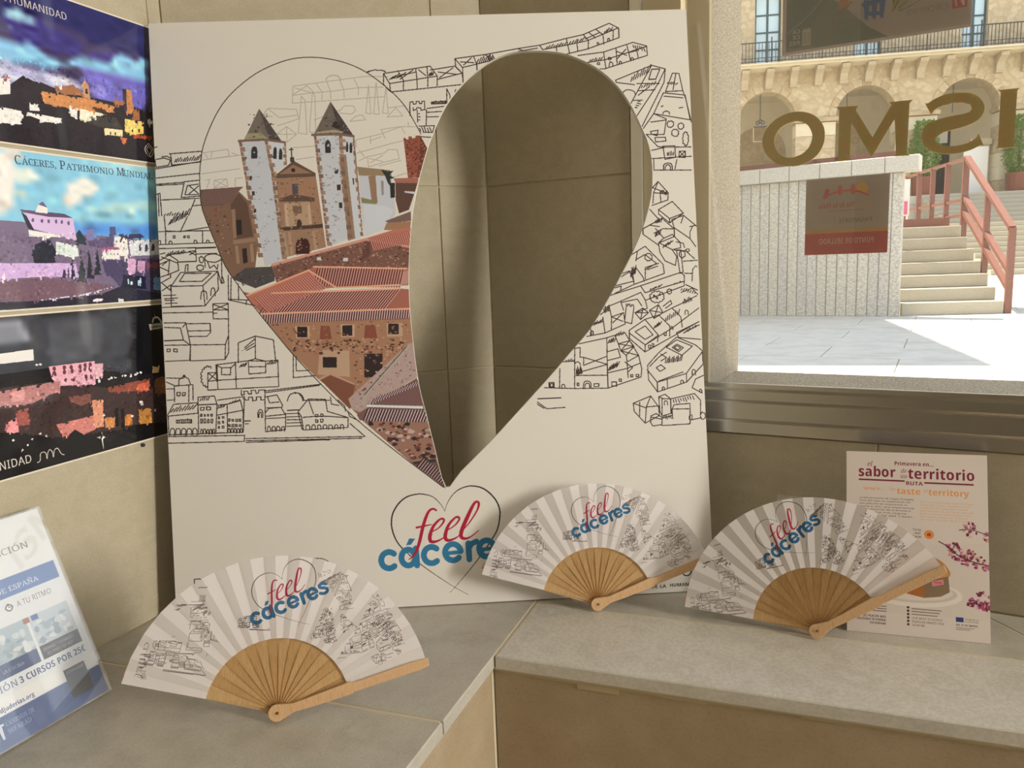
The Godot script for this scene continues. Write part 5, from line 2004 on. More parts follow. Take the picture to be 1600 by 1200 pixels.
[396,108,394,107,395,107,398,107,396,106,398,106,401,106,401,105,403,105,405,105,407,104,409,104,411,105,413,105,415,105,416,105,419,105,421,105,421,106,424,106,425,107,424,107,427,108,427,108,425,108],
[423,111,507,100,519,118,433,129,423,111],
[423,111,422,130,432,142],
[433,129,434,144],
[449,107,458,124,457,141],
[481,104,482,119,482,139],
[501,101,502,119,501,136],
[519,118,518,135],
[434,144,565,134],
[450,116,480,110],
[452,122,476,106],
[486,106,499,117],
[507,107,552,101,564,114,565,131],
[519,124,564,114],
[521,111,555,116],
[523,121,548,104],
[552,88,607,82,666,73,706,68],
[552,88,553,103,564,114],
[552,88,565,104,618,93],
[586,85,591,100,591,113],
[607,82,618,91],
[565,104,565,132],
[562,94,586,96],
[567,100,582,87],
[666,73,679,78],
[667,78,702,73],
[706,68,755,57,786,51,834,32,851,41,851,58,792,77,754,85],
[706,68,711,76],
[711,76,755,69,793,62,849,41],
[755,57,760,84],
[786,51,795,62,794,77],
[809,42,822,52,823,69],
[841,45,840,62],
[774,66,775,80],
[736,73,737,79],
[789,59,816,48],
[797,48,808,57],
[775,88,822,83,876,67,901,74,902,91,823,113,814,113],
[791,101,824,97,901,75],
[822,83,825,111],
[845,78,846,106],
[865,72,871,100],
[883,81,885,95],
[847,95,863,79],
[845,82,864,90],
[836,95,835,96,834,97,833,97,832,97,831,97,830,96,830,95,830,94,831,93,832,93,833,93,835,94,835,94,836,95],
[831,109,832,104,833,101,835,101,837,102,838,104,838,109],
[850,105,850,102,851,101,852,100,854,101,854,102,854,105],
[872,99,872,96,872,95,874,94,875,95,876,96,876,99],
[810,102,814,102,814,105,810,105,810,102],
[811,70,811,68,811,66,812,66,813,66,814,68,814,70],
[830,63,830,61,831,59,832,59,833,59,834,61,833,63],
[842,134,909,109,934,116,931,140,888,218],
[842,134,843,138,877,143],
[909,109,869,176],
[934,116,920,142,879,199],
[909,116,924,116,916,134,903,134,909,116],
[881,141,922,142],
[883,154,914,153],
[883,162,904,147],
[873,171,890,171],
[854,159,854,157,855,156,857,154,859,153,861,152,863,152,866,152,868,152,871,153,873,154,875,155,876,156,877,158,877,160],
[947,124,959,125,965,156,933,157,947,124],
[953,126,947,154],
[910,196,929,159,969,164,977,209,910,196],
[930,165,965,169],
[965,156,970,171,979,213],
[946,216,946,218,945,219,944,220,942,221,940,222,939,221,937,221,935,220,935,218,934,216,934,215,935,213,936,211,937,210,939,211,941,210,943,210,944,212,946,212,946,214,946,216],
[964,220,965,222,964,223,962,224,961,225,960,226,958,225,956,225,955,224,955,222,954,221,954,219,955,218,955,216,957,215,958,215,960,214,962,215,963,216,964,217,965,218,964,220],
[954,232,955,234,954,235,953,236,952,238,950,238,948,238,947,238,945,237,944,236,942,235,942,233,943,232,942,230,943,228,944,227,945,226,947,225,949,226,951,225,952,226,953,228,955,229,955,230,954,232],
[972,243,973,246,972,249,971,250,971,253,969,255,968,254,967,256,965,255,965,252,963,252,962,250,963,246,962,244,962,241,963,239,963,236,964,233,965,233,966,231,967,230,969,232,970,231,971,233,971,236,973,237,973,240,972,243],
[927,197,927,196,928,195,928,194,929,193,931,193,932,192,933,192,935,192,936,193,937,193,938,194,939,195,939,196,939,198],
[890,222,910,196,933,206,928,234,895,233],
[904,211,933,208],
[895,233,916,256,927,257],
[903,228,917,226,915,236,905,233,903,228],
[925,255,947,255,948,276,928,279,925,255],
[904,262,931,257,977,258],
[904,277,977,275],
[907,277,907,298,976,300],
[925,298,925,290,928,287,933,286,939,287,941,291,941,299],
[928,298,928,293,930,290,933,289,936,290,938,293,937,299],
[955,265,966,265,966,277,954,276,955,265],
[955,265,966,277],
[954,276,966,265],
[950,280,946,297],
[924,184,928,182],
[957,187,964,186],
[911,239,930,239,931,246,912,247,911,239],
[900,333,914,319,932,340,931,353,901,362],
[914,319,905,339,903,358],
[904,330,928,340],
[905,339,931,342],
[917,339,918,357],
[467,172,468,163,473,162,474,167,479,166,479,162,484,162,485,166,489,166,489,162,494,162,494,177,497,178,495,205],
[473,173,473,178,479,176,480,173,487,174,487,178,493,177],
[467,172,467,187],
[480,178,480,199],
[498,175,528,172],
[498,182,524,181],
[497,190,518,190],
[534,167,535,141,540,152,540,163],
[506,164,532,163,532,167,506,167,506,164],
[482,206,510,206,506,218,489,217],
[484,225,507,227],
[551,143,548,152],
[433,122,440,117],
[437,121,445,115],
[441,120,451,112],
[445,120,451,115],
[448,119,457,113],
[452,118,463,110],
[504,117,506,113],
[506,117,508,112],
[508,117,510,110],
[509,116,511,113],
[511,116,513,111],
[591,97,595,90],
[595,97,600,87],
[599,96,605,84],
[603,95,606,88],
[606,95,611,85],
[610,94,616,82],
[614,93,612,87],
[616,93,613,84],
[619,92,615,82],
[621,92,619,86],
[624,91,620,83],
[717,75,720,71],
[721,74,725,69],
[726,73,731,67],
[731,72,734,69],
[736,71,740,67],
[741,70,746,65],
[746,70,749,66],
[751,69,755,64],
[760,67,763,63],
[765,66,769,61],
[770,65,775,59],
[774,64,777,60],
[779,63,783,58],
[783,62,788,56],
[824,50,826,46],
[827,49,830,43],
[830,47,834,40],
[834,46,836,42],
[837,45,840,39],
[795,100,798,96],
[799,99,803,95],
[804,99,808,93],
[808,98,810,95],
[812,98,815,93],
[816,97,820,92],
[868,86,872,83],
[872,85,877,81],
[876,84,883,79],
[880,83,884,80],
[870,137,873,129],
[874,135,878,124],
[878,133,884,119],
[882,131,886,123],
[887,129,891,118],
[891,127,896,113],
[895,125,898,117],
[899,123,903,112],
[903,121,908,107],
[889,149,891,145],
[893,148,897,143],
[898,147,902,141],
[903,146,905,142],
[907,145,910,140],
[912,144,916,138],
[937,142,940,140],
[941,143,945,140],
[944,144,949,140],
[948,144,951,142],
[952,145,956,142],
[933,272,933,267],
[935,272,936,266],
[938,272,940,265],
[941,272,942,268],
[944,272,945,266],
[917,339,918,336],
[919,340,921,335],
[921,341,924,335],
[924,342,925,338],
[926,343,928,338],
[928,344,930,337],
[508,166,509,164],
[510,166,512,163],
[513,166,515,162],
[516,166,517,164],
[519,166,521,163],
[522,166,524,162],
[525,166,526,164],
[527,166,529,163],
[530,166,532,162],
[485,215,483,210],
[490,216,487,208],
[494,216,491,206],
[499,216,497,210],
[504,216,501,209],
[876,184,880,184],
[878,180,883,181],
[880,176,887,178],
[882,173,886,173],
[876,72,878,77],
[880,73,882,79],
[884,73,886,82],
[888,74,889,79],
[891,75,893,82],
[895,76,898,84],
[482,184,484,184],
[482,189,485,190],
[481,195,484,195],
[913,370,939,356,959,378,933,395,913,378,913,370],
[913,370,933,387,959,378],
[933,387,933,395],
[937,389,959,382,983,403],
[937,389,941,404,970,425,980,440],
[959,382,954,396],
[970,403,981,401],
[970,423,970,413,975,403],
[897,369,913,388],
[883,404,919,386,941,406,941,420,911,431],
[883,404,883,414,911,435],
[906,404,920,421],
[911,431,913,448],
[911,431,920,423,937,416,951,431,952,441,936,444,913,431],
[936,444,944,457,941,473,922,464,913,448],
[923,436,938,428],
[896,398,914,401],
[903,413,920,405,939,406],
[959,453,960,456,958,458,956,458,955,460,953,460,951,458,950,457,949,455,949,453,949,451,950,449,952,448,953,447,955,447,957,448,959,449,960,451,959,453],
[940,445,961,447,977,462],
[944,430,957,433,959,441],
[968,446,968,447,967,448,965,449,964,449,963,448,962,447,961,446,962,445,963,444,964,444,966,444,967,444,968,445,968,446],
[944,445,952,445,955,486,949,488,944,445],
[956,466,982,465],
[957,488,972,489],
[971,503,973,481,979,475,981,477],
[854,454,886,436,918,470,920,487,863,505,827,520],
[868,462,871,446],
[884,479,906,468,885,451,868,460],
[898,456,898,458,898,460,896,460,895,462,893,463,891,462,889,463,888,462,887,460,885,459,885,458,885,456,885,454,886,452,887,452,888,450,890,449,892,450,894,449,895,450,896,452,898,453,898,454,898,456],
[885,477,884,496],
[840,490,868,475,880,492,882,500],
[860,474,863,503],
[829,506,863,499],
[843,484,855,480,863,499],
[827,510,839,507,838,515],
[816,524,875,508,951,486,957,492,956,511,883,535],
[875,508,883,521,955,503],
[885,475,910,468],
[889,479,908,473],
[917,530,918,532,918,534,915,535,915,537,913,538,910,538,909,540,907,541,905,539,902,540,900,540,899,538,896,538,894,536,894,534,892,533,891,531,893,529,891,527,892,525,895,524,895,522,896,521,899,521,900,519,903,519,905,520,908,519,910,519,911,522,914,521,916,523,915,525,918,526,918,528,917,530],
[906,532,906,532,906,533,905,533,904,533,904,533,903,532,903,532,903,531,904,530,904,530,905,530,906,530,906,531,906,532],
[901,527,901,528,900,528,900,529,899,529,899,528,898,528,898,527,898,527,899,526,899,526,900,526,900,526,901,527,901,527],
[911,526,911,526,911,527,910,527,910,527,909,527,909,526,909,526,909,525,909,525,910,524,910,525,911,525,911,525,911,526],
[932,520,932,522,932,523,930,524,929,525,927,525,926,524,925,523,924,522,924,520,924,519,925,517,926,517,927,516,929,516,930,517,932,517,932,519,932,520],
[807,546,837,535,875,520,883,535,886,550,865,557],
[837,535,842,552],
[839,537,868,532,876,545],
[847,540,847,544,850,544,850,541,854,541,854,545,857,545,857,542,861,543,861,549,856,577,843,573,847,546],
[799,558,816,545,819,563,842,556,844,577,806,592,772,597],
[819,563,840,572],
[821,574,839,558],
[803,563,806,592],
[819,563,818,586],
[779,578,781,595],
[785,574,804,571],
[779,595,779,590,780,588,782,587,784,588,784,591,784,595],
[851,589,881,570,905,600,880,617,851,594],
[851,589,851,604,879,630,880,617],
[879,630,982,578],
[862,592,881,582,895,599,880,607,862,592],
[881,570,907,563,932,551,949,544,979,530],
[907,563,927,584],
[932,551,948,568],
[880,617,931,588,982,553],
[905,600,903,612],
[927,584,926,603],
[948,568,950,587],
[890,554,907,544,915,559,898,569,890,554],
[890,554,915,559],
[907,544,898,569],
[863,557,878,549,888,558,873,570,863,557],
[863,557,888,558],
[878,549,873,570],
[950,523,971,516,981,528],
[959,509,981,520],
[916,547,930,537,932,543,920,551],
[893,615,896,616,896,621,893,620,893,615],
[886,618,890,618,890,623,886,623,886,618],
[916,596,920,596,920,601,916,601,916,596],
[929,590,929,587,930,585,931,585,932,586,933,587,932,591],
[956,564,956,559,957,557,959,556,961,557,962,559,962,564],
[757,610,809,601,808,650],
[749,664,808,650],
[749,618,759,617,758,635,765,635,764,650],
[764,650,808,635],
[767,636,808,650],
[725,642,748,641,746,690],
[749,616,748,641],
[720,654,718,689],
[690,688,746,692,808,694,870,676,872,661,867,636,843,593,824,597,809,601],
[808,650,808,694],
[749,668,807,670],
[807,666,845,659,870,650],
[808,627,829,622,833,638,808,643],
[824,597,832,618],
[830,613,851,608,859,619,834,626,830,613],
[830,613,859,619],
[851,608,834,626],
[834,626,844,635,845,647,867,636],
[834,626,867,636],
[859,619,844,635],
[845,647,846,676],
[841,647,855,658,847,665],
[762,692,763,684,765,680,770,679,775,681,777,685,776,693],
[765,693,765,687,767,684,770,683,773,684,774,687,774,693],
[782,685,791,685,791,690,782,690,782,685],
[815,683,824,683,824,691,815,690,815,683],
[829,678,833,678,833,683,829,682,829,678],
[851,671,855,671,855,675,851,675,851,671],
[861,671,866,671,866,675,861,675,861,671],
[751,682,754,682,754,687,751,687,751,682],
[722,691,722,686,723,684,725,683,727,684,728,686,728,691],
[699,679,708,679,708,688,699,687,699,679],
[701,681,706,681,706,687,701,687,701,681],
[748,647,748,646,748,645,749,645,750,644,751,644,752,643,753,643,754,643,755,644,756,644,757,645,757,646,758,647,758,648],
[883,655,904,633,939,605,974,621,986,632,987,657,955,689,900,705,884,682,883,655],
[882,663,900,687,955,673,986,634],
[900,687,900,705],
[955,673,955,689],
[919,623,939,610,968,623,948,639,919,623],
[930,624,939,618,951,625,942,632,930,624],
[934,624,939,621,946,625,941,629,934,624],
[899,660,908,655,916,662,906,667,899,660],
[919,681,919,698],
[887,657,904,641,919,632],
[903,685,949,670],
[908,635,919,642,908,648],
[909,702,909,698,910,697,911,696,913,697,913,698,913,702],
[944,691,944,687,945,686,947,685,948,686,949,687,949,691],
[966,676,966,670,967,667,969,666,971,667,972,670,972,677],
[939,597,973,582,982,578],
[939,597,943,606,984,611],
[952,598,982,584],
[965,700,972,684,987,678],
[965,700,984,711],
[979,709,979,705,979,704,981,703,982,704,983,706,983,709],
[854,724,887,712,901,733,902,749,875,762,855,739,854,724],
[878,732,887,712],
[878,732,875,762],
[878,732,901,731],
[854,724,878,734],
[866,723,865,748],
[902,714,914,710,924,719,924,746,907,750,903,741,902,714],
[908,718,907,747],
[902,714,910,718,924,719],
[912,730,912,725,913,722,915,722,917,723,918,725,918,730],
[924,719,969,711,980,724,979,757,959,760],
[926,750,926,738,930,730,960,729,959,767,906,768,907,754,926,750],
[926,738,960,739],
[886,749,896,745,907,753,906,766,889,768,885,761,886,749],
[886,751,906,756],
[958,759,958,753,959,751,961,750,963,751,963,754,963,760],
[988,753,988,756,987,758,985,759,983,760,981,759,980,756,979,754,979,751,980,750,981,747,983,746,985,748,987,748,988,751,988,753],
[677,708,720,708],
[676,714,693,727,727,726],
[676,718,688,726],
[929,721,930,726],
[933,720,935,726],
[938,720,941,727],
[942,719,944,723],
[947,718,949,724],
[951,717,954,725],
[956,716,957,721],
[960,715,962,721],
[965,715,968,722],
[909,751,910,754],
[912,750,914,755],
[915,750,917,756],
[919,750,920,754],
[922,750,924,755],
[926,750,927,756],
[809,662,813,655],
[812,661,816,652],
[814,660,820,649],
[817,659,820,652],
[819,658,823,649],
[821,657,827,646],
[824,656,827,649],
[826,655,831,646],
[916,652,918,645],
[919,652,922,643],
[922,652,925,640],
[924,651,926,645],
[927,651,930,642],
[930,651,933,640],
[932,651,934,644],
[935,650,938,641],
[938,650,941,639],
[940,650,942,643],
[943,649,946,640],
[946,649,949,638],
[950,519,952,516],
[954,520,957,516],
[958,521,961,516],
[962,523,964,520],
[966,524,969,520],
[971,525,974,520],
[975,526,977,523],
[955,544,953,540],
[958,543,955,537],
[960,542,956,535],
[963,541,960,537],
[965,540,962,534],
[968,539,964,532],
[970,538,968,534],
[919,576,920,569],
[922,574,924,565],
[926,572,928,562],
[930,570,931,564],
[933,568,935,560],
[937,566,939,556],
[941,564,942,558],
[944,562,946,554],
[892,517,894,514],
[895,516,899,513],
[899,515,903,511],
[903,513,905,511],
[907,512,910,509],
[910,511,915,507],
[906,394,907,390],
[908,394,910,388],
[910,394,913,386],
[912,393,914,389],
[914,393,916,387],
[917,393,919,385],
[905,419,907,413],
[907,418,909,410],
[909,417,912,408],
[912,416,913,410],
[914,415,916,408],
[919,440,921,435],
[922,438,925,433],
[925,437,929,430],
[929,435,931,431],
[932,434,934,428],
[857,491,859,482],
[859,490,861,477],
[860,488,863,473],
[862,487,864,478],
[864,486,866,474],
[866,485,868,470],
[807,555,805,548],
[809,554,807,546],
[811,553,808,543],
[813,552,812,546],
[815,552,813,543],
[817,551,815,541],
[781,578,784,574],
[785,577,789,572],
[788,576,793,569],
[791,575,795,571],
[795,574,799,568],
[798,573,803,566],
[897,587,900,582],
[900,586,904,579],
[903,584,907,576],
[905,583,908,578],
[908,581,912,575],
[751,668,750,659],
[753,667,751,656],
[754,667,753,652],
[756,666,755,657],
[758,665,757,654],
[760,665,758,650],
[761,664,760,656],
[731,642,733,639],
[735,642,737,638],
[738,642,742,637],
[742,642,744,639],
[746,642,748,638],
[938,506,939,506],
[943,505,944,505],
[948,503,950,503],
[954,598,956,595],
[957,596,960,592],
[961,595,964,589],
[964,593,966,590],
[968,591,970,587],
[971,590,975,585],
[975,588,977,585],
[811,611,814,605],
[814,610,818,603],
[816,610,822,601],
[819,609,822,604],
[822,609,826,602],
[826,599,828,594],
[829,598,832,592],
[832,598,836,590],
[836,597,838,593],
[839,596,841,591]
]
const FAINT := [
[261,129,391,115,431,117],
[258,159,423,152],
[261,129,258,159],
[260,145,291,142,327,140,375,135],
[285,128,299,143],
[302,125,312,141,311,154],
[321,122,327,140,327,153],
[344,120,351,138,351,152],
[370,119,377,135,376,148],
[262,143,285,129],
[264,132,291,141],
[375,135,421,135],
[275,147,266,212,281,215,281,155,275,147],
[295,139,286,211,297,212,299,149,295,139],
[395,131,388,180,397,182,395,131],
[409,126,402,182,412,183,409,126],
[426,136,418,181,428,182,426,136],
[321,120,320,119,320,118,322,117,321,116,322,115,324,115,324,114,325,113,328,114,328,112,330,112,331,113,333,111,334,111,336,113,337,112,339,112,339,114,342,113,343,114,342,116,345,116,345,117,344,118,346,119,347,120,345,121],
[206,178,214,167,265,170,268,187,230,198],
[214,167,234,184,267,180],
[206,178,221,182],
[295,190,344,173],
[341,176,351,166,367,167,370,175,363,181,341,179],
[360,193,370,185,381,183,387,192,359,194],
[426,188,442,172,454,187,426,188],
[429,172,458,169],
[228,213,246,200,263,214,245,228],
[246,200,245,228],
[228,213,263,214],
[368,227,413,218,450,206,476,207],
[368,251,429,236,482,225],
[368,227,368,241],
[394,222,394,235],
[414,210,420,226],
[450,206,456,218],
[463,199,463,205],
[414,210,448,206],
[395,229,413,223],
[387,258,418,252,425,246,441,247,444,263,418,268,388,276,387,258],
[372,264,387,258],
[407,275,447,266],
[423,298,456,289],
[390,261,414,267],
[391,269,415,256],
[373,246,382,258],
[92,255,141,250,163,248],
[96,242,140,237,142,249,112,253],
[99,244,105,254],
[112,241,109,252],
[91,279,159,272],
[97,291,105,289,99,304],
[113,291,135,289,136,303,112,304,113,291],
[113,291,136,303],
[112,304,135,289],
[150,289,163,288],
[150,289,149,304],
[251,238,293,236],
[259,259,292,255],
[205,194,224,195],
[147,244,157,248]
]
const HEART_EDGE := [485,220,476,202,458,169,433,141,394,109,358,91,323,82,293,79,262,81,230,90,197,105,163,129,136,156,115,189,97,230,89,268,87,303,89,342,110,406,124,445,145,480,172,521,209,572,239,612,284,665,340,727,407,788,496,863]
const HOLE := [501,864,484,793,472,733,460,673,453,595,450,528,452,455,461,373,475,310,492,255,507,218,532,170,564,132,599,104,633,86,667,78,709,78,747,83,784,97,817,117,847,146,869,180,886,218,899,252,904,290,902,335,893,373,882,405,863,446,838,490,807,542,777,586,742,624,703,666,633,737,589,781,530,836]
const PHOTO := [
[[146,111,97],[152,491,233,600,351,727,443,814,500,866,469,733,414,641,309,541]],
[[118,91,85],[86,307,164,304,155,312,127,336,84,336]],
[[134,105,88],[84,336,127,336,155,312,173,331,184,404,177,448,145,471,132,464,84,349]],
[[103,79,68],[139,330,155,315,169,335,176,393,146,397,140,368]],
[[158,129,108],[140,344,147,343,147,394,141,395]],
[[49,37,35],[147,363,157,362,157,389,147,390]],
[[159,133,113],[140,399,180,395,181,402,140,406]],
[[167,138,116],[143,409,148,408,150,440,144,442]],
[[167,138,116],[169,407,175,405,176,438,170,439]],
[[51,39,38],[155,415,163,413,164,439,156,441]],
[[81,77,80],[133,467,160,449,211,448,210,474,175,486]],
[[168,132,109],[221,285,253,265,293,287,305,417,229,433]],
[[102,83,73],[220,287,253,262,257,262,293,284,293,290,220,291]],
[[158,124,105],[228,284,254,268,287,284]],
[[43,37,39],[257,278,257,279,256,281,254,281,252,281,251,280,250,279,250,277,250,276,251,275,253,274,254,274,256,275,257,276,257,278]],
[[97,78,70],[226,328,252,320,289,328,289,334,226,333]],
[[80,82,96],[250,302,261,302,260,320,250,320]],
[[187,160,135],[238,335,279,335,280,378,239,379]],
[[126,100,85],[249,341,265,341,265,355,250,355]],
[[202,178,155],[234,337,239,336,241,377,235,377]],
[[202,178,155],[275,335,280,335,282,375,277,375]],
[[79,64,57],[223,379,301,375,301,382,224,385]],
[[70,56,51],[254,379,255,371,256,367,259,365,262,367,264,371,263,380]],
[[180,155,134],[228,388,233,388,238,430,232,431]],
[[180,155,134],[281,387,286,386,290,420,284,421]],
[[180,155,134],[238,388,243,387,246,428,241,429]],
[[159,133,113],[250,392,277,390,279,424,251,430]],
[[67,32,36],[250,427,251,410,255,402,264,398,273,402,276,411,275,428]],
[[205,212,226],[163,225,206,222,216,302,225,440,194,447,176,335]],
[[215,223,236],[206,222,242,228,242,269,220,282,215,285]],
[[121,115,109],[199,167,169,222,236,226]],
[[84,77,78],[199,167,236,226,215,224]],
[[165,162,127],[176,210,200,210,215,223,170,222]],
[[132,103,95],[159,221,206,220,243,226,243,230,206,224,158,225]],
[[55,53,60],[180,255,181,241,183,235,187,233,191,235,192,242,191,255]],
[[55,53,60],[219,256,220,244,221,238,224,235,226,238,226,244,225,257]],
[[55,53,60],[229,258,230,246,231,240,233,238,235,240,236,246,235,258]],
[[64,52,52],[176,285,180,286,179,293,175,293]],
[[64,52,52],[178,313,183,313,183,320,178,320]],
[[64,52,52],[180,344,184,344,184,351,179,351]],
[[207,214,228],[295,216,337,216,343,404,307,417,298,288]],
[[213,221,235],[337,216,366,221,372,400,358,405,343,406]],
[[115,106,102],[326,158,294,215,365,221]],
[[78,70,72],[326,158,365,221,341,217]],
[[51,48,52],[325,198,334,192,342,203,337,207,327,203]],
[[173,169,146],[299,211,330,208,347,212,340,217,295,216]],
[[132,103,95],[289,214,336,213,366,219,366,223,336,218,289,218]],
[[53,51,57],[312,249,312,235,314,228,318,225,321,228,323,235,322,249]],
[[53,51,57],[349,248,350,237,351,231,352,229,353,231,354,237,353,248]],
[[53,51,57],[356,250,356,238,357,233,359,231,360,233,361,238,360,250]],
[[157,131,112],[336,251,349,253,358,403,345,407]],
[[68,52,52],[327,276,334,276,333,286,327,286]],
[[68,52,52],[330,306,337,306,336,316,330,316]],
[[68,52,52],[332,338,338,338,338,348,332,348]],
[[88,86,93],[358,295,361,295,361,307,359,307]],
[[131,105,93],[160,225,165,225,166,233,161,233]],
[[167,133,117],[161,234,170,234,171,242,162,242]],
[[150,120,105],[162,242,167,243,168,250,163,250]],
[[131,105,93],[163,251,172,251,173,259,164,259]],
[[167,133,117],[164,259,169,260,170,267,165,267]],
[[150,120,105],[165,268,173,268,174,276,166,276]],
[[131,105,93],[166,277,170,277,171,285,167,284]],
[[167,133,117],[167,285,175,285,176,293,168,293]],
[[150,120,105],[168,294,172,294,173,302,169,302]],
[[131,105,93],[168,302,177,303,178,310,169,310]],
[[167,133,117],[169,311,174,311,175,319,170,319]],
[[150,120,105],[170,319,179,320,180,328,171,327]],
[[131,105,93],[171,328,176,328,177,336,172,336]],
[[167,133,117],[172,337,181,337,182,345,173,344]],
[[150,120,105],[173,345,178,345,179,353,174,353]],
[[131,105,93],[174,354,183,354,184,362,175,362]],
[[167,133,117],[175,362,180,362,181,370,176,370]],
[[150,120,105],[176,371,185,371,186,379,177,379]],
[[131,105,93],[177,380,182,380,183,388,178,387]],
[[167,133,117],[178,388,187,388,188,396,179,396]],
[[150,120,105],[179,397,184,397,185,405,180,405]],
[[131,105,93],[180,405,189,406,190,414,181,413]],
[[167,133,117],[181,414,186,414,187,422,182,422]],
[[150,120,105],[182,423,191,423,192,431,183,431]],
[[139,113,99],[205,223,211,223,212,231,207,231]],
[[177,144,124],[207,231,216,232,217,239,208,239]],
[[158,129,112],[208,239,213,239,214,247,209,247]],
[[139,113,99],[209,247,218,248,220,255,210,255]],
[[177,144,124],[210,255,215,255,217,263,211,263]],
[[158,129,112],[211,263,221,264,222,271,212,271]],
[[139,113,99],[212,271,218,271,219,279,214,279]],
[[177,144,124],[214,279,223,279,224,287,215,287]],
[[158,129,112],[215,287,220,287,221,295,216,295]],
[[130,107,93],[214,281,219,282,219,289,215,289]],
[[165,135,117],[214,289,223,289,224,297,215,296]],
[[148,122,106],[215,297,220,297,221,304,216,304]],
[[130,107,93],[216,305,224,305,225,312,216,312]],
[[165,135,117],[216,312,221,312,222,320,217,319]],
[[148,122,106],[217,320,226,320,226,327,217,327]],
[[130,107,93],[217,328,222,328,223,335,218,335]],
[[165,135,117],[218,335,227,336,227,343,219,343]],
[[148,122,106],[219,343,223,343,224,350,219,350]],
[[130,107,93],[219,351,228,351,229,358,220,358]],
[[165,135,117],[220,359,225,359,225,366,220,366]],
[[148,122,106],[220,366,229,367,230,374,221,374]],
[[130,107,93],[221,374,226,374,226,381,221,381]],
[[165,135,117],[221,382,230,382,231,389,222,389]],
[[148,122,106],[222,390,227,390,227,397,223,397]],
[[130,107,93],[223,397,231,398,232,405,223,405]],
[[165,135,117],[223,405,228,405,229,412,224,412]],
[[148,122,106],[224,413,233,413,233,420,224,420]],
[[130,107,93],[224,421,229,421,230,428,225,428]],
[[165,135,117],[225,428,234,429,234,436,225,436]],
[[139,113,99],[243,229,240,229,240,235,243,235]],
[[177,144,124],[243,236,237,236,237,242,243,242]],
[[158,129,112],[243,242,240,242,240,248,243,248]],
[[139,113,99],[243,249,237,249,237,255,243,255]],
[[177,144,124],[243,256,240,255,240,262,243,262]],
[[158,129,112],[243,262,237,262,237,268,243,268]],
[[131,105,93],[293,218,298,218,298,225,294,225]],
[[167,133,117],[294,225,302,226,302,232,294,232]],
[[150,120,105],[294,233,299,233,299,240,295,240]],
[[131,105,93],[295,240,303,241,303,248,295,247]],
[[167,133,117],[295,248,300,248,300,255,296,255]],
[[150,120,105],[296,255,304,256,305,263,296,262]],
[[131,105,93],[296,263,301,263,301,270,297,270]],
[[167,133,117],[297,271,305,271,306,278,297,278]],
[[150,120,105],[297,278,302,278,303,285,298,285]],
[[131,105,93],[298,286,306,286,307,293,299,293]],
[[167,133,117],[299,293,303,293,304,300,299,300]],
[[150,120,105],[299,301,307,301,308,308,300,308]],
[[131,105,93],[300,308,304,309,305,316,300,315]],
[[167,133,117],[300,316,308,316,309,323,301,323]],
[[150,120,105],[301,324,305,324,306,331,301,331]],
[[131,105,93],[301,331,309,332,310,339,302,338]],
[[167,133,117],[302,339,306,339,307,346,302,346]],
[[150,120,105],[302,346,311,347,311,354,303,353]],
[[131,105,93],[303,354,307,354,308,361,303,361]],
[[167,133,117],[303,362,312,362,312,369,304,369]],
[[150,120,105],[304,369,309,369,309,376,305,376]],
[[131,105,93],[305,377,313,377,313,384,305,384]],
[[167,133,117],[305,385,310,385,310,392,306,392]],
[[150,120,105],[306,392,314,392,314,399,306,399]],
[[131,105,93],[306,400,311,400,311,407,307,407]],
[[167,133,117],[307,407,315,408,316,415,307,414]],
[[139,113,99],[338,218,344,218,344,224,338,224]],
[[177,144,124],[338,224,349,225,350,231,338,231]],
[[158,129,112],[338,231,344,231,345,237,338,237]],
[[139,113,99],[338,238,350,238,350,244,338,244]],
[[177,144,124],[338,244,345,245,345,251,339,251]],
[[135,110,96],[365,223,363,223,363,231,366,231]],
[[172,139,120],[366,231,361,231,361,238,366,239]],
[[154,124,109],[366,239,363,239,364,247,366,247]],
[[135,110,96],[366,247,362,247,362,255,367,255]],
[[172,139,120],[367,255,364,255,364,263,367,263]],
[[154,124,109],[367,263,362,263,363,271,367,271]],
[[135,110,96],[367,271,365,271,365,279,368,279]],
[[172,139,120],[368,279,363,279,363,287,368,287]],
[[154,124,109],[368,287,365,287,366,295,368,295]],
[[135,110,96],[368,295,363,295,364,303,369,303]],
[[172,139,120],[369,303,366,303,366,311,369,311]],
[[154,124,109],[369,311,364,311,364,319,369,319]],
[[135,110,96],[369,319,367,319,367,327,370,327]],
[[172,139,120],[370,328,365,327,365,335,370,335]],
[[154,124,109],[370,336,367,335,368,343,370,343]],
[[135,110,96],[370,344,365,343,366,351,371,351]],
[[172,139,120],[371,352,368,352,368,359,371,359]],
[[154,124,109],[371,360,366,360,366,367,371,367]],
[[135,110,96],[371,368,369,368,369,375,372,375]],
[[172,139,120],[372,376,367,376,367,383,372,383]],
[[154,124,109],[372,384,369,384,370,391,372,391]],
[[135,110,96],[372,392,367,392,368,399,373,399]],
[[122,99,85],[344,258,340,258,340,265,345,266]],
[[155,124,107],[345,266,336,266,337,273,345,274]],
[[139,112,97],[345,274,340,274,341,281,346,282]],
[[122,99,85],[346,282,337,282,337,289,346,290]],
[[155,124,107],[346,290,341,290,342,297,347,298]],
[[139,112,97],[347,298,338,298,338,305,347,306]],
[[122,99,85],[347,306,342,306,343,314,348,314]],
[[155,124,107],[348,314,339,314,339,321,348,322]],
[[139,112,97],[348,322,343,322,344,330,349,330]],
[[122,99,85],[349,330,340,330,340,337,349,338]],
[[155,124,107],[349,338,344,338,345,346,350,346]],
[[139,112,97],[350,346,341,346,341,354,350,354]],
[[122,99,85],[350,354,345,354,346,362,351,362]],
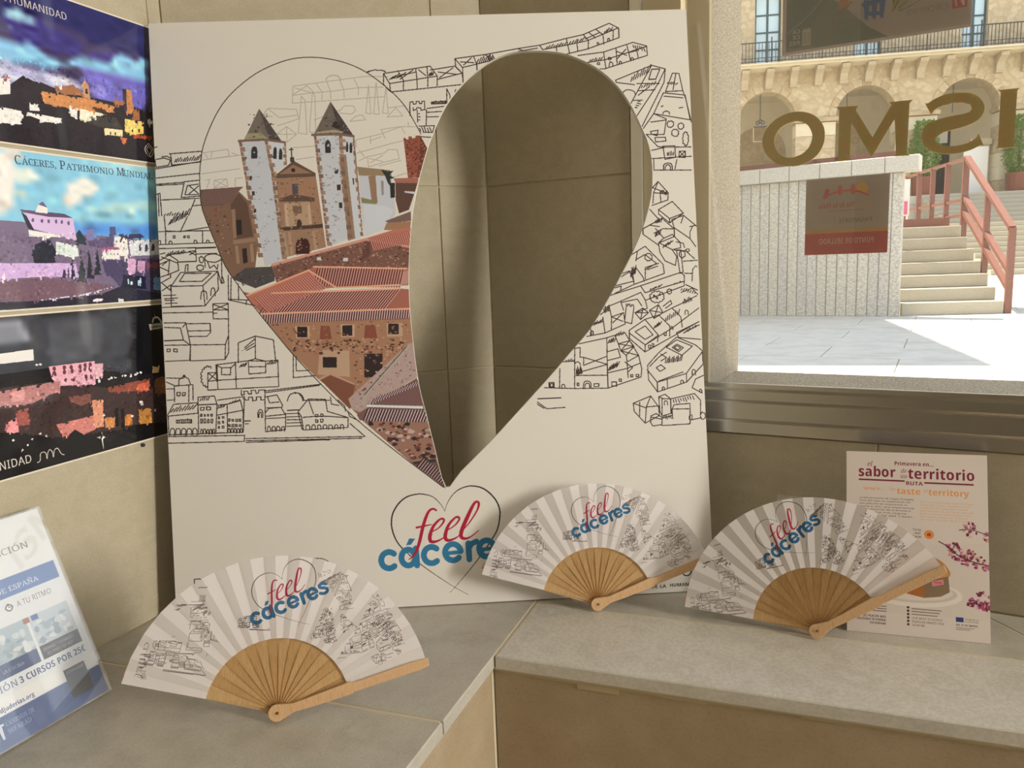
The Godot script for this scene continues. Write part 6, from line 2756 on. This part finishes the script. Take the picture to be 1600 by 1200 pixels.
[[155,124,107],[351,363,342,362,342,370,351,370]],
[[139,112,97],[351,371,346,370,347,378,352,378]],
[[122,99,85],[352,379,343,378,343,386,352,386]],
[[155,124,107],[352,387,347,387,348,394,353,394]],
[[139,112,97],[353,395,344,394,344,402,353,402]],
[[63,58,62],[251,237,253,237,253,255,251,255]],
[[63,58,62],[248,240,256,240,256,242,248,242]],
[[76,70,71],[249,255,256,254,257,264,249,263]],
[[207,214,230],[370,290,398,292,429,295,433,361,410,388,375,400,371,341]],
[[156,137,113],[368,275,426,283,429,293,370,291]],
[[158,129,108],[387,292,400,292,401,339,391,339]],
[[139,140,108],[372,330,402,338,399,343,373,340]],
[[156,157,164],[409,301,414,302,413,327,409,327]],
[[215,223,239],[376,343,412,346,429,354,410,388,375,398]],
[[152,87,72],[453,226,457,226,457,229,462,229,462,224,468,224,469,228,475,227,475,223,484,223,495,246,481,297,458,298,454,238]],
[[113,62,53],[484,225,495,246,481,297,474,298,481,256]],
[[98,72,65],[435,306,475,307,469,324,457,355,439,361,434,337]],
[[173,115,102],[432,298,477,298,475,308,435,306]],
[[47,59,56],[410,281,422,285,433,284,425,292,434,297,426,299,428,316,421,305,417,293]],
[[42,41,46],[425,306,434,306,433,332,425,333]],
[[209,218,234],[450,321,469,323,468,327,451,324]],
[[127,103,101],[413,374,460,358,460,375,421,378]],
[[171,130,104],[416,377,460,376,457,391,410,390]],
[[197,126,110],[375,404,428,390,459,387,456,424]],
[[127,92,83],[205,446,375,405,456,424,452,460,276,457,213,477]],
[[108,73,68],[375,407,384,407,384,432,366,445]],
[[215,160,146],[206,443,377,403,456,420,456,424,377,408,207,448]],
[[215,223,236],[288,434,296,434,296,440,287,440]],
[[215,223,236],[335,437,343,437,343,444,334,443]],
[[197,126,110],[151,500,271,457,319,490,204,497,175,521]],
[[174,113,102],[271,457,281,451,452,459,450,491,319,491]],
[[174,111,99],[172,519,204,497,432,496,454,499,452,534,184,533]],
[[156,111,105],[182,532,452,533,451,554,194,550]],
[[197,154,144],[435,469,453,463,452,488,436,490]],
[[173,132,107],[192,549,451,553,455,595,459,658,333,704,274,650,233,604]],
[[197,167,144],[284,602,337,605,336,653,278,646]],
[[197,167,144],[407,558,436,559,435,583,407,583]],
[[204,174,152],[242,557,268,558,267,580,243,579]],
[[204,174,152],[324,557,349,558,348,581,324,580]],
[[45,35,39],[246,558,264,559,263,578,245,577]],
[[45,35,39],[327,559,345,559,344,578,326,578]],
[[45,35,39],[410,559,429,560,428,579,409,578]],
[[45,35,39],[289,615,314,616,313,635,288,634]],
[[45,35,39],[364,612,397,613,395,656,362,655]],
[[142,82,68],[288,558,304,559,307,583,285,583]],
[[142,82,68],[368,560,386,561,389,585,365,584]],
[[131,85,67],[281,655,302,646,344,668,337,703,333,712]],
[[200,161,147],[278,654,302,644,343,665,343,668,301,648,281,657]],
[[188,167,165],[331,693,445,597,453,595,459,658,351,718,337,712]],
[[126,94,95],[345,723,457,660,474,742,350,733]],
[[226,234,243],[365,705,466,712,466,717,363,709]],
[[161,123,109],[354,733,474,743,489,817,439,814]],
[[115,84,86],[439,814,485,811,500,865]],
[[57,51,56],[443,814,484,810,485,816,444,818]]
]
const TILES := [[207,497,435,497,-30,35,46,[72,41,42],[232,175,169],0.45],
[186,533,450,534,-3,16,60,[69,48,49],[241,208,214],0.50],
[286,453,444,461,-9,33,34,[86,51,51],[221,165,161],0.42],
[169,504,276,464,24,27,26,[163,97,87],[224,161,152],0.50],
[382,406,455,393,6,21,20,[152,87,78],[224,163,156],0.50],
[93,308,159,306,-19,27,22,[84,62,60],[159,129,123],0.40],
[370,705,460,673,6,-9,18,[63,45,49],[220,196,208],0.50],
[354,733,470,741,9,-20,22,[63,45,49],[223,201,211],0.50],
[448,821,496,857,12,-14,12,[53,40,42],[202,172,178],0.50]]
const RUBBLE := [
[[206,446,375,407,456,424,452,460,276,455,213,474],420,3.2,[[73,48,45],[166,121,111],[100,68,64],[185,149,137]]],
[[84,337,127,337,137,368,138,437,117,419,90,356],80,3.5,[[96,67,57],[169,138,119],[142,82,70]]],
[[195,550,449,554,453,595,342,605,276,602,233,600],120,3.5,[[145,106,85],[197,158,133],[123,78,65]]],
[[234,582,446,587,445,602,415,611,276,609,236,602],200,4.0,[[99,63,54],[200,161,141],[73,50,48],[156,111,93]]],
[[342,608,452,602,353,687,338,686],120,4.0,[[99,67,57],[195,156,135],[134,90,77]]],
[[334,691,445,600,456,654,351,714],320,2.6,[[149,124,124],[210,191,197],[117,95,97],[193,150,145]]],
[[356,735,472,744,487,814,441,812],150,7.0,[[73,50,48],[122,69,64],[49,39,44],[187,160,153],[204,183,182]]],
[[454,229,484,226,493,246,479,295,459,296],160,2.8,[[111,57,50],[180,113,98],[91,49,45]]],
[[223,289,291,291,302,411,233,426],150,3.0,[[136,103,84],[185,151,129],[118,91,76]]],
[[165,229,208,227,224,436,196,444,178,335],120,3.6,[[184,190,198],[215,225,242],[156,159,161],[171,177,184]]],
[[297,219,338,219,342,402,308,413,300,288],120,3.6,[[184,190,198],[218,227,243],[156,159,161],[173,179,188]]],
[[182,175,216,176,232,224,172,221],60,3.0,[[100,94,88],[141,136,127],[76,70,69]]],
[[314,175,333,176,362,218,299,214],60,3.0,[[95,87,84],[136,130,124],[65,60,62]]],
[[84,462,211,451,208,474,165,482],60,3.0,[[109,108,111],[55,53,58]]]]
const SKY_1 := [
[[50,52,109],[41,14,497,-50,470,58,406,61,340,48,267,42,29,94]],
[[138,197,243],[134,90,208,90,246,87,266,97,323,95,361,84,409,62,469,63,464,99,386,101,322,101,256,113,127,132]],
[[166,215,243],[203,49,226,39,243,44,235,68,209,71]],
[[69,64,138],[215,60,266,48,338,59,324,88,284,85,246,87,221,91,207,81]],
[[78,71,149],[341,76,398,60,389,80,345,86]],
[[115,111,206],[322,101,387,99,464,99,457,148,352,152,339,124]],
[[194,198,243],[147,131,221,121,279,121,318,128,338,133,276,144,142,162]],
[[243,243,243],[279,124,298,124,314,130,290,131]]
]
const TOWN_1 := [
[[45,40,49],[13,204,182,166,221,136,238,141,250,140,270,144,339,146,386,146,467,147,460,243,5,256]],
[[210,146,95],[248,153,294,152,336,149,385,153,385,163,333,169,272,171,250,171]],
[[166,114,85],[274,141,297,136,307,132,317,137,326,146,295,150,274,148]],
[[205,158,123],[324,128,329,124,331,117,332,123,337,128,337,149,325,149]],
[[201,139,92],[405,120,425,119,426,151,420,160,408,160]],
[[65,54,69],[405,120,414,119,410,159,405,152]],
[[168,114,85],[384,141,407,141,404,148,385,150]],
[[168,111,72],[426,151,438,150,437,168,421,169]],
[[243,243,221],[315,168,370,169,346,175,333,186,312,185]],
[[243,241,243],[295,166,312,168,306,184,296,183]],
[[243,217,126],[404,170,445,169,442,190,420,194,401,192]],
[[243,229,181],[358,192,397,190,395,201,358,203]],
[[243,243,243],[220,189,279,189,278,196,251,199,220,193]],
[[238,241,243],[226,174,241,174,242,184,225,186]],
[[212,120,78],[389,203,405,203,395,215]],
[[190,85,58],[420,193,461,192,460,197,419,200]],
[[243,243,243],[454,162,467,161,465,170,454,171]],
[[243,243,243],[172,150,200,144,197,167,169,174]],
[[166,97,106],[185,147,195,136,199,143]],
[[243,243,243],[101,189,179,188,211,189,209,209,96,217]],
[[67,64,63],[332,178,348,174,385,171,397,188,351,192,330,189]],
[[45,38,46],[261,158,264,158,263,161,260,161]],
[[45,38,46],[331,134,334,134,333,139,331,139]],
[[67,45,35],[431,183,435,183,434,189,430,189]],
[[67,45,35],[417,184,420,184,419,189,416,189]],
[[89,61,63],[369,197,372,197,371,201,368,201]],
[[89,61,63],[379,196,382,196,381,201,378,201]],
[[78,50,40],[340,161,361,159,369,166,344,167]]
]
const SKY_2 := [
[[144,209,243],[5,-22,477,-49,452,133,-19,140]],
[[238,243,243],[262,75,279,44,302,32,324,37,336,47,308,67,274,83]],
[[227,243,243],[180,27,217,27,230,40,197,51,177,48]],
[[243,243,243],[106,19,191,1,177,94,93,110]],
[[221,243,243],[185,58,205,61,198,76,185,73]],
[[96,158,243],[276,106,452,105,449,128,278,126]],
[[188,234,243],[284,82,428,62,453,71,333,92]],
[[166,221,243],[345,4,464,-7,462,11,343,18]]
]
const TOWN_2 := [
[[124,111,143],[-14,104,187,107,279,122,455,133,444,240,-33,235]],
[[221,197,243],[191,94,262,93,277,98,279,133,203,117]],
[[98,85,120],[187,89,262,92,277,98,234,98,191,93]],
[[243,243,243],[212,92,219,80,227,76,234,84,233,93]],
[[115,102,149],[219,80,227,75,234,84]],
[[45,45,63],[189,92,197,98,207,120,197,117]],
[[243,243,243],[197,119,252,126,254,129,197,129]],
[[227,243,243],[241,136,279,142,280,159,265,161,239,154]],
[[50,54,69],[199,143,231,132,240,152,233,170,209,180,199,169]],
[[216,186,243],[84,168,272,170,275,193,210,190,81,194]],
[[133,132,186],[298,117,315,114,313,133,299,133]],
[[93,97,143],[346,110,358,109,358,123,345,126]],
[[54,69,80],[280,122,286,116,297,131,295,140,279,139]],
[[100,91,129],[299,135,328,129,354,125,353,145,303,143]],
[[243,243,243],[353,127,380,126,380,159,362,159,352,144]],
[[243,243,243],[326,147,360,147,361,164,327,164]],
[[166,97,138],[323,143,361,144,362,148,325,148]],
[[67,61,92],[355,122,411,120,419,126,381,130]],
[[227,234,243],[384,132,449,129,450,157,383,159]],
[[78,73,109],[322,166,451,163,443,229,354,211,326,183]],
[[221,179,221],[376,163,395,164,390,190,374,189]],
[[210,168,206],[398,167,415,168,411,186,395,184]],
[[34,38,63],[363,191,410,195,410,218,357,213]],
[[210,243,243],[353,217,406,222,404,238,369,236]],
[[144,85,120],[417,169,446,171,445,180,417,180]],
[[124,182,243],[430,195,448,197,444,222,426,219]],
[[122,97,115],[80,196,210,192,289,201,345,210,315,219,205,227,76,222]],
[[45,45,63],[-31,221,205,227,314,222,354,211,443,227,444,241,-33,235]],
[[221,226,243],[203,225,276,221,336,211,338,212,275,223,203,227]],
[[243,243,243],[296,231,303,229,316,230,316,234,296,234]],
[[221,234,243],[347,231,359,233,358,239,347,239]],
[[45,54,63],[260,195,268,159,268,196]],
[[45,54,63],[273,199,285,144,288,202]],
[[45,54,63],[290,194,300,147,304,197]],
[[45,54,63],[305,190,316,146,319,190]],
[[67,61,86],[244,193,251,172,252,193]],
[[67,61,86],[252,192,258,175,258,193]],
[[107,92,138],[209,104,208,106,207,107,206,107,206,107,205,107,204,106,204,104,205,103,205,102,206,101,207,101,208,102,209,103,209,104]],
[[107,92,138],[224,105,223,106,223,107,222,108,221,108,220,107,219,106,219,105,220,103,221,102,221,102,222,102,223,102,224,103,224,105]],
[[107,92,138],[235,105,235,106,234,107,233,108,232,108,231,107,231,106,231,105,231,103,232,102,233,102,234,102,235,102,235,103,235,105]],
[[107,92,138],[248,104,248,106,247,107,246,108,245,108,244,107,244,106,244,105,244,103,245,102,246,102,247,101,248,102,248,103,248,104]],
[[107,92,138],[258,105,258,106,257,107,256,108,255,108,254,108,254,107,254,105,254,104,255,103,256,102,257,102,258,103,258,104,258,105]],
[[107,92,138],[270,106,270,108,269,109,268,110,267,110,266,109,266,108,265,107,266,105,267,104,268,103,269,103,270,104,270,105,270,106]],
[[67,64,98],[411,144,410,147,409,149,407,150,406,150,404,149,404,147,404,144,404,141,406,139,407,137,409,137,410,139,411,141,411,144]],
[[67,64,98],[424,145,424,148,422,150,421,151,419,151,418,150,417,148,417,145,418,142,419,140,421,138,422,138,424,140,424,142,424,145]],
[[67,64,98],[440,144,439,146,438,149,436,150,434,150,433,149,432,147,432,144,433,141,435,138,436,137,438,137,439,138,440,141,440,144]],
[[100,85,126],[356,133,359,133,358,136,356,136]],
[[100,85,126],[364,133,366,133,366,136,364,136]],
[[100,85,126],[371,134,374,134,373,137,371,137]],
[[100,85,126],[356,144,358,144,358,147,355,147]],
[[100,85,126],[370,144,372,144,372,147,370,147]],
[[100,85,126],[334,154,337,154,336,157,334,157]],
[[100,85,126],[342,154,344,154,344,157,341,157]],
[[100,85,126],[349,154,351,154,351,157,349,157]],
[[100,85,126],[356,154,358,154,358,157,355,157]],
[[45,54,92],[373,229,376,229,376,232,373,232]],
[[45,54,92],[383,230,386,230,385,233,382,233]],
[[45,54,92],[392,231,395,231,395,234,391,234]],
[[45,54,92],[373,223,376,223,375,226,372,226]],
[[45,54,92],[385,224,388,224,388,227,385,227]],
[[194,222,243],[371,199,374,198,374,207,371,208]],
[[194,222,243],[379,200,382,199,381,209,378,209]],
[[194,222,243],[393,202,396,201,395,211,392,211]],
[[194,222,243],[398,198,401,197,401,207,397,207]]
]
const SKY_3 := [
[[65,69,80],[-46,7,375,3,357,127,-58,84]],
[[17,19,26],[375,0,457,-1,441,140,358,122]],
[[87,92,103],[208,19,306,14,302,82,207,84]],
[[133,139,155],[112,4,166,6,179,42,106,44]]
]
const TOWN_3 := [
[[30,28,35],[-58,84,204,87,305,106,431,133,426,249,100,246,-83,258]],
[[65,50,52],[54,103,203,109,307,136,432,156,425,225,297,209,209,200,44,167]],
[[238,182,201],[201,85,285,87,282,126,215,118,204,105]],
[[227,182,195],[284,92,301,93,299,113,284,116]],
[[243,243,243],[61,56,179,55,178,72,59,69]],
[[190,135,138],[53,111,171,110,218,110,215,128,200,128,168,137,155,137,51,124]],
[[243,158,166],[120,159,140,153,138,179,119,181]],
[[166,92,86],[137,144,159,143,157,169,138,167]],
[[146,80,66],[304,135,395,133,393,155,306,144]],
[[210,109,86],[366,140,394,138,393,155,367,152]],
[[238,210,166],[405,112,421,112,419,126,403,125]],
[[146,99,72],[405,137,433,133,430,167,405,163]],
[[227,158,129],[271,151,292,154,288,200,269,198]],
[[212,135,129],[201,178,270,177,271,201,243,205,209,199]],
[[133,85,80],[229,138,270,140,271,153,250,157,231,146]],
[[212,146,95],[291,185,313,188,310,204,291,203]],
[[212,135,72],[332,188,349,190,346,209,331,206]],
[[190,135,72],[363,184,392,187,390,215,363,212]],
[[243,243,243],[375,173,374,174,372,175,370,175,368,175,367,174,365,173,365,172,366,171,367,170,369,170,371,170,373,171,374,172,375,173]],
[[21,21,26],[46,159,139,177,183,194,209,205,233,193,254,210,295,225,346,209,430,220,426,249,100,246,33,245]],
[[243,243,243],[287,218,286,219,284,220,282,221,280,220,278,219,277,217,277,215,278,214,279,213,281,212,283,213,285,214,286,216,287,218]],
[[243,243,221],[280,216,283,206,283,217,292,219,283,218,282,241,280,219,271,215]],
[[28,26,32],[313,174,321,173,318,205,312,205]],
[[28,26,32],[325,177,334,176,330,214,324,214]],
[[227,163,166],[133,114,156,114,155,130,134,130]],
[[107,64,78],[213,90,212,92,211,93,210,93,209,93,208,92,207,91,207,89,207,88,208,87,210,86,211,86,212,87,213,89,213,90]],
[[107,64,78],[231,91,230,92,229,93,228,94,226,94,225,93,225,92,225,90,225,88,226,87,227,87,229,87,230,88,231,89,231,91]],
[[107,64,78],[243,91,243,93,242,94,240,95,239,95,238,94,237,92,237,91,238,89,239,88,240,87,241,88,242,88,243,90,243,91]],
[[107,64,78],[259,93,259,95,258,96,256,96,255,96,254,95,253,94,253,92,254,91,255,89,256,89,258,89,259,90,259,91,259,93]],
[[107,64,78],[269,92,269,93,268,95,266,95,265,95,264,94,263,93,263,91,264,89,265,88,266,88,267,88,269,89,269,90,269,92]],
[[107,64,78],[279,92,279,94,277,95,276,96,275,95,273,95,273,93,273,91,273,90,274,89,276,88,277,88,278,89,279,91,279,92]],
[[107,64,78],[212,97,211,99,210,100,209,100,208,100,207,99,206,98,206,96,206,95,207,94,209,93,210,93,211,94,212,95,212,97]],
[[107,64,78],[230,98,229,100,228,101,227,101,225,101,224,100,224,99,224,97,224,96,225,95,226,94,228,94,229,95,230,96,230,98]],
[[107,64,78],[244,98,243,100,242,101,241,102,239,101,238,101,238,99,238,98,238,96,239,95,240,94,242,94,243,95,244,97,244,98]],
[[107,64,78],[259,99,258,101,257,102,256,103,254,102,253,101,252,100,252,98,253,97,254,96,255,95,257,95,258,96,258,98,259,99]],
[[107,64,78],[268,99,268,100,267,101,265,102,264,102,263,101,262,99,262,98,263,96,264,95,265,94,266,95,268,95,268,97,268,99]],
[[107,64,78],[278,99,278,101,277,102,275,102,274,102,272,101,272,100,272,98,272,96,273,95,275,95,276,95,277,96,278,97,278,99]],
[[107,64,78],[268,111,268,113,266,114,265,114,264,114,263,113,262,112,262,110,262,108,263,107,265,107,266,107,267,108,268,109,268,111]],
[[107,64,78],[279,112,279,113,278,115,276,115,275,115,274,114,273,113,273,111,273,109,275,108,276,108,277,108,279,109,279,110,279,112]],
[[107,64,78],[230,112,230,113,229,114,228,115,226,115,225,114,225,112,224,111,225,109,226,108,227,107,229,108,230,109,230,110,230,112]],
[[107,64,78],[245,112,244,114,243,115,242,115,240,115,239,114,239,113,238,111,239,110,240,108,241,108,243,108,244,109,245,110,245,112]],
[[243,243,243],[312,122,312,122,311,123,310,123,308,123,307,122,307,122,306,121,307,120,308,119,309,119,310,119,311,120,312,121,312,122]],
[[243,243,243],[317,120,317,121,316,122,314,122,313,122,312,121,311,120,311,120,312,119,313,118,314,118,315,118,316,119,317,120,317,120]],
[[243,243,243],[325,121,325,122,324,122,323,122,322,122,321,122,320,121,320,120,320,119,321,119,322,119,324,119,325,119,325,120,325,121]],
[[243,243,243],[341,121,341,121,340,122,339,122,337,122,336,121,336,121,335,120,336,119,337,118,338,118,339,118,340,119,341,120,341,121]],
[[243,243,243],[346,120,346,121,345,122,344,122,342,122,341,121,341,120,340,120,341,119,342,118,343,118,344,118,345,119,346,120,346,120]],
[[243,243,243],[358,120,357,121,357,122,355,122,354,122,353,121,352,120,352,119,352,119,353,118,355,118,356,118,357,119,358,119,358,120]],
[[243,243,243],[372,120,371,121,370,122,369,122,368,122,366,121,366,120,365,119,366,119,367,118,368,118,369,118,371,119,371,119,372,120]],
[[243,243,243],[380,120,380,121,379,122,378,122,376,122,375,121,374,120,374,119,374,119,375,118,377,118,378,118,379,119,380,119,380,120]],
[[243,243,243],[184,80,183,81,183,81,182,81,181,81,180,81,179,80,179,79,179,79,180,78,181,78,182,78,183,79,184,79,184,80]],
[[243,243,243],[190,80,189,81,189,81,188,82,187,81,186,81,185,80,185,80,185,79,186,78,187,78,188,78,189,79,190,79,190,80]],
[[243,243,243],[130,187,130,188,129,188,128,189,127,188,126,188,126,187,126,186,126,186,127,185,128,185,129,185,129,186,130,187,130,187]],
[[243,243,243],[174,187,174,187,173,188,172,188,171,188,171,187,170,187,170,186,170,185,171,185,172,185,173,185,174,185,174,186,174,187]],
[[243,243,243],[161,193,160,193,160,194,159,194,158,194,157,193,156,192,156,192,156,191,157,191,158,191,159,191,160,191,160,192,161,193]],
[[243,243,243],[142,205,142,205,141,206,140,206,139,206,139,205,138,204,138,204,138,203,139,203,140,203,141,203,142,203,142,204,142,205]],
[[243,243,243],[152,200,152,200,151,201,150,201,149,201,148,200,148,199,148,199,148,198,149,198,149,198,150,198,151,198,152,199,152,200]],
[[243,243,243],[184,193,184,193,183,194,182,194,181,194,180,193,180,192,180,192,180,191,181,191,182,190,183,191,183,191,184,192,184,193]],
[[243,243,243],[293,181,292,182,291,182,290,183,289,182,288,182,287,181,287,180,288,179,288,179,290,179,291,179,292,180,292,180,293,181]],
[[243,243,243],[351,194,351,195,350,195,348,196,347,195,346,195,345,194,345,193,345,192,346,192,348,192,349,192,350,193,351,193,351,194]],
[[243,243,243],[404,193,403,194,402,195,401,195,400,194,398,194,398,193,398,192,398,191,399,191,400,191,402,191,403,191,404,192,404,193]],
[[243,243,243],[292,121,291,122,291,122,289,123,288,122,287,122,286,121,286,120,287,120,288,119,289,119,290,119,291,120,292,120,292,121]],
[[243,243,243],[277,2,277,2,276,3,275,3,274,3,273,3,272,2,272,1,272,0,273,0,274,0,275,0,276,0,277,1,277,2]]
]
const LETTER_O := [572.9,823.6,575.7,840.3,586.6,856.1,601.6,866.1,618.1,871.6,636.2,872.2,654.2,867.2,668.9,856.4,678.1,842.2,680.8,827.1,678.8,810.8,670.4,795.1,657.7,784.6,639.8,777.9,619.9,778.0,601.3,783.1,587.5,794.7,577.9,807.6]
const LETTER_O_INSIDE := [594.4,823.0,596.2,834.7,603.6,845.7,613.5,852.1,626.7,855.6,639.9,854.0,651.4,846.9,658.2,834.5,659.7,824.4,656.3,811.5,647.5,800.7,636.2,795.1,622.9,793.0,609.5,796.8,599.2,807.2]
const LETTER_M := [698.1,871.9,703.3,866.0,703.6,782.9,698.2,778.7,727.1,778.9,723.6,782.7,723.5,842.6,757.9,780.5,791.3,840.8,795.7,782.7,791.0,779.0,817.1,778.2,812.5,781.7,813.1,863.5,818.5,868.8,782.0,869.2,785.4,864.3,758.1,814.3,730.2,862.7,733.6,869.5]
const LETTER_S := [835.8,861.5,839.6,859.6,849.7,865.4,864.3,870.6,882.6,871.2,900.8,868.1,913.7,860.0,921.4,847.1,921.1,835.2,913.7,824.1,897.8,816.9,881.6,813.6,865.1,810.4,856.9,806.1,854.0,800.3,857.5,793.7,868.0,788.5,882.8,786.9,899.2,789.3,911.5,796.1,915.6,803.4,923.8,782.7,919.2,784.2,906.9,778.4,890.7,774.9,872.3,774.6,853.4,779.6,839.7,789.3,833.4,804.6,834.7,819.0,843.8,828.2,858.6,832.7,876.9,835.5,893.3,836.6,902.2,839.5,904.6,844.2,901.6,850.6,890.6,855.0,876.0,855.9,863.2,853.5,850.4,848.0,846.1,840.9]
const LETTER_I := [938.5,867.6,943.0,864.0,943.4,779.7,939.1,777.1,970.2,775.9,965.2,779.4,965.4,863.3,968.6,866.8]
